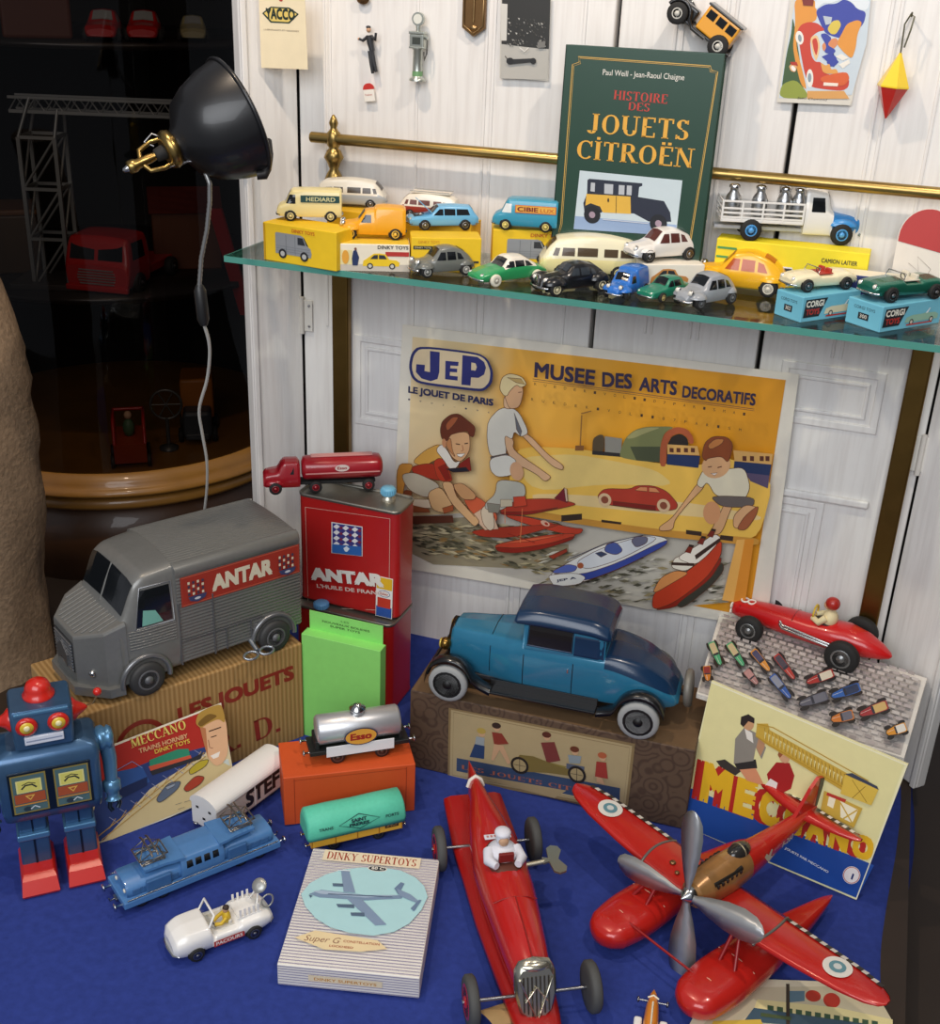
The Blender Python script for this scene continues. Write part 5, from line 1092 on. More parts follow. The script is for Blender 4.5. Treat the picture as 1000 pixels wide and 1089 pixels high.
    for sg in (1, -1): q.tube([(x+sg*1.35+1.15*math.cos(a), 10.9+.75*math.sin(a), 2.2+.75*math.sin(a)*-.3) for a in [2*math.pi*i/16 for i in range(16)]], .22, 6, True)
    obj('winding_key', q, t)
tin_van()

# ------------------------------------------------------------------ red cans, tanker lorry, green card
RED = paint('a81d1c')
TINM = M('8d8a80', .38, .8, 0, .2)
def tin_can(name, label, x0, x1, yf, d, z0, z1, r=.012):
    m = frame(((x0+x1)/2, yf+d/2, z0), R_(-1.5)); t = thing(name, label, 'can', m); w2, d2 = (x1-x0)/2, d/2
    def rr(s, z):
        o_ = []
        for cx, cy, a0 in ((w2-r, d2-r, 0), (-w2+r, d2-r, 90), (-w2+r, -d2+r, 180), (w2-r, -d2+r, 270)):
            for a in range(a0, a0+91, 15): o_.append((cx+(r+s)*math.cos(R_(a)), cy+(r+s)*math.sin(R_(a)), z))
        return o_
    H = z1-z0; q = B(RED); q.loft([rr(-.001, 0), rr(.0012, .001), rr(.0012, .004), rr(0, .006), rr(0, H-.006)]); obj('can_body', q, t)
    q = B(TINM); q.loft([rr(0, H-.006), rr(.0014, H-.004), rr(.0014, H), rr(-.001, H), rr(-.002, H-.003)], False); q.loft([rr(-.002, H-.0032), rr(-.002, H-.003)]); obj('rim', q, t)
    return t, m, H
t, m, H = tin_can('oil_can', 'upright red oil can with white lettering and a blue cap behind the green card', -.418, -.236, -.2, .068, .176, .372)
q = B(M('b9b4a4', .3, .7)); sp = m.inverted() @ at_z(413, 531, .37); sp.z = H-.004
sp.y = max(-.018, min(.018, sp.y))
q.lathe([(.012, 0), (.012, .006), (.0095, .008), (.0095, .012)], sp, seg=20); obj('spout', q, t)
q = B(M('6fb0cf', .4)); q.lathe([(.0115, .011), (.012, .013), (.012, .021), (.0105, .0235), (0, .024)], sp, seg=24)
for i in range(20): a = 2*math.pi*i/20; q.box((sp.x+.012*math.cos(a), sp.y+.012*math.sin(a), sp.z+.017), (.0016, .0016, .007))
obj('blue_cap', q, t)
fm = m.to_3x3(); P = Print(m @ Vector((0, -.034, 0)), fm @ Vector((1, 0, 0)), Vector((0, 0, 1)), .0005); P.fr = (280, 480, 3.63)
P.tl('d9b8a8', .0009, '163,215 490,260 486,610 432,612 175,600', True)
P.tp('dcd8d4', '264,272 384,290 384,405 264,392'); P.tp('3d3a7e', '268,276 381,293 381,402 268,389')
for i in range(3):
    for j in range(4):
        x, y = 284+i*36, 290+j*22+i*5; P.tp('e4e0e0', f'{x},{y-10} {x+13},{y} {x},{y+10} {x-13},{y}'); P.tp('7c2a44', f'{x+18},{y-2} {x+26},{y+5} {x+18},{y+12} {x+10},{y+5}')
P.tp('2f62a8', '268,356 381,366 381,402 268,389'); P.tp('dfe6ee', '312,372 324,364 336,374 326,386 318,384')
P.tt('ANTAR', '188,490 470,520', .0215, 'eae4dc', bold=.07); P.tt("L'HUILE DE FRANCE", '210,523 480,556', .0070, 'e2c8be', bold=.03)
obj('printed_front', P, t, True)
# plain paper leaflet leaning on the can
m2 = m @ Matrix.Translation((.068, -.0365, 0)) @ Matrix.Rotation(R_(-2), 4, 'X'); t2 = thing('paper_leaflet', 'narrow blue and red leaflet with an oval emblem leaning on the oil can', 'leaflet', m2)
q = B(card('e9e6e0')); q.box((0, -.0004, .037), (.03, .0008, .074)); obj('sheet', q, t2)
P = Print(m2 @ Vector((0, -.0008, 0)), m2.to_3x3() @ Vector((1, 0, 0)), m2.to_3x3() @ Vector((0, 0, 1)), .0002)
P.rect(-.014, .001, .014, .020, '2f56a4'); P.rect(-.012, .018, .012, .036, 'c83c2a'); P.rect(-.014, .052, .014, .073, 'e6b62c'); P.ell(0, .044, .0105, .006, '2c4a8c'); P.ell(0, .044, .0096, .0051, 'efece6'); P.text('Esso', -.007, .042, .007, .0045, 'b8281f', .03)
obj('printed_front', P, t2, True)
t, m, H = tin_can('red_tin', 'plain dark red tin standing under the oil can behind the green card', -.4165, -.236, -.222, .09, .003, .1755)
cp = at_z(335, 652, .176); cp.y = max(-.226, min(-.215, cp.y)); t = thing('bottle_cap', 'loose ribbed blue screw cap lying on the red tin', 'cap', Matrix.Translation((cp.x, -.2135, .1755)))
q = B(M('5f97c8', .4)); q.lathe([(.0125, 0), (.0128, .001), (.0122, .008), (.0105, .0095), (0, .0098)], seg=24)
for i in range(20): a = 2*math.pi*i/20; q.box((.0125*math.cos(a), .0125*math.sin(a), .0045), (.0014, .0014, .007))
obj('cap', q, t)
def tanker():
    s = .0105; m = place((336, 524), (392, 521.5), .372, (1.4, 1.5), (-4.6, 1.5)); t = thing('tanker_lorry', 'dark red toy tanker lorry lying along the top of the oil can', 'lorry', m)
    D = paint('9a1420'); q = B()
    Shell([(7.2, .7, 1.7, 1.95, .8, 1.0, .7), (6.9, .6, 2.0, 2.3, 1.0, 1.25, .9), (5.6, .6, 2.1, 2.5, 1.2, 1.35, 1.1), (5.2, .6, 2.1, 3.2, 1.3, 1.4, 1.1), (4.7, .6, 2.1, 3.6, 1.3, 1.45, 1.15), (3.4, .6, 2.1, 3.6, 1.3, 1.45, 1.15), (3.1, .6, 2.0, 3.3, 1.2, 1.35, 1.0)], 26).build(q, D); obj('cab', q, t)
    q = B(DARKGLASS); sh = Shell([(5.2, .6, 2.1, 3.2, 1.3, 1.4, 1.1), (3.4, .6, 2.1, 3.6, 1.3, 1.45, 1.15)], 6); sh.side(q, [(5., 2.3), (3.8, 2.3), (3.8, 3.2), (4.8, 3.1)]); obj('window_glass', q, t)
    q = B(D); rings = []
    for x, k in ((2.9, .55), (2.7, .92), (2.3, 1), (-5.6, 1), (-6., .95), (-6.3, .6)): rings.append([(x, 1.55*k*math.cos(a), 2.55+1.35*k*math.copysign(abs(math.sin(a))**.8, math.sin(a))) for a in [2*math.pi*i/24 for i in range(24)]])
    q.loft(rings); obj('tank', q, t)
    q = B(M('c98a86', .4)); q.box((-1.7, 1.56, 2.35), (8.4, .06, .14)); q.box((-1.7, 0, 3.95), (7, .9, .12), .03); obj('trim_stripe', q, t)
    P = Print((0, 1.58, 0), (-1, 0, 0), (0, 0, 1), .05); P.STEP = .01; P.ell(1.6, 2.95, .8, .42, 'd8c8c0'); P.text('Esso', 1.05, 2.8, 2.15, .34, 'a02028', .03); obj('oval_emblem', P, t)
    q = B(TYRE); q.box((0, 0, .9), (11, 1.6, .35), .1); obj('chassis', q, t)
    for x in (5.9, 1.4, -4.6):
        for sg in (1, -1): wheel(t, x, sg*1.5, .72, .45, TYRE, D, .55)
    for sg in (1, -1): q = B(D); q.ell((5.9, sg*1.15, 1.1), (1.1, .5, .62), 12, 6, 0, 90); obj('fender', q, t)
tanker()
# green folded card
GRN = card('8edc70')
a, c = at_y(323, 775, -.335), at_y(404, 775, -.335); hz = at_y(360, 681, -.335).z
o, K = carton('folded_card', 'bright green folded card standing between the carton and the red tin', 'card', None, None, 0, hz-.003, .022, dict(front=GRN), fixed=(Vector((a.x, -.335, .003)), Vector((c.x, -.335, .003))), bev=.0008)
q = B(GRN); q.T = Matrix.Translation((0, K['d'], hz-.003)); q.box((K['w']/2, -.0008, .016), (K['w']*.93, .0012, .034)); 
P = Print(K['m'] @ Vector((0, K['d']-.0016, hz-.003)), K['m'].to_3x3() @ Vector((1, 0, 0)), (0, 0, 1), .0003)
obj('upright_flap', q, o); W_ = K['w']; P.text('LES', W_*.44, .024, W_*.54, .003, '4a6a3a'); P.text('NOUVEAUX BOLIDES', W_*.2, .017, W_*.8, .0035, '4a6a3a', .02); P.text('SUPER TOYS', W_*.3, .011, W_*.68, .0035, '4a6a3a', .02); fprint(o, P, 'printed_flap')

# ------------------------------------------------------------------ leaning brochure
class Lean(Print):
    """a plane standing on the floor line through the photo points L and Rr, leaning back by (90 - deg)"""
    def __init__(s, L, Rr, deg, z=0., lift=.0006):
        a, c = at_z(*L, z), at_z(*Rr, z); e = (c-a).normalized(); n = Vector((-e.y, e.x, 0)); s.up = n*math.cos(R_(deg))+Vector((0, 0, 1))*math.sin(R_(deg))
        super().__init__(a, e, s.up, lift); s.a = a; s.m = Matrix(((e.x, n.x, 0, a.x), (e.y, n.y, 0, a.y), (0, 0, 1, a.z), (0, 0, 0, 1)))
    def board(s, b, st, th):
        uv = s.P(st) if isinstance(st, str) else st; n = len(uv)
        f = [s.o+s.e*u+s.g*v for u, v in uv]; k = [p-s.n*th for p in f]
        b.add(f+k, [tuple(range(n)), tuple(range(n, 2*n))[::-1]]+[(i, (i+1) % n, n+(i+1) % n, n+i) for i in range(n)], False); return b
def brochure():
    P = Lean((112, 893), (217, 855), 66, .004); P.STEP = .00003; t = thing('toy_brochure', 'red topped paper brochure with a boy\'s face leaning on the corrugated carton', 'brochure', P.m)
    q = B(card('e6dfc8')); P.board(q, '104,798 235,747.5 252,842 118,893 92,901', .0012); obj('sheet', q, t, True)
    P.fr = (70, 680, 3.704)
    P.tp('d9c9a0', '128,440 612,252 668,590 180,788 85,812'); P.tp('c8d2cc', '520,520 640,470 664,590 560,640 470,620')
    P.tp('b02a20', '128,440 560,272 555,440 440,470 150,560 135,560'); P.tp('e8e0cc', '128,436 612,250 612,256 130,444')
    P.tp('2c3f78', '140,560 330,480 560,420 548,450 330,590 150,790 85,812 95,730'); P.tp('d0bd8c', '330,600 560,455 650,500 660,590 180,788 150,790')
    for i in range(9): x = 170+i*42; y = 745-i*33; P.tl('b58f4a', .0012, f'{x},{y} {x+26},{y-40}'); P.tl('8c93b8', .0008, f'{x},{y-45} {x+40},{y-20}')
    P.tl('b58f4a', .0014, '95,800 545,445'); P.tl('b58f4a', .0014, '140,790 550,460'); P.tp('31589c', '150,590 200,520 300,500 330,560 250,600 160,650'); P.tp('1d2c58', '160,610 320,540 320,575 165,655'); P.tl('7c92c8', .001, '190,520 260,480 300,505')
    P.tp('2f8a6a', '328,475 440,432 482,430 488,455 350,505 330,500'); P.tp('c9553a', '325,500 490,455 495,468 335,522'); P.tp('2c2c33', '330,518 500,465 540,445 530,470 340,535')
    P.rnd = True; P.ol = '4a3a2c'
    P.tp('b8a530', '482,515 520,480 565,470 550,500 490,535'); P.tp('a8402c', '460,585 510,535 548,540 530,570 475,602'); P.tp('5f6c80', '352,630 400,565 455,555 440,590 370,645'); P.tp('94a0b0', '392,580 430,565 425,578 398,592')
    P.ol = None
    P.tp('dfb088', '525,335 600,300 630,310 640,440 620,485 590,500 560,470 548,400'); P.tp('b9784e', '525,340 550,350 560,470 545,420'); P.tp('b08a3e', '508,330 520,290 560,268 610,252 625,300 625,330 600,312 560,330 530,350'); P.tp('7a5a24', '515,330 560,290 600,300 560,325 530,345'); P.tl('3a2418', .0018, '562,362 610,345'); P.tl('3a2418', .0014, '570,385 592,378'); P.tl('8a4a30', .001, '560,395 565,425 578,428'); P.tp('f0e8dc', '568,458 606,440 600,462 580,470')
    P.tt('MECCANO', '258,428 475,350', .0140, 'e2d06a', serif=True); P.tt('TRAINS HORNBY', '288,448 480,386', .0068, 'd9a87a', bold=.03); P.tt('DINKY TOYS', '350,450 488,406', .0064, 'd9b84a', bold=.03)
    P.rnd = False
    for x, y in ((430, 650), (465, 640), (440, 668)): P.tl('8a8474', .0008, f'{x},{y} {x+25},{y-8}')
    P.tp('1f2f68', '380,740 500,690 520,690 520,650 664,590 668,600 200,792'); obj('printed_front', P, t, True)
brochure()

# ------------------------------------------------------------------ railway pieces
RUST = M('8a8078', .4, .7)
def rail_wheels(t, xs, y, r, mat=None):
    for x in xs:
        for sg in (1, -1): wheel(t, x, sg*y, r, .3, mat or M('2a2a2a', .4, .5), M('6f6c66', .35, .8), .7)
        q = B(M('2a2a2a', .4, .5)); q.cyl((x, -y, r), (x, y, r), .15, seg=8); obj('axle', q, t)
def buffers(t, x, sg, y, z, s=1.):
    for k in (1, -1): q = B(CHROME); q.lathe([(.12*s, 0), (.12*s, .6*s), (.38*s, .62*s), (.34*s, .75*s), (0, .8*s)], (x, k*y, z), (sg, 0, 0), 14); obj('buffer', q, t)
def stef():
    m = place((233, 893), (306, 838), .004, (7.2, 2.5), (-7.2, 2.5), None); s = m.to_scale().x
    t = thing('refrigerator_wagon', 'white roofed model railway van with black lettering behind the blue engine', 'wagon', m)
    W = M('ece9e4', .45); q = B(M('c9b8ae', .5)); q.box((0, 0, 3.0), (14.4, 4.8, 4.0), .1); obj('wagon_body', q, t)
    q = B(W); rr = [(2.6*math.cos(a), 4.9+1.5*math.sin(a)) for a in [math.pi*i/16 for i in range(17)]]+[(-2.6, 4.75), (2.6, 4.75)]; q.prism(rr, -7.5, 7.5, 'yz'); obj('roof', q, t)
    for sg in (1, -1):
        q = B(W); q.box((sg*7.3, 0, 3.2), (.25, 4.8, 4.2), .05); q.use(TYRE)
        for y, z in ((-1.2, 4.2), (1.2, 4.2), (0, 2.6)): q.box((sg*7.45, y, z), (.05, .5, .35))
        obj('end_panel', q, t)
    P = Print((0, 2.4, 0), (-1, 0, 0), (0, 0, 1), .03); P.STEP = .01; P.text('STEF', -1.5, 1.9, 5.6, 2.6, '23211f', .05); P.rect(.28, 1.1, .5, 4.9, 'e8e2dc'); P.line([(-7, 1.2), (7, 1.2)], .1, '8d8078'); obj('printed_side', P, t)
    q = B(M('2a2622', .6)); q.box((0, 0, .9), (13.5, 2.6, .5), .1); obj('chassis', q, t); rail_wheels(t, (4.6, -4.6), 1.7, .8); buffers(t, 7.2, 1, 1.4, 1.3); buffers(t, -7.2, -1, 1.4, 1.3)
stef()
def engine():
    m = Matrix.Translation((0, 0, -.0115)) @ place((134, 970), (298, 903), .0145, (9.9, 2.75), (-9.9, 2.75)); t = thing('electric_locomotive', 'blue model electric locomotive with two folded pantographs on its roof', 'locomotive', m)
    BL = M('4f7fb4', .38, 0, .2, .1, 1.5); BD = M('3d6798', .4, 0, .1, .1, 1.5)
    q = B(BL); q.box((0, 0, 1.75), (20., 5.6, .9), .12); q.use(BD); q.box((0, 0, 1.2), (19.4, 4.9, .5), .1); obj('running_board', q, t)
    for sg in (1, -1):
        q = B(BL); q.loft([[(sg*x, y*k, z) for y, z in ((-2.05, 2.1), (-2.1, 3.2), (-1.7, 3.75), (0, 3.9), (1.7, 3.75), (2.1, 3.2), (2.05, 2.1))] for x, k in ((2.6, 1), (9.0, 1), (9.35, .93))]); obj('bonnet', q, t)
        for k in (1, -1):
            q = B(BD); q.box((sg*5.9, k*2.08, 2.75), (5.6, .1, .8), .03)
            for i in range(5): q.box((sg*(3.6+i*1.15), k*2.12, 2.75), (.85, .12, .7), .03)
            obj('louvre_panel', q, t)
        q = B(BL); q.prism([(sg*2.2, -2.3), (sg*3.4, -2.2), (sg*4.4, -2.0), (sg*7.0, -1.9), (sg*7.0, 1.9), (sg*4.4, 2.0), (sg*3.4, 2.2), (sg*2.2, 2.3)], 4.75, 5.1, 'xy'); q.use(BD); q.box((sg*5.6, 0, 4.3), (2.2, 2.2, 1.0), .1); obj('roof_plate', q, t)
        buffers(t, sg*10.0, sg, 1.9, 1.5, 1.3)
        q = B(STEEL); q.box((sg*10.1, 0, 1.1), (.3, 1.0, .4), .05); q.tube([(sg*10.2, 0, 1.1), (sg*10.8, 0, 1.0), (sg*10.9, 0, 1.4)], .1, 6); obj('coupling', q, t)
        for k in (1, -1): q = B(M('e8e2cc', .2, 0, .4)); q.ell((sg*9.4, k*1.3, 2.8), (.14, .28, .28), 10, 6); obj('lamp', q, t)
        # folded pantograph
        q = B(M('9a938a', .3, .9)); x0 = sg*5.6; T_ = lambda p, r=.09: q.tube(p, r, 6)
        T_([(x0-1.4, -1.2, 5.25), (x0+1.4, -1.2, 5.25), (x0+1.4, 1.2, 5.25), (x0-1.4, 1.2, 5.25), (x0-1.4, -1.2, 5.25)], .11)
        for k in (1, -1):
            T_([(x0-1.3, k*1.1, 5.3), (x0+1.7, k*1.35, 6.0), (x0-.2, k*1.3, 6.9)]); T_([(x0+1.3, k*1.1, 5.3), (x0-1.7, k*1.35, 6.0), (x0+.2, k*1.3, 6.9)]); q.cyl((x0-1.2, k*1.2, 5.1), (x0-1.2, k*1.2, 5.35), .16, seg=8); q.cyl((x0+1.2, k*1.2, 5.1), (x0+1.2, k*1.2, 5.35), .16, seg=8)
        T_([(x0+1.7, -1.35, 6.0), (x0+1.7, 1.35, 6.0)]); T_([(x0-1.7, -1.35, 6.0), (x0-1.7, 1.35, 6.0)]); T_([(x0-1.7, -1.3, 6.0), (x0-.1, 1.2, 6.85)]); T_([(x0+1.7, 1.3, 6.0), (x0+.1, -1.2, 6.85)])
        for dx in (-.35, .35): T_([(x0+dx, -2.0, 6.7), (x0+dx, -1.5, 7.0), (x0+dx, 1.5, 7.0), (x0+dx, 2.0, 6.7)], .12)
        obj('pantograph', q, t)
    cab = Shell([(2.7, 2.1, 3.6, 4.7, 2.35, 2.4, 2.1), (2.4, 2.1, 3.6, 4.95, 2.4, 2.45, 2.15), (-2.4, 2.1, 3.6, 4.95, 2.4, 2.45, 2.15), (-2.7, 2.1, 3.6, 4.7, 2.35, 2.4, 2.1)], 10, .15); q = B(); cab.build(q, BL); obj('driver_cab', q, t)
    for x in (-1.6, -.5, .6, 1.7):
        for sg in (1, -1): q = B(DARKGLASS); cab.side(q, [(x-.4, 3.5), (x+.4, 3.5), (x+.35, 4.4), (x-.35, 4.4)], .04, (sg,)); obj('cab_window', q, t)
    for x, w_ in ((5.6, 3.0), (-4.4, 2.4)): q = B(BD); q.box((x, 2.3, 3.0), (w_, .5, 1.6), .1); obj('side_locker', q, t)
    q = B(STEEL)
    for k in (1, -1):
        q.tube([(9.6, k*2.75, 2.4), (-9.6, k*2.75, 2.4)], .08, 6)
    obj('hand_rail', q, t)
    for xs in ((7.6, 5.0), (-5.0, -7.6)):
        q = B(M('2b2a2c', .5, .3)); q.box((sum(xs)/2, 0, .95), (5.2, 3.4, .7), .1); obj('bogie', q, t); rail_wheels(t, xs, 1.75, .9)
engine()
o, K = carton('orange_box', 'orange cardboard box carrying the silver tank wagon', 'box', (303, 878), (441, 862), .003, .086, .088, dict(front=card('d2521f')), bev=.0012)
P = K['front']; W_ = K['w']
for u in (W_*.08, W_*.93): P.line([(u, .003), (u, .083)], .0008, '9c3a14')
P.line([(W_*.08, .080), (W_*.93, .080)], .0007, '9c3a14'); fprint(o, P, 'printed_border')
ZO = K['z']
def tank_wagon():
    m = place((360, 813), (407, 806), ZO, (2.6, 1.75), (-2.6, 1.75)); t = thing('tank_wagon', 'silver tank wagon with an oval petrol emblem on the orange box', 'wagon', m)
    q = B(M('d2d3d6', .38, .7)); rings = []
    for x, k in ((4.9, .5), (4.85, .88), (4.6, 1), (-4.6, 1), (-4.85, .88), (-4.9, .5)): rings.append([(x, 1.75*k*math.cos(a), 3.95+1.75*k*math.sin(a)) for a in [2*math.pi*i/28 for i in range(28)]])
    q.loft(rings); obj('tank', q, t)
    q = B(CHROME); q.lathe([(.85, 5.5), (.85, 6.0), (.95, 6.05), (.95, 6.25), (.5, 6.5), (.4, 6.75), (0, 6.8)], (0, 0, 0), seg=20); obj('filler_dome', q, t)
    BK = M('1b1c1c', .5); q = B(BK); q.box((0, 0, 1.75), (11.6, 3.3, .55), .08); q.box((4.9, 0, 2.4), (.5, 2.6, 1.6), .1); q.box((-4.9, 0, 2.4), (.5, 2.6, 1.6), .1); q.box((0, 1.5, 1.2), (6.5, .15, .5), .05); obj('chassis', q, t)
    q = B(card('e9eaec')); q.box((.0, 1.75, 1.9), (7.9, .12, 1.35), .02); obj('blank_board', q, t)
    P = Print((0, 1.75, 0), (-1, 0, 0), (0, 0, 1), .25); P.STEP = .02
    P.ell(0, 3.65, 1.95, 1.15, '2a2f52', 32); P.ell(0, 3.65, 1.8, 1.02, 'e8a43c', 32); P.text('Esso', -1.25, 3.3, 1.25, .85, 'a8261c', .05); obj('oval_emblem', P, t)
    rail_wheels(t, (2.6, -2.6), 1.45, .85, BK); buffers(t, 5.8, 1, 1.2, 1.8); buffers(t, -5.8, -1, 1.2, 1.8)
tank_wagon()
def covered_wagon():
    m = place((356, 904.5), (403.5, 893.5), .004, (3.1, 1.8), (-3.1, 1.8)); t = thing('covered_wagon', 'yellow railway wagon under a turquoise tarpaulin in front of the orange box', 'wagon', m)
    q = B(M('eab038', .45)); q.box((0, 0, 2.3), (12.6, 4.0, 2.0), .1); q.use(M('b57a1c', .5))
    for x in (-6.2, -3, 0, 3, 6.2): q.box((x, 2.03, 2.3), (.14, .08, 1.9), .02)
    obj('wagon_body', q, t)
    q = B(M('5cc9a8', .6, 0, 0, .1, 2)); rings = []; rnd = random.Random(2)
    prof = [(-2.2, 2.55), (-2.3, 3.3), (-2.15, 4.4), (-1.7, 5.4), (-.9, 5.95), (0, 6.1), (.9, 5.95), (1.7, 5.4), (2.15, 4.4), (2.3, 3.3), (2.2, 2.55)]
    for x, k in ((6.75, .72), (6.65, .9), (6.4, 1), (3.2, 1.01), (0, .99), (-3.2, 1.01), (-6.4, 1), (-6.65, .9), (-6.75, .72)): rings.append([(x+rnd.uniform(-.04, .04), y*(.5+.5*k)+rnd.uniform(-.03, .03), 2.55+(z-2.55)*(k if z > 4 else 1)+rnd.uniform(-.03, .03)) for y, z in prof])
    q.loft(rings); obj('tarpaulin', q, t)
    P = Print((0, 2.3, 0), (-1, 0, 0), (0, 0, 1), .12); P.STEP = .02; D_ = '1f3f44'
    P.line([(-2.6, 3.75), (.2, 4.75), (3.0, 3.75), (.2, 2.75)], .12, D_, True); P.text('SAINT', -.9, 3.85, 1.2, .42, D_, .05); P.text('FRERES', -1.2, 3.3, 1.5, .42, D_, .05); P.text('TRANS', -5.3, 3.55, -3.4, .4, D_, .02); P.text('PORTS', 3.8, 3.55, 5.6, .4, D_, .02); 
    for v in P.v:
        lift = v.y-2.3; v.z += .55
        for (ya, za), (yb, zb_) in zip(prof[-1:-7:-1], prof[-2:-8:-1]):
            if za <= v.z <= zb_: v.y = ya+(yb-ya)*(v.z-za)/(zb_-za)+lift
    obj('printed_diamond', P, t)
    P = Print((0, 2.03, 0), (-1, 0, 0), (0, 0, 1), .05); P.STEP = .01; P.rect(3.8, 2.0, 5.7, 2.8, '4a2c18'); P.text('SNCF', 4.0, 2.2, 5.5, .4, 'c9a05a'); obj('number_plate', P, t)
    BK = M('2c2926', .5, .3); q = B(BK); q.box((0, 0, 1.05), (12., 2.8, .5), .08); obj('chassis', q, t); rail_wheels(t, (3.1, -3.1), 1.45, .85, BK); buffers(t, 6.2, 1, 1.2, 1.3); buffers(t, -6.2, -1, 1.2, 1.3)
covered_wagon()

# ------------------------------------------------------------------ striped carton, white breakdown car, robot
o, K = carton('striped_carton', 'flat purple striped carton picturing a grey airliner lying on the blue cloth', 'box', (295.5, 1047), (446, 1062), .004, .034, .214, dict(front=card('e9e4da')), bev=.0015)
P = K['front']; W_ = K['w']; ST = '9a90ac'
for i in range(8): P.rect(.001, .002+i*.0042, W_-.001, .0032+i*.0042, ST)
P.rect(W_*.22, .012, W_*.74, .022, 'ecd9b4'); P.text('DINKY SUPERTOYS', W_*.26, .0145, W_*.70, .0045, 'c98a3a', .02); fprint(o, P)
P = K['top']; D = K['d']
for i in range(42): P.rect(.001, .003+i*.005, W_-.001, .0043+i*.005, ST)
P.poly([(W_*x, D*y) for x, y in ((.02, .56), (.06, .66), (.16, .75), (.28, .81), (.42, .845), (.58, .86), (.72, .85), (.84, .80), (.92, .73), (.96, .64), (.93, .52), (.86, .40), (.76, .32), (.62, .275), (.45, .28), (.3, .31), (.18, .37), (.08, .46))], 'b2dcdf')
P.rect(W_*.1, D*.88, W_*.86, D*.98, 'ecdcbc'); P.text('DINKY SUPERTOYS', W_*.13, D*.896, W_*.83, .0145, 'a8402c', serif=True); P.ell(W_*.54, D*.845, W_*.075, D*.025, 'ece6d8'); P.ell(W_*.54, D*.845, W_*.068, D*.021, '2c3338'); P.text('60 C', W_*.495, D*.837, W_*.59, .0052, 'ece6d8', .03)
P.poly([(W_*x, D*y) for x, y in ((.07, .20), (.2, .27), (.66, .24), (.74, .18), (.56, .14), (.3, .13))], 'ecd6a8'); P.text('Super G', W_*.14, D*.185, W_*.4, .010, '8c5f4a', shear=.3); P.text('CONSTELLATION', W_*.42, D*.2, W_*.68, .0038, 'a8523a', .02); P.text('LOCKHEED', W_*.33, D*.155, W_*.5, .0034, 'a8523a', .02)
def AP(col, *pts): P.poly([(W_*x, D*y) for x, y in pts], col)
AP('7d94ae', (.08, .565), (.16, .61), (.5, .60), (.78, .63), (.77, .60), (.5, .555), (.16, .545)); AP('a9bccf', (.10, .59), (.16, .605), (.5, .595), (.76, .625), (.5, .578), (.16, .575))
AP('8398b2', (.27, .79), (.33, .80), (.42, .61), (.33, .61)); AP('8398b2', (.36, .56), (.48, .56), (.70, .37), (.62, .355)); AP('566a80', (.23, .675), (.31, .68), (.32, .655), (.24, .65)); AP('566a80', (.30, .50), (.43, .51), (.44, .48), (.32, .475)); AP('566a80', (.42, .44), (.52, .45), (.53, .42), (.43, .415))
AP('6d83a0', (.7, .68), (.74, .74), (.77, .73), (.74, .63)); AP('8398b2', (.72, .68), (.83, .64), (.9, .59), (.88, .575), (.75, .62)); AP('6d83a0', (.85, .52), (.9, .6), (.92, .6), (.88, .5)); AP('4c5e78', (.08, .555), (.1, .53), (.11, .55)); AP('e6edf0', (.24, .798), (.34, .802), (.34, .794), (.24, .79)); AP('4c5e78', (.22, .58), (.7, .605), (.7, .6), (.22, .574)); AP('5a7088', (.46, .36), (.66, .33), (.7, .34), (.5, .37)) if False else None
fprint(o, P, 'printed_lid')

t, sh = car_at('bulbous', 'white open breakdown car with a yellow clad driver beside the striped carton', 'car', (210, 1021), (270.5, 997), .004, paint('efece6'), hub=STEEL, group=None, tyre=TYRE)
cockpit(t, M('d8d2c4', .5), False)
q = B(paint('efece6')); q.tube([(1.5, -1.4, 2.7), (.9, -1.3, 3.9), (.9, 1.3, 3.9), (1.5, 1.4, 2.7)], .12, 6); q.use(glassy_small); q.quad((1.5, -1.4, 2.7), (.9, -1.3, 3.9), (.9, 1.3, 3.9), (1.5, 1.4, 2.7)); obj('windscreen', q, t)
q = B(M('d9b42c', .5)); q.ell((-.55, .55, 2.55), (.42, .5, .75), 12, 8); q.tube([(-.4, 1.0, 2.8), (.2, 1.2, 2.5), (.7, .9, 2.4)], .18, 8); q.tube([(-.4, .1, 2.8), (.2, .2, 2.6), (.7, .4, 2.45)], .18, 8); obj('driver_body', q, t)
q = B(M('c89a74', .6)); q.ell((-.5, .55, 3.45), (.32, .3, .36), 12, 8); q.use(M('3a2a20', .7)); q.ell((-.55, .55, 3.62), (.34, .32, .26), 12, 6); obj('driver_head', q, t)
q = B(paint('efece6')); q.box((-2.7, 0, 2.2), (2.4, 2.6, .15), .03)
for i in range(5): q.box((-1.7-i*.45, 1.25, 2.8), (.22, .1, 1.1), .02)
for i in range(4): q.box((-1.9-i*.5, -1.25, 2.7), (.22, .1, .9), .02)
q.box((-2.6, 1.25, 2.35), (2.4, .14, .18)); q.tube([(-3.4, -.9, 2.2), (-3.9, -.3, 3.6), (-3.9, .3, 3.6), (-3.4, .9, 2.2)], .1, 6); q.tube([(-3.9, 0, 3.5), (-4.4, 0, 4.2)], .1, 6); obj('rear_rack', q, t)
q = B(M('a9a9a4', .35, .5)); q.lathe([(.7, 0), (.75, .1), (.7, .2), (.2, .22)], (-4.2, .1, 4.3), (.5, .4, .75), 16); q.tube([(-4.6+.6*math.cos(a), .9, 2.9+.75*math.sin(a)) for a in [2*math.pi*i/16 for i in range(16)]], .09, 6, True); obj('signal_disc', q, t)
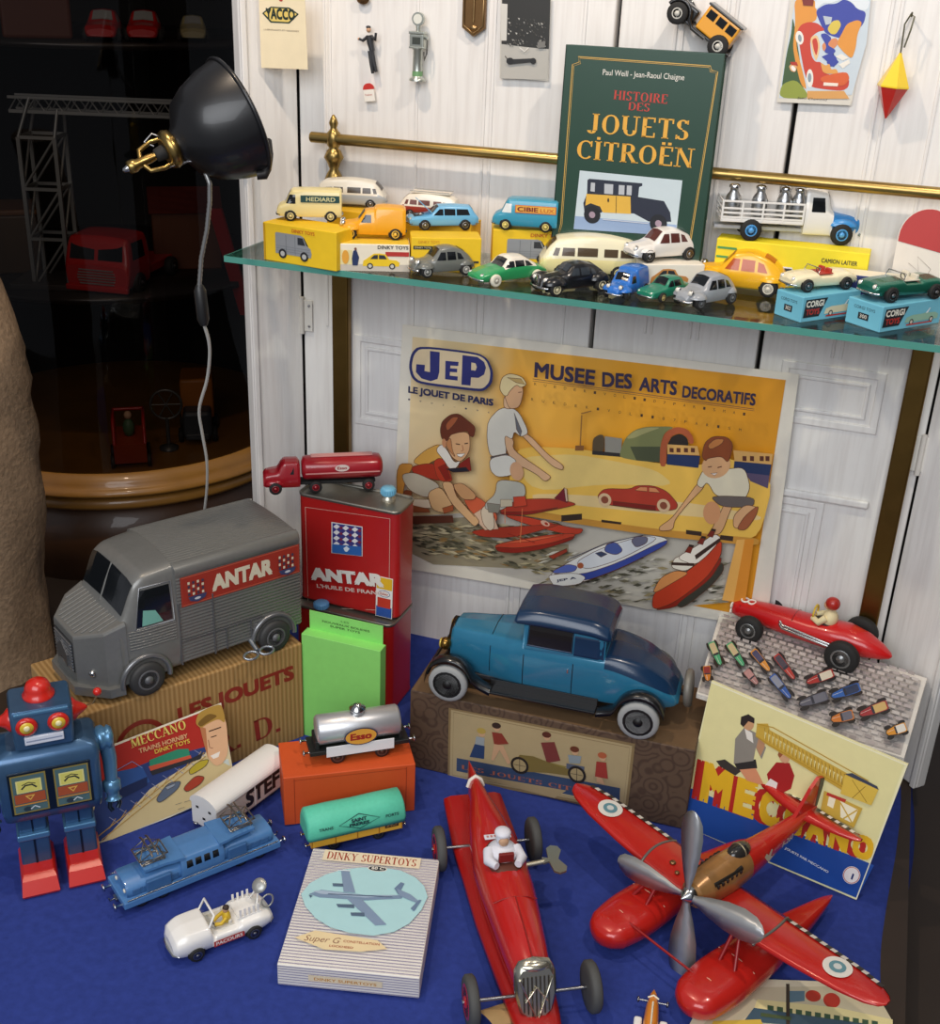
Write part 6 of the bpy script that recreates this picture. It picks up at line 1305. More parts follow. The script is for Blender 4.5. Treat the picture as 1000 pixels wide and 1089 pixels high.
P = Print((0, 1.93, 0), (-1, 0, 0), (0, 0, 1), .05); P.STEP = .01; P.rect(-1.3, .75, 1.75, 1.4, 'b8382c'); P.text('PACOURS', -1.1, .88, 1.55, .4, 'efe4d8', .03); obj('door_label', P, t)

def robot():
    m = frame((-.517, -.741, .004), R_(-48), .0105); t = thing('tin_robot', 'blue tinplate robot with red feet and red ears', 'robot', m)
    # local: +x forwards
    BB = M('3f6184', .33, .5, .3, .15, .6); BBL = M('5a8ab0', .28, .5, .3, .1, .6); RD = paint('c9261c'); DK = M('1e2c3c', .3, .6)
    for sg in (1, -1):
        y = sg*2.85
        q = B(RD); q.loft([[(x+2.0, y+yy, z) for x, yy, z in r] for r in ([(-3.6, -2.2, 0), (3.4, -2.2, 0), (3.4, 2.2, 0), (-3.6, 2.2, 0)], [(-3.6, -2.3, .4), (3.6, -2.3, .4), (3.6, 2.3, .4), (-3.6, 2.3, .4)], [(-3.4, -2.2, 2.6), (2.6, -2.1, 2.0), (2.6, 2.1, 2.0), (-3.4, 2.2, 2.6)], [(-3.2, -1.9, 3.2), (1.6, -1.8, 2.5), (1.6, 1.8, 2.5), (-3.2, 1.9, 3.2)])], True, True, False)
        obj('foot', q, t)
        q = B(BB); q.box((.3, y, 4.8), (3.6, 3.7, 5.0), .25); q.use(BBL); q.box((.4, y, 7.0), (3.9, 4.0, .9), .2); q.use(DK); q.box((2.15, y, 4.6), (.1, .25, 4.4)); obj('shin', q, t)
        q = B(BB); q.box((0, y, 8.9), (3.3, 3.5, 3.2), .25); q.use(DK); q.box((1.7, y, 8.9), (.1, .2, 3.0)); obj('thigh', q, t)
    sec = [(10.0, 4.9, 2.6), (10.5, 5.9, 3.2), (12, 6.1, 3.5), (17.5, 6.2, 3.6), (19.3, 6.3, 3.5), (20.1, 5.9, 3.1), (20.6, 4.6, 2.3)]
    def rr(z, w_, d_, r=.8):
        o_ = []
        for cx, cy, a0 in ((d_-r, w_-r, 0), (-d_+r, w_-r, 90), (-d_+r, -w_+r, 180), (d_-r, -w_+r, 270)):
            for a in range(a0, a0+91, 18): o_.append((cx+r*math.cos(R_(a)), cy+r*math.sin(R_(a)), z))
        return o_
    q = B(BB); q.loft([rr(*s_) for s_ in sec]); obj('torso', q, t)
    q = B(DK); q.box((3.5, 0, 15.0), (.5, 9.9, 6.4), .15); obj('chest_recess', q, t)
    for sg in (1, -1):
        P = Print((3.72, sg*2.55, 15.0), (0, 1, 0), (0, 0, 1), .06); P.STEP = .015
        P.rect(-2.1, -2.9, 2.1, 2.9, '8a7a3c'); P.rect(-1.9, -2.7, 1.9, 2.7, '4f6a6c'); P.rect(-1.5, .2, 1.5, 2.1, 'e2d98a'); P.rect(-1.3, .35, 1.3, 1.95, 'd8cf6a'); P.line([(-.9, .8), (-.4, 1.3), (.4, 1.3), (.9, .8)], .22, '2a2a2a'); P.line([(-.8, 1.4), (0, 1.7), (.8, 1.4)], .12, '2a2a2a')
        P.rect(-1.8, -1.3, 1.8, .1, 'a8502c'); P.poly([(-.6, -.2), (.6, -.2), (0, -1.0)], 'e0b050'); P.poly([(-.3, -.35), (.3, -.35), (0, -.75)], 'a8502c'); P.rect(-1.9, -1.6, 1.9, -1.4, 'c98a3a'); P.ell(-.5, -2.2, .45, .35, '2c3a44'); P.line([(-.1, -2.3), (.4, -1.9), (1., -2.3)], .18, 'c8d0d4'); obj('gauge_panel', P, t)
    q = B(BBL); q.box((0, 0, 20.7), (4.8, 6.4, .6), .2); obj('neck', q, t)
    q = B(BB); q.loft([rr(20.9, 3.5, 2.9, .5), rr(26.0, 3.7, 3.0, .5), rr(26.4, 3.5, 2.8, .5)]); q.use(BBL); q.box((2.9, 0, 26.0), (.5, 6.4, .5), .15); obj('head', q, t)
    q = B(RD); q.lathe([(1.9, 26.4), (1.95, 26.7), (1.6, 26.9), (1.6, 27.6), (1.3, 28.3), (.7, 28.7), (0, 28.8)], (-.3, 0, 0), seg=20); obj('head_lamp', q, t)
    for sg in (1, -1):
        q = B(RD); q.lathe([(1.25, 0), (1.3, .3), (1.0, .5)], (2.95, sg*1.85, 24.3), (1, 0, 0), 20); q.use(M('d9b83a', .3)); q.lathe([(.9, .25), (.8, .55), (.3, .6)], (2.95, sg*1.85, 24.3), (1, 0, 0), 18); q.use(M('f0e6b0', .2)); q.ell((3.55, sg*1.85, 24.3), (.15, .4, .4), 10, 6); obj('eye', q, t)
        q = B(RD); q.lathe([(1.5, 0), (1.5, .3), (1.0, .7), (.5, 1.5), (.2, 1.9), (0, 2.0)], (-.2, sg*3.6, 23.6), (0, sg, 0), 18); obj('ear', q, t)
        q = B(BBL); q.lathe([(1.1, 0), (1.6, .3), (1.7, .9), (1.3, 1.3), (1.6, 1.6), (1.3, 2.1), (.5, 2.3)], (0, sg*6.0, 18.6), (0, sg, 0), 20); obj('shoulder', q, t)
        q = B(BBL); q.tube([(0, sg*7.2, 18.4), (.4, sg*7.5, 15.6), (1.0, sg*7.4, 12.6)], [1.05, .95, .8], 12); obj('arm', q, t)
        q = B(BBL); q.lathe([(.9, 0), (1.15, .2), (1.15, 1.4), (.8, 1.7), (.8, 2.4), (1.1, 2.7)], (1.0, sg*7.4, 12.6), (.25, 0, -1), 16); q.use(DK); q.tube([(1.9, sg*7.0, 10.2), (2.3, sg*6.8, 9.2), (2.5, sg*7.1, 8.7)], .3, 6); q.tube([(1.5, sg*7.9, 10.2), (1.8, sg*8.1, 9.2), (2.1, sg*7.8, 8.7)], .3, 6); obj('claw_hand', q, t)
    q = B(M('d6d9e4', .4)); q.box((3.0, 0, 22.2), (.5, 4.6, 1.1), .1); q.use(M('8f98b0', .4)); q.box((3.25, 0, 22.2), (.06, 4.2, .18)); obj('mouth_plate', q, t)
    q = B(M('b9a070', .35, .8)); q.tube([(-.2, 5.4, 23.8), (.3, 6.2, 24.2), (.6, 6.9, 25.6)], .1, 6); q.use(RD); q.ell((.6, 6.9, 26.0), (.55, .55, .55), 12, 8); obj('aerial', q, t)
robot()
# ------------------------------------------------------------------ right half of the display
def leather_paper():
    m = M('5a4433', .7, 0, 0, .2, 30).copy(); m.name = 'brown_patterned_paper'; nt = m.node_tree; p = nt.nodes['Principled BSDF']
    tc = nt.nodes.new('ShaderNodeTexCoord'); v = nt.nodes.new('ShaderNodeTexVoronoi'); v.inputs['Scale'].default_value = 34
    nt.links.new(tc.outputs['Object'], v.inputs['Vector']); w_ = nt.nodes.new('ShaderNodeMath'); w_.operation = 'SINE'; ml = nt.nodes.new('ShaderNodeMath'); ml.operation = 'MULTIPLY'; ml.inputs[1].default_value = 26
    nt.links.new(v.outputs['Distance'], ml.inputs[0]); nt.links.new(ml.outputs[0], w_.inputs[0])
    mx = nt.nodes.new('ShaderNodeMix'); mx.data_type = 'RGBA'; mx.inputs[6].default_value = (*lin('5e4937'), 1); mx.inputs[7].default_value = (*lin('4a3628'), 1)
    nt.links.new(w_.outputs[0], mx.inputs[0]); nt.links.new(mx.outputs[2], p.inputs['Base Color']); return m
LP = leather_paper()
o, K = carton('brown_toy_box', 'old brown patterned box with a printed picture label under the blue coupe', 'box', None, None, .003, .143, .172, dict(front=LP, top=M('6b5238', .6, 0, 0, .25, 25)), fixed=(Vector((-.153, -.347, .003)), Vector((.288, -.333, .003))), bev=.002)
P = K['front']; P.fr = (430, 610, 3.125); W_ = K['w']
P.tp('8c7650', '148,445 768,565 742,790 145,680'); P.tp('b39f76', '156,452 758,572 734,780 152,672'); P.tp('3a4a66', '175,612 718,712 716,770 174,655'); P.tl('8c7650', .001, '165,460 750,578 728,775 160,668', True)
P.tt('LES JOUETS CITROEN', '190,648 690,748', .0078, 'a8604a', serif=True)
P.tp('a8926a', '200,660 540,720 500,745 330,700')
def kid(hx, hy, hair, skin, top, legs, s=1.):
    P.te(skin, f'{hx},{hy} {hx+12*s},{hy+2} {hx},{hy-14*s}'); P.te(hair, f'{hx-1},{hy-6} {hx+14*s},{hy-4} {hx-1},{hy-16*s}'); P.tp(top[0], top[1]); P.tp(legs[0], legs[1])
kid(258, 528, 'b59a4a', 'c9a07a', ('9aa0a0', '240,540 268,545 266,575 235,570'), ('2f4266', '235,565 268,572 266,615 218,608')); kid(308, 510, '3a2a22', 'c9a07a', ('8a3a2c', '292,525 325,530 348,565 300,568'), ('c9a07a', '300,565 330,570 355,628 345,632 318,585 298,620 290,618'))
kid(475, 540, '5a2f22', 'c9a07a', ('7a3a34', '455,560 500,558 520,620 475,628'), ('8a7a3c', '395,615 480,625 540,640 520,660 400,645')); kid(568, 588, '6a3a24', 'c9a07a', ('8d979a', '545,600 590,605 585,630 550,628'), ('5a6070', '540,628 600,640 598,660 540,650')); kid(660, 608, 'b3603c', 'c9a07a', ('a03a2e', '640,622 672,626 678,680 635,672'), ('c9a07a', '640,672 660,678 668,700 640,690'))
P.tp('7c6a38', '360,635 385,600 430,605 520,640 600,660 590,675 480,660 380,655'); 
for x, y in ((385, 635), (575, 665)): P.te('2a241e', f'{x},{y} {x+30},{y+6} {x},{y-28}'); P.te('a8946a', f'{x},{y} {x+22},{y+5} {x},{y-20}'); P.tl('2a241e', .0008, f'{x-20},{y-4} {x+20},{y+4}'); P.tl('2a241e', .0008, f'{x},{y-20} {x},{y+20}')
fprint(o, P, 'picture_label')
ZC = K['z']
def coupe():
    m = place((478, 741), (678, 781), ZC, (14.5, 6.3), (-14.5, 6.3)); t = thing('tin_coupe', 'large vintage blue tinplate coupe car standing on the old brown box', 'car', m)
    BL = M('2b7596', .22, .1, .5, .06, .8); NV = M('14304f', .24, 0, .1, .1, .8); BK = M('141416', .28, 0, .4)
    sh = Shell([(15.6, 3.4, 7.6, 9.6, 2.6, 2.9, 2.3), (15.2, 3.2, 8.2, 10.1, 2.8, 3.1, 2.6), (10, 3., 8.6, 10.5, 3.6, 4.0, 3.4), (5.2, 3., 9.0, 10.9, 4.6, 5.0, 4.4), (3.5, 3., 9.3, 11.2, 4.9, 5.2, 4.7), (-8., 3., 9.5, 10.8, 5.0, 5.3, 4.8), (-9, 3., 9.2, 11., 5.0, 5.3, 4.6), (-13, 3.2, 8.6, 10.4, 4.8, 5.1, 4.0), (-17, 3.6, 7., 8.4, 4.2, 4.5, 3.2), (-19, 4., 5.6, 6.3, 3.6, 3.8, 2.6), (-19.6, 4.4, 4.9, 5.1, 3.0, 3.2, 2.2)], 170, .3, 3)
    q = B(); sh.build(q, BL); obj('body', q, t)
    def zbl(x): return 9.3-max(0, -8.4-x)**1.5*.098
    q = B(NV); rows_ = []
    for i in range(41):
        x = -8.5-10.6*i/40; h = [p for p in sh.half(sh.row(x))]; zl = min(zbl(x), h[-1][1]-.15); pl = []
        for (y0, z0), (y1, z1) in zip(h, h[1:]):
            if z0 >= zl and y0 > 0: pl.append((y0, z0))
            elif z1 > zl > z0: f_ = (zl-z0)/(z1-z0); pl.append((y0+(y1-y0)*f_, zl))
        pl.append(h[-1]); Ls = [0]
        for p0, p1 in zip(pl, pl[1:]): Ls.append(Ls[-1]+math.hypot(p1[0]-p0[0], p1[1]-p0[1]))
        rs = []
        for k in range(13):
            tgt = Ls[-1]*k/12; j = max(0, min(len(pl)-2, sum(1 for v in Ls if v <= tgt)-1)); f_ = (tgt-Ls[j])/max(1e-6, Ls[j+1]-Ls[j]); rs.append((pl[j][0]+(pl[j+1][0]-pl[j][0])*f_, pl[j][1]+(pl[j+1][1]-pl[j][1])*f_))
        g_ = [(y+.05*min(1, y), z+.05) for y, z in rs]; rows_.append([(x, y, z) for y, z in g_]+[(x, -y, z) for y, z in g_[-2::-1]])
    q.loft(rows_, False, False, True); obj('boot_lid', q, t)
    cab = Shell([(3.9, 9., 11, 14.6, 4.7, 4.95, 4.6), (3.5, 9., 11, 15.0, 4.75, 5.0, 4.7), (-7.6, 9., 11, 15., 4.75, 5.0, 4.7), (-8.4, 9., 11, 14.8, 4.6, 4.9, 4.4)], 20, .1); q = B(); cab.build(q, BL); q.use(NV); cab.side(q, [(-3.8, 9.4), (-8.3, 9.4), (-8.2, 14.8), (-3.8, 14.8)], .05); obj('cabin', q, t)
    q = B(); Shell([(5.3, 14.3, 14.7, 15.2, 4.7, 5.1, 4.4), (4.9, 14.1, 14.9, 16.0, 5.1, 5.45, 4.7), (1, 14.2, 15.2, 16.6, 5.2, 5.5, 4.8), (-6, 14.1, 15.1, 16.4, 5.2, 5.5, 4.7), (-8.6, 13.6, 14.6, 15.6, 5.0, 5.3, 4.4), (-9.1, 13.6, 14.2, 14.7, 4.6, 4.9, 4.0)], 30, .25).build(q, NV); obj('roof', q, t)
    q = B(M('181210', .2, 0, .3)); cab.side(q, [(3.1, 11.0), (-3.5, 11.0), (-3.5, 14.2), (3.0, 14.2)], .08); q.add([(3.98, -4.2, 11.4), (3.98, 4.2, 11.4), (3.98, 4.1, 14.4), (3.98, -4.1, 14.4)], [(0, 1, 2, 3)]); obj('window_glass', q, t)
    q = B(NV)
    for sg in (1, -1): q.tube([(x, sg*(cab.y_at(x, z)+.1), z) for x, z in ((3.2, 10.9), (-3.6, 10.9), (-3.6, 14.3), (3.1, 14.3))], .14, 6, True)
    obj('window_frame', q, t)
    q = B(BK)
    for sg in (1, -1):
        for x in (3.6, -3.9): q.tube([(x, sg*(sh.y_at(x, z)+.02), z) for z in (3.6, 5, 6.5, 8, 9.2)], .07, 6)
        q.tube([(9.0, sg*(sh.y_at(9., z)+.02), z) for z in (4.5, 6, 8., 9)], .06, 6); q.tube([(9.0, y, sh.top_at(9., abs(y))+.02) for y in (-3.2, -1.5, 0, 1.5, 3.2)], .06, 6)
    obj('panel_seam', q, t)
    for sg in (1, -1):
        q = B(CHROME); q.box((-3.2, sg*5.38, 7.9), (.2, .25, .7), .05); obj('door_handle', q, t)
        q = B(BK); q.box((.2, sg*6.0, 2.6), (16.5, 2.2, .35), .12); q.box((.2, sg*5.0, 3.2), (16.5, .4, 1.4), .1); obj('running_board', q, t)
        for x, a0, a1, nm in ((14.5, -30, 200, 'front_fender'), (-14.5, -20, 195, 'rear_fender')):
            path = [(x+(3.75)*math.cos(R_(a)), 3.1+3.75*math.sin(R_(a))) for a in range(a0+25, 171, 12)]
            if x > 0: path = path+[(9.6, 3.3), (8.0, 2.7)]
            else: path = [(-8.2, 2.7), (-10.4, 3.4)]+path[1:]
            rings = []
            for (px_, pz) in path:
                rings.append([(px_, sg*5.0, pz-.05), (px_, sg*5.3, pz+.28), (px_, sg*6.3, pz+.4), (px_, sg*7.2, pz+.22), (px_, sg*7.5, pz-.35), (px_, sg*7.3, pz-.2), (px_, sg*6.3, pz+.2), (px_, sg*5.2, pz)])
            q = B(BK); q.loft(rings); obj(nm, q, t)
        for x in (14.5, -14.5): wheel(t, x, sg*7.1, 3.05, 1.5, M('9b9d9c', .7), M('0c0c0d', .5), .74, sub=True)
        q = B(M('8a6a34', .25, .9)); q.ell((16.3, sg*3.2, 7.4), (.9, 1.0, 1.0), 16, 10); q.use(M('d8c060', .2, .4)); q.ell((17.0, sg*3.2, 7.4), (.3, .8, .8), 14, 8); obj('headlight', q, t)
    q = B(M('4a3a28', .25, .9)); q.loft([[(x, 2.75*k*math.cos(a), 7.0+3.2*k*math.sin(a)) for a in [2*math.pi*i/20 for i in range(20)]] for x, k in ((15.5, 1.05), (16.0, 1.05), (16.1, .85))]); obj('radiator', q, t)
    q = B(BK)
    for sg in (1, -1): q.tube([(17.2, sg*6.8, 3.3), (17.2, 0, 3.3)], .25, 8)
    q.tube([(18.1, -6.4, 3.6), (18.4, 0, 3.6), (18.1, 6.4, 3.6)], .28, 8); obj('front_bumper', q, t)
    q = B(M('26262a', .4)); q.box((0, 0, 2.9), (32, 7.2, .8), .2); obj('chassis', q, t)
    q = B(M('7d7a72', .5, .3)); q.lathe([(1.6, -.5), (2.6, -.5), (2.9, -.2), (2.9, .3), (2.6, .6), (1.6, .6)], (-20.6, 0, 5.6), (-1, 0, .08), 24); q.use(BK); q.lathe([(0, -.3), (1.7, -.3), (1.7, .4), (0, .5)], (-20.6, 0, 5.6), (-1, 0, .08), 20); obj('spare_wheel', q, t)
    q = B(BK); q.box((-19.6, 0, 4.6), (1.6, .9, .6), .1); obj('spare_bracket', q, t)
coupe()

# picture catalogue lying on a white carton, racing car on it
ZK = .20
o, K = carton('white_carton', 'plain white carton that carries the cobblestone catalogue', 'box', None, None, .003, ZK-.013, .19, dict(front=card('e2dfd8')), fixed=(Vector((.30, -.245, .003)), Vector((.53, -.30, .003))), bev=.001)
P = Print((.268, -.012, ZK), (.972, -.236, 0), (.236, .972, 0), .0006); P.STEP = .00003
quad_ = P.P('766,652 986,721 962,806 741,737')
mz = Matrix.Translation((.43, -.16, ZK-.009)); t = thing('picture_catalogue', 'open catalogue with tiny coloured cars pictured on grey cobblestones', 'catalogue', mz)
q = B(card('e4e0d8')); th = .0085
for k in range(3):
    z0 = -k*.0029-.0004; ex = .0018*k; vs = [P.o+P.e*u+P.g*(v+(ex*2 if i < 2 else 0))+Vector((0, 0, z0)) for i, (u, v) in enumerate(quad_)]
    q.add(vs+[p-Vector((0, 0, .0022)) for p in vs], [(0, 1, 2, 3), (7, 6, 5, 4), (0, 4, 5, 1), (1, 5, 6, 2), (2, 6, 7, 3), (3, 7, 4, 0)], False)
obj('page_block', q, t, True)
qi = P.P('769,658 980,724 958,803 743,736')
P.poly(qi, 'b9b3af')
rnd = random.Random(8)
(u0, v0), (u1, v1), (u2, v2), (u3, v3) = qi
bil = lambda a, b: (u3*(1-a)*(1-b)+u2*a*(1-b)+u1*a*b+u0*(1-a)*b, v3*(1-a)*(1-b)+v2*a*(1-b)+v1*a*b+v0*(1-a)*b)
for j in range(17):
    for i in range(22):
        a, b_ = (i+.5*(j % 2))/22.5, j/17; da, db = .034+rnd.uniform(-.003, .003), .047
        if a+da > 1: continue
        P.poly([bil(a+rnd.uniform(0, .004), b_+rnd.uniform(.004, .01)), bil(a+da, b_+rnd.uniform(.004, .01)), bil(a+da, b_+db), bil(a, b_+db)], rnd.choice(['c2bcb8', 'b6aeac', 'ccc6c2', 'a39b9a', 'b9b0b0']))
P.fr = (740, 680, 3.846)
def tiny(x0, y0, x1, y1, wd, body, roof):
    dx, dy = x1-x0, y1-y0; L = math.hypot(dx, dy); dx, dy = dx/L, dy/L; nx_, ny_ = -dy, dx
    g = lambda a, b: f'{x0+dx*L*a+nx_*wd*b},{y0+dy*L*a+ny_*wd*b}'
    for a, b in ((.16, -.5), (.16, .5), (.84, -.46), (.84, .46)): x, y = map(float, g(a, b).split(',')); P.te('1f1c1c', f'{x},{y} {x+dx*L*.17},{y+dy*L*.17} {x+nx_*wd*.2},{y+ny_*wd*.2}')
    P.tp('2a2626', ' '.join(g(a, b) for a, b in ((.04, -.44), (.3, -.5), (.62, -.46), (.95, -.26), (1, 0), (.95, .26), (.62, .46), (.3, .5), (.04, .44))))
    P.tp(body, ' '.join(g(a, b) for a, b in ((.02, -.34), (.1, -.42), (.5, -.4), (.9, -.22), (.97, 0), (.9, .22), (.5, .4), (.1, .42), (.02, .34)))); P.tp(roof, ' '.join(g(a, b) for a, b in ((.07, -.3), (.14, -.36), (.48, -.35), (.48, .35), (.14, .36), (.07, .3)))); P.tp('2a2e3a', ' '.join(g(a, b) for a, b in ((.48, -.36), (.56, -.34), (.56, .34), (.48, .36))))
    P.tl('e8e4de', .0005, g(.58, .1)+' '+g(.92, .06))
for a in ((58, 35, 100, 135, 34, '4aa878', 'c8b890'), (130, 40, 195, 140, 34, '4aa878', 'c8b890'), (228, 70, 300, 160, 36, 'd8923a', '4a4a6a'), (322, 90, 402, 195, 36, 'b03a30', '4a4450'), (200, 155, 250, 215, 36, 'a87a78', 'b88a88'), (305, 175, 385, 275, 38, '2f5aa8', '8a90a0'), (560, 165, 445, 210, 44, 'a8302c', 'ddd4c0'), (535, 260, 415, 300, 46, '5a5c6a', '6a6c78'), (668, 225, 545, 268, 46, '2f62b0', '2a3a5a'), (40, 140, 46, 205, 36, 'c97a2a', '8a3030'), (640, 340, 545, 365, 50, 'c9762e', '6a6a78'), (780, 300, 660, 345, 48, 'a03438', 'd0b070'), (855, 392, 770, 422, 46, 'd8922a', 'e0ddd4')): tiny(*a)
obj('printed_page', P, t, True)
def single_seater():
    m = place((796, 681), (893, 714), ZK+.001, (5.2, 2.9), (-4.6, 2.9)); t = thing('racing_car', 'red single-seat racing car with a cream clad driver parked on the catalogue', 'racing car', m)
    RD = paint('c41a1c'); q = B(); rings = []
    for x, hw, zb, zt in ((8.3, .5, 1.2, 2.3), (8.15, .85, 1.0, 2.6), (7.4, 1.1, .9, 2.9), (5, 1.35, .8, 3.2), (2, 1.65, .75, 3.45), (0, 1.8, .75, 3.5), (-2, 1.85, .75, 3.7), (-4, 1.8, .8, 3.9), (-6, 1.5, 1.0, 3.5), (-7.6, 1.0, 1.3, 2.8), (-8.5, .45, 1.6, 2.2), (-8.7, .1, 1.8, 1.95)):
        rings.append([(x, hw*math.cos(a), (zb+zt)/2+(zt-zb)/2*math.copysign(abs(math.sin(a))**.85, math.sin(a))) for a in [2*math.pi*i/24 for i in range(24)]])
    q.use(RD); q.loft(rings); obj('body', q, t)
    for x, r in ((5.2, 1.45), (-4.6, 1.75)):
        for sg in (1, -1): wheel(t, x, sg*3.1, r, 1.0, TYRE, M('8b8c8c', .35, .8), .58, sub=True)
        q = B(STEEL); q.cyl((x, -2.4, r), (x, 2.4, r), .16, seg=8); q.tube([(x-1.2, -.8, 1.2), (x, -2.2, r)], .12, 6); q.tube([(x-1.2, .8, 1.2), (x, 2.2, r)], .12, 6); obj('axle', q, t)
    q = B(M('2a1a16', .6)); q.ell((-1.6, 0, 3.5), (1.4, 1.1, .28), 18, 8); obj('cockpit', q, t)
    q = B(M('e2d3a6', .6)); q.ell((-2.0, .1, 4.0), (.8, .95, 1.0), 14, 10); q.tube([(-1.8, .9, 4.3), (-1.2, 1.2, 3.7), (-.4, .6, 3.7)], [.4, .35, .3], 10); q.tube([(-1.8, -.8, 4.3), (-1.2, -1.0, 3.8), (-.4, -.4, 3.7)], [.4, .35, .3], 10); obj('driver_body', q, t)
    q = B(M('b5281e', .35, 0, .3)); q.ell((-2.0, .1, 5.7), (.75, .7, .7), 16, 10); q.use(M('d9a882', .6)); q.ell((-1.65, .1, 5.45), (.5, .5, .5), 12, 8); obj('driver_head', q, t)
    q = B(M('d8b43a', .4)); q.tube([(-.45, .1+.75*math.cos(a), 4.2+.75*math.sin(a)) for a in [2*math.pi*i/18 for i in range(18)]], .12, 6, True); obj('steering_wheel', q, t)
    for sg in (1, -1):
        q = B(CHROME)
        for k in range(2): q.tube([(2.6, sg*1.72, 2.75-k*.32), (2.2, sg*1.98, 2.5-k*.32), (-2.6, sg*2.08, 2.2-k*.3), (-4., sg*2.0, 2.1-k*.3)], .14, 8)
        obj('exhaust_pipe', q, t)
    def nose8(Pn, u, v, s):
        for dv in (-.28, .34): Pn.line([(u+.34*s*math.cos(a), v+dv*s+.3*s*math.sin(a)) for a in [2*math.pi*i/14 for i in range(14)]], .16*s, 'efe6dc', True)
    q = B(M('efe6dc', .5))
    for dx in (-.35, .4): q.tube([(6.7+dx+.38*math.cos(a), .1+.45*math.sin(a), 3.02-abs(.45*math.sin(a)+.1)*.12) for a in [2*math.pi*i/16 for i in range(16)]], .11, 5, True)
    for dz in (-.33, .33): q.tube([(8.25-.0*dz, .75+.3*math.cos(a), 1.9+dz+.3*math.sin(a)) for a in [2*math.pi*i/14 for i in range(14)]], .1, 5, True)
    obj('race_number', q, t)
    q = B(M('8a1416', .3)); q.tube([(7.3, y, 2.86-abs(y)*.35) for y in (-1, -.5, 0, .5, 1)], .06, 5); q.tube([(1.5, y, 3.45-y*y*.2) for y in (-1.4, -.7, 0, .7, 1.4)], .05, 5); obj('panel_seam', q, t)
single_seater()

# yellow construction-set booklet standing in front of it
def booklet():
    P = Lean((727, 877), (910, 957), 80, .004); P.STEP = .00003; t = thing('construction_booklet', 'pale yellow booklet picturing two boys and a yellow crane behind the red seaplane', 'booklet', P.m)
    st = '757,724 966,813 911,957 722,877'
    q = B(card('ece6b4')); P.board(q, st, .004); obj('page_block', q, t, True)
    P.tp('1f4a9a', '735,838 930,920 912,955 723,876'); P.tp('e4dca0', '757,725 962,812 925,916 735,836'); P.tl('f0ecd0', .0016, '757,725.5 965,814 911,956', False)
    P.fr = (720, 620, 3.2036)
    for off, col in ((0, 'b8281f'), (1, 'e6b422')):
        fr_ = [0, .19, .33, .47, .6, .73, .86, 1.]
        for i, ch in enumerate('MECCANO'):
            x0, x1 = 52+600*fr_[i], 52+600*fr_[i+1]; y0, y1 = 722+222*fr_[i], 722+222*fr_[i+1]; d_ = 26 if off else 0
            P.tt(ch, f'{x0+d_},{y0+d_*.3} {x1-14+d_},{y1-6+d_*.3}', .058-.030*fr_[i], col, bold=.07)
    P.tp('2c2a28', '195,610 270,600 275,630 210,640'); P.tp('8d877c', '200,530 232,490 275,512 305,560 290,600 270,560 262,605 195,615'); P.tp('e6e0d4', '232,495 258,510 262,545 240,530'); P.tp('b98a66', '280,525 302,530 300,560 285,590 272,560'); P.te('c9986e', '245,478 264,482 247,455'); P.tp('2a2220', '218,480 220,455 245,446 266,460 265,478 245,470 228,490'); P.tp('d9926a', '215,635 270,630 300,690 240,672'); P.tp('3a342f', '135,605 165,600 220,640 200,655 150,625')
    P.tp('a3201f', '308,650 340,610 385,612 402,655 390,700 350,720 335,690 315,680'); P.te('d0a07a', '367,592 385,598 368,572'); P.tp('9a5a34', '345,585 352,565 372,558 388,572 384,590 366,580 352,595'); P.tp('e8e4dc', '320,665 345,680 335,720 300,690')
    CRN = 'b8922c'
    P.tp('caa640', '275,478 312,478 318,500 640,680 665,690 660,750 580,715 300,545 270,520')
    for i in range(26):
        x, y = 300+i*13, 492+i*7.4; P.tp('efe6a0', f'{x},{y+12} {x+7},{y+18} {x+1},{y+40}'); P.tl('8a6a1c', .0006, f'{x},{y} {x+6},{y+46}'); 
    P.tl(CRN, .0015, '275,478 330,490 655,672'); P.tl(CRN, .0015, '272,520 320,550 640,735'); P.tp('d9b84a', '575,650 690,700 665,755 560,715'); P.tp('3c4254', '575,648 600,645 685,690 690,702'); P.tl('8a6a1c', .0008, '600,668 650,745'); P.tl('8a6a1c', .0008, '645,690 600,730')
    P.tp('caa640', '505,705 635,765 605,832 492,775'); P.tp('efe8c8', '522,720 545,728 535,765 515,755'); P.tp('efe8c8', '560,740 620,770 600,815 560,795'); P.tl('caa640', .002, '560,745 600,815'); P.tl('caa640', .002, '618,770 570,800'); P.tp('b8382a', '515,710 580,735 575,745 512,720')
    P.tp('f0e8e4', ' '.join(f'{598+30*math.cos(a):.1f},{992+30*math.sin(a):.1f}' for a in [2*math.pi*i/20 for i in range(20)])); P.line(P.P(' '.join(f'{598+27*math.cos(a):.1f},{992+27*math.sin(a):.1f}' for a in [2*math.pi*i/20 for i in range(20)])), .0009, 'b8281f', True); P.tt('1', '595,1004 601,1007', .009, '1f2f6a', bold=.04)
    P.tt('JOUETS PAR MECCANO', '370,902 518,985', .0036, 'd8dce8', bold=.03); obj('printed_cover', P, t, True)
booklet()

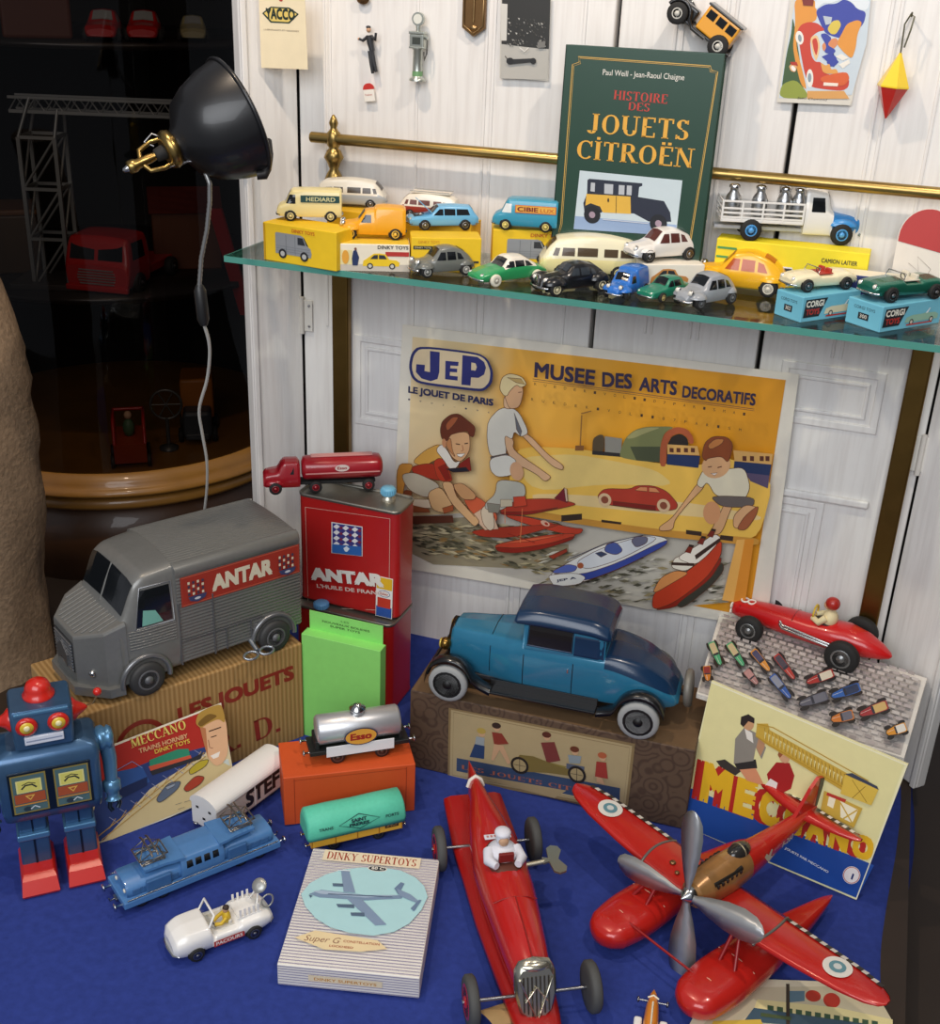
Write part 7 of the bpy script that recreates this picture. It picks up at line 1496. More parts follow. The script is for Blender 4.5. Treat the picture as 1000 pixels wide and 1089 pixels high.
# ------------------------------------------------------------------ big red racer
def racer():
    m = place((627, 1069), (566, 911), .003, (13.4, 7.4), (-13.4, 6.7)); t = thing('tin_racer', 'long red tinplate racer with a white driver and a winding key', 'racing car', m)
    RD = M('b8201d', .24, 0, .45, .06, .8); RDD = M('a51a18', .3, 0, .3, .06, .8)
    q = B(RDD); outl = [(24, 0, .8), (23, 2.0, 1.), (16, 2.9, 1.2), (8, 3.6, 1.3), (0, 4.2, 1.4), (-8, 4.4, 1.6), (-14, 4.7, 1.8), (-24, 4.3, 2.2)]
    rings = []
    for x, hw, z in outl: rings.append([(x, -hw, z), (x, -hw+.05, z+.9), (x, -hw*.75, z+1.3), (x, hw*.75, z+1.3), (x, hw-.05, z+.9), (x, hw, z)] if hw else [(x, -.4, z), (x, -.4, z+.5), (x, -.3, z+.7), (x, .3, z+.7), (x, .4, z+.5), (x, .4, z)])
    q.loft(rings); obj('lower_pan', q, t)
    q = B(RD); rings = []
    for x, hw, zb, zt, pw in ((14.2, 2.2, 2., 7.2, .7), (13, 2.35, 2., 7.7, .7), (9, 2.8, 2.1, 8.3, .75), (4, 3.2, 2.2, 8.8, .8), (0, 3.5, 2.2, 9.0, .8), (-5, 3.6, 2.3, 9.0, .8), (-9, 3.3, 2.4, 9.0, .8), (-14, 2.6, 2.6, 8.5, .85), (-19, 1.6, 2.9, 8.0, .9), (-25.5, .5, 3.2, 7.3, 1.), (-27.5, .1, 4.0, 6.9, 1.)):
        rings.append([(x, hw*math.cos(a), (zb+zt)/2+(zt-zb)/2*math.copysign(abs(math.sin(a))**pw, math.sin(a))) for a in [2*math.pi*i/28 for i in range(28)]])
    q.loft(rings); obj('body', q, t)
    q = B(M('5a2a1c', .55)); q.ell((-4.2, 0, 8.55), (3.8, 2.4, .75), 20, 8); obj('cockpit', q, t)
    W = M('dcdce4', .5); q = B(W); q.ell((-4.6, 0, 9.2), (2.1, 2.1, 1.5), 18, 10); q.tube([(-4.6, 1.8, 9.6), (-2.8, 2.2, 9.5), (-1.6, 1.4, 9.6)], [.8, .7, .5], 10); q.tube([(-4.6, -1.8, 9.6), (-2.8, -2.2, 9.5), (-1.6, -1.4, 9.6)], [.8, .7, .5], 10); obj('driver_body', q, t)
    q = B(W); q.ell((-4.9, 0, 11.5), (1.0, .95, 1.15), 16, 10); q.use(M('c9a07e', .6)); q.ell((-4.2, 0, 11.3), (.5, .7, .75), 12, 8); q.use(W); q.ell((-5.0, 0, 12.1), (1.15, 1.1, .6), 16, 8); obj('driver_head', q, t)
    q = B(M('7a1d1a', .5)); q.box((-2.4, 0, 10.2), (.5, 2.0, 1.3), .1); obj('dashboard', q, t)
    q = B(W); q.box((-7.6, 0, 9.3), (.9, 3.6, .14), .05); obj('driver_name_plate', q, t)
    P = Print((-7.6, 0, 9.38), (0, 1, 0), (-1, 0, 0), .02); P.STEP = .01; [P.rect(-1.5+i*.5, -.2, -1.2+i*.5, .2, 'c08078') for i in range(6)]; obj('printed_name', P, t)
    q = B(M('b9b6a8', .25, .9)); rr = []
    pr = lambda x, y, z: (x-z*.42, y*1.12, 4.9+z*1.12)
    for x, k in ((14.2, 1.04), (14.9, 1.04), (15.3, .9)): rr.append([pr(x, y*k, z*k) for y, z in ((0, -3.2), (1.7, -1.8), (2.15, 0), (2.1, 2.), (1.6, 2.8), (0, 3.1), (-1.6, 2.8), (-2.1, 2.), (-2.15, 0), (-1.7, -1.8))])
    q.loft(rr); q.use(M('5a544a', .35, .8))
    for i in range(7): y = -1.35+i*.45; q.tube([pr(15.35, y, -2.3+abs(y)*.5), pr(15.35, y, 1.9)], .1, 5)
    q.use(M('cfc8b4', .2, .9)); q.ell(pr(14.6, 0, 2.6), (.9, 2.0, .6), 14, 8); q.tube([pr(15.4, -1.75, 1.7), pr(15.5, 0, -2.6), pr(15.4, 1.75, 1.7)], .16, 6); q.tube([pr(15.4, -1.2, -.6), pr(15.5, 0, .9), pr(15.4, 1.2, -.6)], .13, 6); obj('radiator', q, t)
    for x, y in ((13.4, 7.4), (-13.4, 6.7)):
        q = B(STEEL); q.cyl((x, -y-.4, 3.1), (x, y+.4, 3.1), .22, seg=10); obj('axle', q, t)
        for sg in (1, -1):
            wheel(t, x, sg*y, 3.1, 1.3, RUBBERGREY, RD, .68, sub=True)
            q = B(CHROME); q.cyl((x, sg*(y+.2), 3.1), (x, sg*(y+1.1), 3.1), .3, seg=10); obj('hub_nut', q, t)
    q = B(M('bdb6a0', .3, .85)); q.cyl((-4.6, 3.4, 6.6), (-4.6, 5.8, 6.9), .35, seg=10)
    q.prism([(a, b_) for a, b_ in ((-5.2, 5.6), (-4.9, 6.4), (-6.8, 6.6), (-7.3, 7.3), (-7.0, 8.2), (-6.2, 8.5), (-4.6, 7.7), (-3.0, 8.5), (-2.2, 8.2), (-1.9, 7.3), (-2.4, 6.6), (-4.3, 6.4), (-4.0, 5.6))], 6.85, 7.15, 'xy'); obj('winding_key', q, t)
    q = B(M('e3dcd0', .5)); q.tube([(-22.3, 1.15, 6.2), (-22.5, 0.8, 7.2), (-22.6, 0, 7.75), (-22.5, -.8, 7.2), (-22.3, -1.15, 6.2)], .3, 6); obj('tail_band', q, t)
    q = B(M('8f1816', .35))
    q.tube([(3.2, y, 8.8-.09*y*y) for y in (-2.8, -1.5, 0, 1.5, 2.8)], .08, 6); q.tube([(13, 0, 7.75), (9, 0, 8.36), (3.2, 0, 8.82)], .1, 6)
    for sg in (1, -1): q.tube([(13, sg*2.4, 4.6), (8, sg*3.0, 5.0), (0, sg*3.55, 5.4), (-8, sg*3.4, 5.6), (-16, sg*1.8, 5.8)], .1, 6)
    obj('panel_seam', q, t)
racer()
p = at_z(532, 1078, .02); t = thing('paper_tag', 'brown paper price tag with white string beside the racer front wheel', 'tag', frame((p.x, p.y, .003), R_(60)))
q = B(card('b79a6a')); q.T = Matrix.Rotation(R_(20), 4, 'Y'); rings = []
for x in (-.03, -.01, .01, .024): rings.append([(x, .017*math.cos(a), .012+.005*math.sin(a)) for a in [R_(-20+i*22) for i in range(11)]])
q.loft(rings, False, False); obj('tag_sheet', q, t)
q = B(M('d9d0bc', .8)); q.tube([(.02, 0, .018), (.028, .002, .026), (.04, .006, .022), (.05, .004, .028)], .0009, 5); q.tube([(.02, .001, .018), (.03, -.004, .024), (.042, 0, .026), (.05, .004, .028)], .0009, 5); obj('string', q, t)

# ------------------------------------------------------------------ red seaplane
def seaplane():
    hub = Vector((.316, -.583, .108)); tail = Vector((.443, -.36, .112)); d = (tail-hub); L = d.length; rz = math.atan2(-d.y, -d.x)
    m = Matrix.Translation((.351, -.548, .003)) @ Matrix.Rotation(rz, 4, 'Z') @ Matrix.Scale(.01, 4); t = thing('tin_seaplane', 'red tinplate seaplane with a four-bladed metal propeller and two floats', 'aeroplane', m)
    # local centimetres, +x towards the propeller, +y to the wing that points at the viewer's edge
    RD = M('bb221b', .26, .05, .45, .07, .8); OR = M('a87a48', .28, .3, .4, .35, .5); DKR = M('94191a', .35)
    q = B(RD); rings = []
    for x, hw, zb, zt in ((4.2, 1.1, 8.9, 11.4), (3.8, 1.7, 8.3, 12.0), (2, 2.2, 7.6, 12.6), (-2, 2.4, 7.2, 12.9), (-6, 2.2, 7.4, 12.6), (-10, 1.8, 7.9, 12.1), (-15, 1.3, 8.8, 11.8), (-20, .8, 9.8, 11.6), (-23, .35, 10.4, 11.4)):
        rings.append([(x, hw*math.cos(a), (zb+zt)/2+(zt-zb)/2*math.copysign(abs(math.sin(a))**.85, math.sin(a))) for a in [2*math.pi*i/24 for i in range(24)]])
    for i in range(len(rings)-1):
        q.use(OR if rings[i][0][0] > -2.5 else RD); q.loft([rings[i], rings[i+1]], i == 0 or i == len(rings)-2)
    obj('fuselage', q, t)
    q = B(M('2c2824', .4, .3))
    for k in (1, -1):
        q.tube([(1.8, k*1.55, 11.6), (-3.6, k*1.75, 11.7)], .38, 8)
        for i in range(6): q.box((1.4-i*.9, k*1.9, 11.5), (.35, .7, .5), .08)
    obj('engine_pipes', q, t)
    q = B(M('2c2a28', .15, 0, .5)); q.ell((-5.2, 0, 12.4), (2.1, 1.2, 1.1), 18, 8, 0, 90); q.use(M('a89a7a', .3, .7)); q.tube([(-5.2, 1.2*math.cos(a), 12.42+1.1*math.sin(a)) for a in [math.pi*i/10 for i in range(11)]], .12, 6); obj('canopy', q, t)
    def wing(sg, name):
        q = B(RD); rings = []
        for s_, c0, c1, z in ((1.6, 3.2, -4.2, 8.3), (8, 3.1, -4.1, 8.5), (14, 2.8, -3.8, 8.9), (20, 2.2, -3.4, 9.3), (23.4, 1.4, -2.7, 9.55), (24.8, .6, -1.9, 9.65), (25.3, -.2, -1.2, 9.7)):
            n = 10; r = []
            for i in range(n+1): u = i/n; r.append((c0+(c1-c0)*u, sg*s_, z+.55*math.sin(math.pi*u)**.7*(1 if s_ < 24 else .5)))
            for i in range(n-1, 0, -1): u = i/n; r.append((c0+(c1-c0)*u, sg*s_, z-.2*math.sin(math.pi*u)))
            rings.append(r)
        q.loft(rings); w_ = obj(name, q, t)
        zt = lambda s_: 8.5+(s_-8)*.07+.62
        P = Print((0, 0, 0), (0, sg, 0), (-1 if sg > 0 else 1, 0, 0), 0)
        q = B(); 
        def disc(r, col, lift):
            q.use(ink(col)); cs = 18.5; q.add([(-.7+r*math.cos(a), sg*(cs+r*math.sin(a)), zt(cs+r*math.sin(a))-.03*(r*math.cos(a))**2*.8+lift) for a in [2*math.pi*i/24 for i in range(24)]], [tuple(range(24))], False)
        disc(1.75, 'dcd6cc', .05); disc(1.0, '5f8a94', .08); disc(.5, 'c8ccc8', .11)
        for k in range(20):
            s_ = 9.4+k*.75; te = -4.1+(s_-8)*.06 if s_ < 20 else -3.4+(s_-20)*.2
            if s_ > 23.5: break
            q.use(ink('dcd6cc' if k % 2 else '35302c')); q.add([(te+.15, sg*s_, zt(s_)-.42), (te+.95, sg*s_, zt(s_)-.14), (te+.95, sg*(s_+.75), zt(s_+.75)-.14), (te+.15, sg*(s_+.75), zt(s_+.75)-.42)], [(0, 1, 2, 3)], False)
        q.flat = True
        obj('wing_marking', q, w_)
        q = B(M('8d8d8a', .35, .7)); s0 = 9.2; q.tube([(3.2-7.3*i/12, sg*(s0+.9*math.sin(math.pi*i/12)*.6), 8.45+.68*math.sin(math.pi*i/12)**.7) for i in range(13)], .22, 6); obj('metal_band', q, w_)
        q = B(M('8a6a4a', .3, .8)); q.ell((.2, sg*6.2, 9.15), (.45, .45, .2), 12, 6); q.ell((1.2, sg*4.6, 9.1), (.35, .35, .18), 12, 6); obj('rivet', q, w_)
    wing(1, 'wing'); wing(-1, 'wing')
    for sg in (1, -1):
        q = B(RD); rings = []
        for s_, c0, c1 in ((.3, -18.6, -22.6), (4, -19.2, -22.4), (7.2, -20.2, -22.2), (8.3, -21., -21.8)): rings.append([(c0, sg*s_, 11.2), ((c0+c1)/2, sg*s_, 11.5), (c1, sg*s_, 11.2), ((c0+c1)/2, sg*s_, 11.0)])
        q.loft(rings); w_ = obj('tailplane', q, t); q = B()
        for k in range(10): q.use(ink('dcd6cc' if k % 2 else '35302c')); y0 = .8+k*.6; q.add([(-22.4+(y0-.8)*.03, sg*y0, 11.32), (-21.7+(y0-.8)*.03, sg*y0, 11.46), (-21.7+(y0-.2)*.03, sg*(y0+.6), 11.46), (-22.4+(y0-.2)*.03, sg*(y0+.6), 11.32)], [(0, 1, 2, 3)], False)
        q.flat = True; obj('tail_marking', q, w_)
    q = B(RD); q.prism([(-17.5, 11.6), (-20.5, 15.2), (-22, 16.4), (-23.2, 16.0), (-23.4, 13.5), (-22.8, 11.)], -.25, .25, 'xz'); q.use(M('4a4438', .4)); q.prism([(-22.3, 11.4), (-22.3, 16.2), (-23.3, 15.9), (-23.4, 13.5), (-22.9, 11.4)], -.3, .3, 'xz'); obj('tail_fin', q, t)
    for sg in (1, -1):
        y = sg*7.3; q = B(RD); rings = []
        for x, hw, zb, zt in smooth_interp([(12.8, .3, 2.4, 3.0), (12.6, 1.3, 1.7, 3.7), (12.0, 2.2, 1.2, 4.1), (10.5, 3.1, .5, 4.6), (6, 3.6, .1, 4.8), (0, 3.3, 0, 4.7), (-6, 2.6, .2, 4.2), (-12, 1.6, 1.0, 3.6), (-17, .6, 1.9, 3.0), (-18.5, .1, 2.3, 2.6)], 30):
            zc = zb+(zt-zb)*.55
            lo = [(hw*math.sin(a)**.9, zc-(zc-zb)*math.cos(a)) for a in [math.pi/2*i/7 for i in range(8)]]; hi = [(hw*math.cos(a)**.55, zc+.12+(zt-zc-.12)*math.sin(a)) for a in [math.pi/2*i/7 for i in range(8)]]
            h_ = lo+hi; rings.append([(x, y+a, b_) for a, b_ in h_]+[(x, y-a, b_) for a, b_ in h_[-2:0:-1]])
        q.loft(rings, True, True, True); obj('float', q, t)
        for x0, x1 in ((5.0, 2.2), (-4.0, -3.0)):
            q = B(DKR)
            for k in (1, -1): q.tube([(x0, y+k*1.2, 4.5), (x1, y-sg*1.0+k*.3, 8.6)], .26, 8)
            obj('float_strut', q, t)
        q = B(M('d9a48a', .4)); q.tube([(8.5, y-2.6, 4.1), (8.5, y, 4.75), (8.5, y+2.6, 4.1)], .07, 5); q.tube([(3, y-2.8, 4.3), (3, y, 4.85), (3, y+2.8, 4.3)], .07, 5); obj('float_line', q, t)
    q = B(DKR); q.tube([(9., -7.3, 4.4), (9., 7.3, 4.4)], .18, 6); obj('cross_bar', q, t)
    q = B(M('b9bbbc', .22, 1.)); q.lathe([(1.15, 0), (1.2, .5), (.9, 1.0), (.35, 1.6), (0, 2.0)], (4.2, 0, 10.5), (1, 0, .14), 20); h = obj('propeller_hub', q, t)
    for k in range(4):
        th = R_(10+90*k); q = B(M('b4b6b7', .4, .65)); rings = []; Rr = Matrix.Translation((5.0, 0, 10.6)) @ Matrix.Rotation(R_(-9), 4, 'Y') @ Matrix.Rotation(th, 4, 'X')
        for r, wd in ((.7, .5), (1.5, .6), (3.4, 1.2), (6., 1.8), (8.4, 2.), (10.2, 1.7), (11.1, 1.05), (11.5, .4)):
            tw = R_(16-.8*r); a = Vector((wd*math.sin(tw), wd*math.cos(tw), r)); b_ = Vector((-wd*math.sin(tw), -wd*math.cos(tw), r)); n_ = Vector((.09, 0, 0))
            rings.append([Rr @ p for p in (a, (a+b_)/2+n_, b_, (a+b_)/2-n_)])
        q.loft(rings); obj('propeller_blade', q, t)
    P = Print((0, 0, 0), (-1, 0, 0), (0, 0, 1), 0); q = B(ink('d8c8a8'))
    y_of = lambda x: 2.35 if x > -6 else 2.3-(-6-x)*.095
    def mark(pts, zoff=0):
        q.add([(x, y_of(x)+.06, z) for x, z in pts], [tuple(range(len(pts)))], False)
    mark([(-9, 10.2), (-8.2, 11.2), (-8.6, 11.6), (-9.3, 10.9), (-9.8, 11.7), (-10.2, 11.3), (-9.9, 10.4), (-10.6, 10.0), (-9.6, 9.6)]); q.flat = True
    obj('bird_marking', q, t); q = B(ink('d8c8a8')); q.flat = True; vs, fs, x0, x1 = text_geo('F-260', .02)
    q.add([(-13.-(a-x0)/(x1-x0)*2.8, y_of(-13.-(a-x0)/(x1-x0)*2.8)*.98+.08, 10.0+b_*1.3) for a, b_ in vs], fs, False); obj('side_marking', q, t)
seaplane()

# small orange boat, railway booklet at the front edge
p = at_z(692, 1089, .01); m = frame((p.x, p.y, .003), R_(97)); t = thing('orange_speed_toy', 'small orange pointed toy with white side floats at the front edge of the cloth', 'toy', m)
q = B(M('d9842a', .3, 0, .4)); rings = []
for x, hw, zt in ((.048, .001, .014), (.04, .0045, .018), (.02, .008, .022), (-.01, .0095, .024), (-.05, .0085, .022)): rings.append([(x, hw*math.cos(a), .012+(zt-.012)*math.sin(a)*(1 if math.sin(a) > 0 else .9)) for a in [2*math.pi*i/16 for i in range(16)]])
q.loft(rings); obj('hull', q, t)
q = B(M('e9e2c8', .4)); q.tube([(.03, -.0066, .018), (.032, 0, .021), (.03, .0066, .018)], .0012, 6); q.tube([(.02, 0, .0225), (-.02, 0, .0245)], .0012, 6); obj('cream_stripe', q, t)
for sg in (1, -1): q = B(M('e9e6e0', .45)); q.box((-.022, sg*.0155, .008), (.05, .010, .012), .003); obj('side_float', q, t)
q = B(STEEL); q.cyl((.03, -.018, .012), (.03, .018, .012), .0012, seg=8); q.ell((.03, .018, .012), (.004, .002, .004), 10, 6); q.ell((.03, -.018, .012), (.004, .002, .004), 10, 6); obj('axle', q, t)
a, c, d_, e_ = (at_z(*k, .004) for k in ((715, 1125), (955, 1118), (930, 1048), (760, 1042)))
m = frame(tuple((a+c+d_+e_)/4)); t = thing('railway_booklet', 'small booklet with a printed cream train lying under the seaplane wing', 'booklet', m)
q = B(card('ddd4b8')); vs = [a, c, d_, e_]; q.add([v+Vector((0, 0, .004)) for v in vs]+[v for v in vs], [(0, 1, 2, 3), (7, 6, 5, 4), (0, 4, 5, 1), (1, 5, 6, 2), (2, 6, 7, 3), (3, 7, 4, 0)], False); obj('sheet', q, t, True)
P = Print((a.x, a.y, .0082), (c-a), (0, 1, 0), .0003); P.e = (c-a).normalized(); P.g = Vector((-P.e.y, P.e.x, 0)); P.n = Vector((0, 0, 1)); P.STEP = .00003
P.fr = (640, 1000, 2.778)
P.tp('c9bfa0', '400,140 800,135 860,240 300,250'); P.tp('5a7a8a', '545,150 600,150 600,180 545,185'); P.te('b8301f', '625,165 648,167 625,148'); P.te('b8301f', '680,178 705,180 680,156'); P.tp('e0d49a', '460,175 560,185 700,200 860,235 860,260 440,230'); P.tp('3f5a6a', '450,200 860,258 860,275 420,240')
for i in range(12): P.tp('3c5a40', f'{490+i*28},{192+i*4.2} {508+i*28},{195+i*4.2} {508+i*28},{209+i*4.2} {490+i*28},{206+i*4.2}')
P.tp('3a2f26', '545,130 555,130 556,260 545,260'); P.tp('d8b84a', '330,240 470,235 480,260 320,262'); P.tp('4a5a3a', '470,215 560,228 560,238 470,226'); obj('printed_picture', P, t, True)

# ------------------------------------------------------------------ clamp lamp with its flex
def clamp_lamp():
    Y = -.22
    neck = CAM_LOC+ray(178, 160)*1.5; rim = CAM_LOC+ray(250, 127)*1.53
    ax = (rim-neck); Ln = ax.length; ax.normalize(); m = Matrix.Translation(neck); t = thing('clamp_lamp', 'black enamel lamp shade with a brass socket clamped beside the cabinet', 'lamp', m)
    BKE = M('141416', .36, 0, .2, .04); R0 = .062*1.28
    prof = [(.017, 0), (.02, .012), (.03, .022), (.056, .036), (.070, .058), (.082, .09), (.0865, .112), (.0875, .118), (.0865, .121), (.083, .116), (.078, .09), (.066, .058), (.05, .038), (.014, .02), (.012, .0)]
    k = Ln/.112; prof = [(r*k, z*k) for r, z in prof]
    q = B(BKE); o = Vector((0, 0, 0))
    u = ax.orthogonal().normalized(); w_ = ax.cross(u)
    q.loft([[o+ax*z+(u*math.cos(a)+w_*math.sin(a))*r for a in [2*math.pi*i/48 for i in range(48)]] for r, z in prof], False); obj('lamp_shade', q, t)
    q = B(BKE); q.tube([ax*.117*k+(u*math.cos(a)+w_*math.sin(a))*.0875*k for a in [2*math.pi*i/48 for i in range(48)]], .003, 8, True); obj('shade_rim', q, t)
    q = B(BRASS); q.lathe([(.016, -.004), (.023, -.002), (.025, .004), (.023, .01), (.018, .012)], (0, 0, 0), ax, 24); obj('brass_collar', q, t)
    sd = CU.cross(ax).normalized()
    side = ax.cross(CF).normalized()
    q = B(BRASS)
    for s_ in (1, -1): q.tube([side*.017*s_, side*.019*s_-ax*.014, side*.015*s_-ax*.032, side*.004*s_-ax*.036], .0032, 8)
    obj('brass_yoke', q, t)
    q = B(BRASS); q.lathe([(.004, -.012), (.006, -.024), (.0065, -.042), (.0085, -.046), (.0085, -.054), (.005, -.056)], (0, 0, 0), ax, 16); q.use(TYRE); q.lathe([(.0085, .0), (.0095, -.006), (.008, -.016), (.004, -.018)], (0, 0, 0), ax, 16); q.use(CHROME); q.lathe([(.005, -.055), (.003, -.062), (0, -.063)], (0, 0, 0), ax, 12); obj('socket', q, t)
    q = B(STEEL); q.tube([side*.021+ax*.0, side*.028-ax*.006, side*.022-ax*.02, side*.012-ax*.012], .0013, 6); q.tube([side*-.02+ax*.004, side*-.026+ax*.02, side*-.018+ax*.034, side*-.024+ax*.012, side*-.017-ax*.03], .0013, 6); obj('wire_clip', q, t)
    # clamp arm that carries the shade from the leaf
    tip = Vector((-.552, -.085, .90)); q = B(BKE); root = neck+ax*.05*k; back = (tip-root)
    q.tube([root-neck+Vector((0, .05, 0)), root-neck+back*.6, tip-neck], .006, 10); q.box(tip-neck+Vector((0, 0, 0)), (.02, .03, .05), .003); obj('clamp_arm', q, t)
    q = B(M('1a1716', .5)); c0 = CAM_LOC+ray(284, 150)*1.545-neck; c1 = CAM_LOC+ray(281, 186)*1.53-neck; q.tube([c0, c0.lerp(c1, .4)+Vector((.004, 0, 0)), c0.lerp(c1, .8)+Vector((.003, 0, 0)), c1, c1+Vector((-.008, -.004, 0))], .0065, 10); obj('shade_hook', q, t)
    q = B(M('e8e2d2', .3)); q.ell(ax*.07*k, (.026, .026, .026), 16, 10); obj('bulb', q, t)
    # flex: braided sleeve, switch, cord
    Yc = -.42; pts = [at_y(x, y, Yc) for x, y in ((214, 172), (223, 195), (223, 215), (220, 245), (214, 275), (212, 305))]; q = B(M('9c9c9a', .35, .8)); rad = []
    fine = []
    for a_, b_ in zip(pts, pts[1:]):
        for i in range(12): fine.append(a_.lerp(b_, i/12)-neck)
    fine.append(pts[-1]-neck); q.tube(fine, [.0034 if i % 2 else .0028 for i in range(len(fine))], 8); obj('spring_sleeve', q, t)
    q = B(M('1a1a1b', .4)); s0, s1 = at_y(212, 303, Yc)-neck, at_y(217, 346, Yc)-neck; q.tube([s0, s0.lerp(s1, .15), s0.lerp(s1, .85), s1], [.005, .0085, .0085, .005], 12); obj('switch', q, t)
    q = B(M('c9c6be', .6)); cp = [at_y(x, y, Yc+.30*(y-345)/255) for x, y in ((217, 345), (222, 362), (223, 380), (220, 405), (212, 435), (215, 460), (220, 490), (220, 520), (217, 552), (216, 600))]; fine = []
    for i in range(len(cp)-1):
        p0, p1, p2, p3 = cp[max(i-1, 0)], cp[i], cp[i+1], cp[min(i+2, len(cp)-1)]
        for j in range(6):
            s_ = j/6; fine.append(.5*((2*p1)+(p2-p0)*s_+(2*p0-5*p1+4*p2-p3)*s_*s_+(3*p1-p0-3*p2+p3)*s_**3)-neck)
    q.tube(fine, .0024, 8); obj('cord', q, t)
clamp_lamp()

# ------------------------------------------------------------------ toys behind the cabinet glass
GC = 'old toys inside the round cabinet'
DR = M('b51c1a', .35, 0, .3)
def cab_thing(name, label, cat, px, py, dep, z, rz, s): p = inside(px, py, dep); return thing(name, label, cat, frame((p.x, p.y, z), rz, s), GC)
def on_shelf(px, z, dep, py0=300):
    """a point on level z whose image column is px, dep beyond the glass"""
    best = None
    for py in range(0, 560, 2):
        p = inside(px, py, dep)
        if best is None or abs(p.z-z) < abs(best.z-z): best = p
    return best
p = on_shelf(124, ZS1, .12); t = thing('toy_fire_lorry', 'red tin lorry cab with a silver grille dimly seen behind the cabinet glass', 'lorry', frame((p.x, p.y, ZS1), R_(-82), .0128), GC)
q = B(DR); sh = Shell([(6, .8, 3.6, 4.2, 4.6, 4.9, 4.4), (5.6, .6, 4.4, 5.2, 4.9, 5.2, 4.8), (5., .6, 4.8, 7.6, 4.9, 5.3, 4.8), (4.2, .6, 4.8, 8.4, 4.9, 5.3, 4.9), (-1, .6, 4.8, 8.6, 4.9, 5.3, 4.9), (-1.6, .6, 4.8, 8.2, 4.9, 5.2, 4.7)], 24); sh.build(q, DR); obj('cab', q, t)
q = B(DARKGLASS); sh.side(q, [(4.2, 5.1), (.2, 5.1), (.2, 7.6), (3.8, 7.6)])
for sg in (1, -1): q.add([(5.75, sg*.3, 5.1), (5.75, sg*4.3, 5.1), (5.05, sg*4.2, 7.4), (5.05, sg*.3, 7.4)], [(0, 1, 2, 3)])
obj('window_glass', q, t)
q = B(M('b9b9b4', .3, .8))
for i in range(6): q.box((6.05, 0, 1.5+i*.42), (.2, 6.4-abs(i-2.5)*.3, .2), .05)
obj('grille', q, t)
q = B(DR); q.box((6., 0, .8), (.8, 10.2, .9), .2); q.box((-7.5, 0, 2.0), (11, 8, 1.4), .2); obj('load_bed', q, t)
for x in (2.6, -9):
    for sg in (1, -1): wheel(t, x, sg*5.1, 1.5, 1.2, TYRE, STEEL, .6)
# lattice crane
p = on_shelf(62, ZS1, .13); t = thing('lattice_crane', 'tall grey lattice crane of metal strips behind the cabinet glass', 'crane', frame((p.x, p.y, ZS1), R_(20)), GC)
LG = M('8f9290', .4, .5); q = B(LG); H_ = .285; a_ = .034
for sx in (-1, 1):
    for sy in (-1, 1): q.box((sx*a_, sy*a_, H_/2), (.007, .007, H_))
for k in range(3):
    z0, z1 = k*H_/3, (k+1)*H_/3
    for s_ in (-1, 1): q.tube([(-a_, s_*a_, z0), (a_, s_*a_, z1)], .0028, 5); q.tube([(s_*a_, -a_, z0), (s_*a_, a_, z1)], .0028, 5); q.box((0, s_*a_, z1), (2*a_, .005, .006)); q.box((s_*a_, 0, z1), (.005, 2*a_, .006))
obj('tower', q, t)
q = B(LG)
for sy in (-1, 1):
    q.box((.12, sy*.02, H_+.045), (.34, .006, .006)); q.box((.12, sy*.02, H_+.07), (.34, .005, .005))
    for i in range(10): q.tube([(-.05+i*.034, sy*.02, H_+.045), (-.033+i*.034, sy*.02, H_+.07), (-.016+i*.034, sy*.02, H_+.045)], .002, 5)
    q.tube([(-a_, sy*a_, H_), (-.01, sy*.02, H_+.07)], .0035, 5); q.tube([(a_, sy*a_, H_), (.04, sy*.02, H_+.05)], .0035, 5)
obj('jib', q, t)
q = B(M('3a3634', .5)); q.box((0, 0, .006), (.15, .12, .012), .002); obj('crane_base', q, t)
# red cart with a green rider, gear disc
p = on_shelf(140, .207, .05); t = thing('toy_cart', 'red wooden toy cart with a green rider low in the cabinet', 'cart', frame((p.x, p.y, .207), R_(-55)), GC)
q = B(M('a3401f', .5)); q.prism([(-.045, .012), (.04, .012), (.05, .055), (-.05, .06)], -.032, .032, 'xz'); obj('cart_box', q, t)
q = B(DR)
for s_ in (-1, 1): q.tube([(-.045, s_*.03, .06), (-.03, s_*.03, .105), (.03, s_*.03, .10), (.045, s_*.03, .055)], .0035, 6)
q.tube([(-.03, -.03, .105), (-.03, .03, .105)], .0035, 6); obj('hand_frame', q, t)
q = B(M('4a6a4a', .5)); q.ell((0, 0, .075), (.012, .012, .02), 12, 8); q.use(M('c9a080', .6)); q.ell((0, 0, .102), (.008, .008, .009), 12, 8); obj('rider', q, t)
for x in (-.03, .03):
    for s_ in (-1, 1): wheel(t, x, s_*.036, .014, .008, M('2a2422', .6), M('7a2a20', .5))
p = on_shelf(180, .207, .1); t = thing('geared_disc_toy', 'upright round disc toy on a slim stand low in the cabinet', 'toy', frame((p.x, p.y, .207), R_(-60)), GC)
q = B(M('5a5a58', .4, .5)); q.cyl((0, 0, 0), (0, 0, .07), .004, seg=8); q.lathe([(.02, 0), (.02, .005), (.006, .01)], seg=16); obj('stand', q, t)
q = B(M('6a6a66', .35, .6)); q.tube([(0, .032*math.cos(a), .10+.032*math.sin(a)) for a in [2*math.pi*i/24 for i in range(24)]], .003, 6, True)
for k in range(3): a = math.pi*k/3; q.tube([(0, .032*math.cos(a), .10+.032*math.sin(a)), (0, -.032*math.cos(a), .10-.032*math.sin(a))], .0016, 5)
obj('spoked_disc', q, t)
p = on_shelf(212, .207, .16); t = thing('ochre_tin_lorry', 'ochre tin lorry half hidden by the lamp flex in the cabinet', 'lorry', frame((p.x, p.y, .207), R_(-60)), GC)
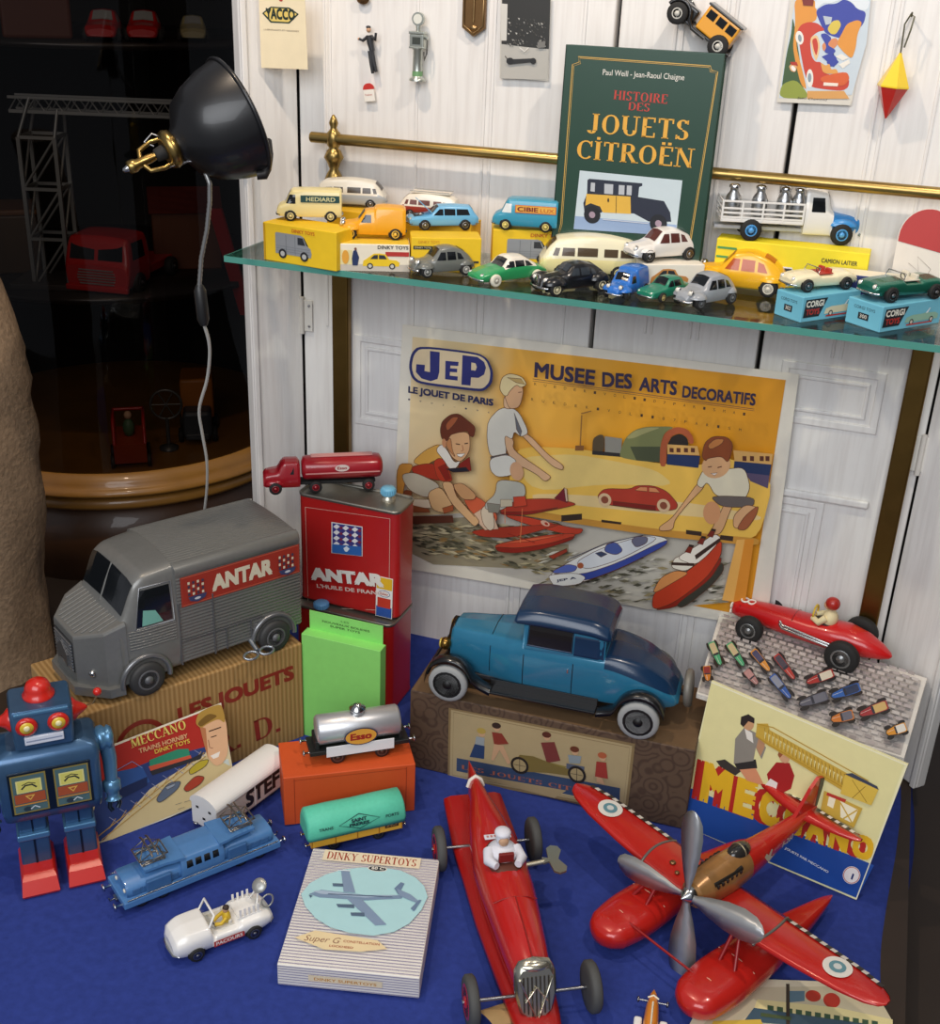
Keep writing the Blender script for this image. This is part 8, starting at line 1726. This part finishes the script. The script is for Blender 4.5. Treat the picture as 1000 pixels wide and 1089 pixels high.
q = B(M('a8641c', .45)); q.box((-.03, 0, .085), (.09, .07, .09), .006); obj('load_box', q, t)
q = B(M('3a4046', .4)); q.box((.045, 0, .045), (.05, .06, .06), .008); q.box((0, 0, .02), (.15, .05, .014), .003); obj('cab', q, t)
for x in (-.04, .045):
    for s_ in (-1, 1): wheel(t, x, s_*.036, .016, .01, TYRE, STEEL)
# top row
def small_block_car(name, label, px, dep, col, rz, s=1.):
    p = on_shelf(px, ZS2, dep); t = thing(name, label, 'car', frame((p.x, p.y, ZS2), rz, .012*s), GC)
    q = B(); sh = Shell(SPEC['saloon']['keys'], 20); sh.build(q, M(col, .35, 0, .3)); obj('body', q, t); q = B(M('8f9290', .2)); sh.front(q, 1.6, .6); sh.side(q, SPEC['saloon']['win'][0]); obj('window_glass', q, t)
    for x in (2.8, -2.7):
        for s_ in (1, -1): wheel(t, x, s_*1.8, .72, .5, TYRE, STEEL)
small_block_car('toy_saloon', 'small red toy car on the upper cabinet shelf above the crane', 112, .08, 'b51c1a', R_(-60), 1.35); small_block_car('toy_saloon', 'second small red toy car on the upper cabinet shelf nearer the lamp', 155, .08, 'b51c1a', R_(-60), 1.35); small_block_car('toy_saloon', 'cream toy car facing out on the upper cabinet shelf above the lamp', 206, .08, '9a926a', R_(-58), 1.15)
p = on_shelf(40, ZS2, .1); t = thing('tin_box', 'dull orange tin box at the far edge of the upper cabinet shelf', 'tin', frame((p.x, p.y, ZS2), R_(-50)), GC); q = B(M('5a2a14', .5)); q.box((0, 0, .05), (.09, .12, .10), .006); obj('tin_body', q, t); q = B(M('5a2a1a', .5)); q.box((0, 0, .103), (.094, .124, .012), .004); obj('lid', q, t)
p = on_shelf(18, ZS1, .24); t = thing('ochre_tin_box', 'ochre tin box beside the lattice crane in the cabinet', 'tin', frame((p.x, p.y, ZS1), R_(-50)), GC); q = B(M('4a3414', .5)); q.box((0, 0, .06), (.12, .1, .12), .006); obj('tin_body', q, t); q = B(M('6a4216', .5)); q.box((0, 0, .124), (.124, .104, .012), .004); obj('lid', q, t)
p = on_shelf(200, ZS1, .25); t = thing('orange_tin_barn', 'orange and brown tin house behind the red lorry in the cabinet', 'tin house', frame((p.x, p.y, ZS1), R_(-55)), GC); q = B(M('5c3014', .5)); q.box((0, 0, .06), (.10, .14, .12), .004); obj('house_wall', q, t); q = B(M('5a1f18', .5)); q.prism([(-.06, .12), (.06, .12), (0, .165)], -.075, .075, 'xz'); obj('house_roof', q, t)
a, c = inside(228, 222, .03), inside(262, 335, .03); t = thing('red_metal_ruler', 'red metal strip leaning inside the cabinet beside the lamp flex', 'strip', Matrix.Translation(c)); d_ = a-c; q = B(DR); sd_ = Vector((.011, .006, 0)); q.add([sd_, -sd_, d_-sd_, d_+sd_, sd_+Vector((0, .006, 0)), -sd_+Vector((0, .006, 0)), d_-sd_+Vector((0, .006, 0)), d_+sd_+Vector((0, .006, 0))], [(0, 1, 2, 3), (7, 6, 5, 4), (0, 4, 5, 1), (1, 5, 6, 2), (2, 6, 7, 3), (3, 7, 4, 0)]); obj('strip', q, t)
bpy.context.view_layer.update()
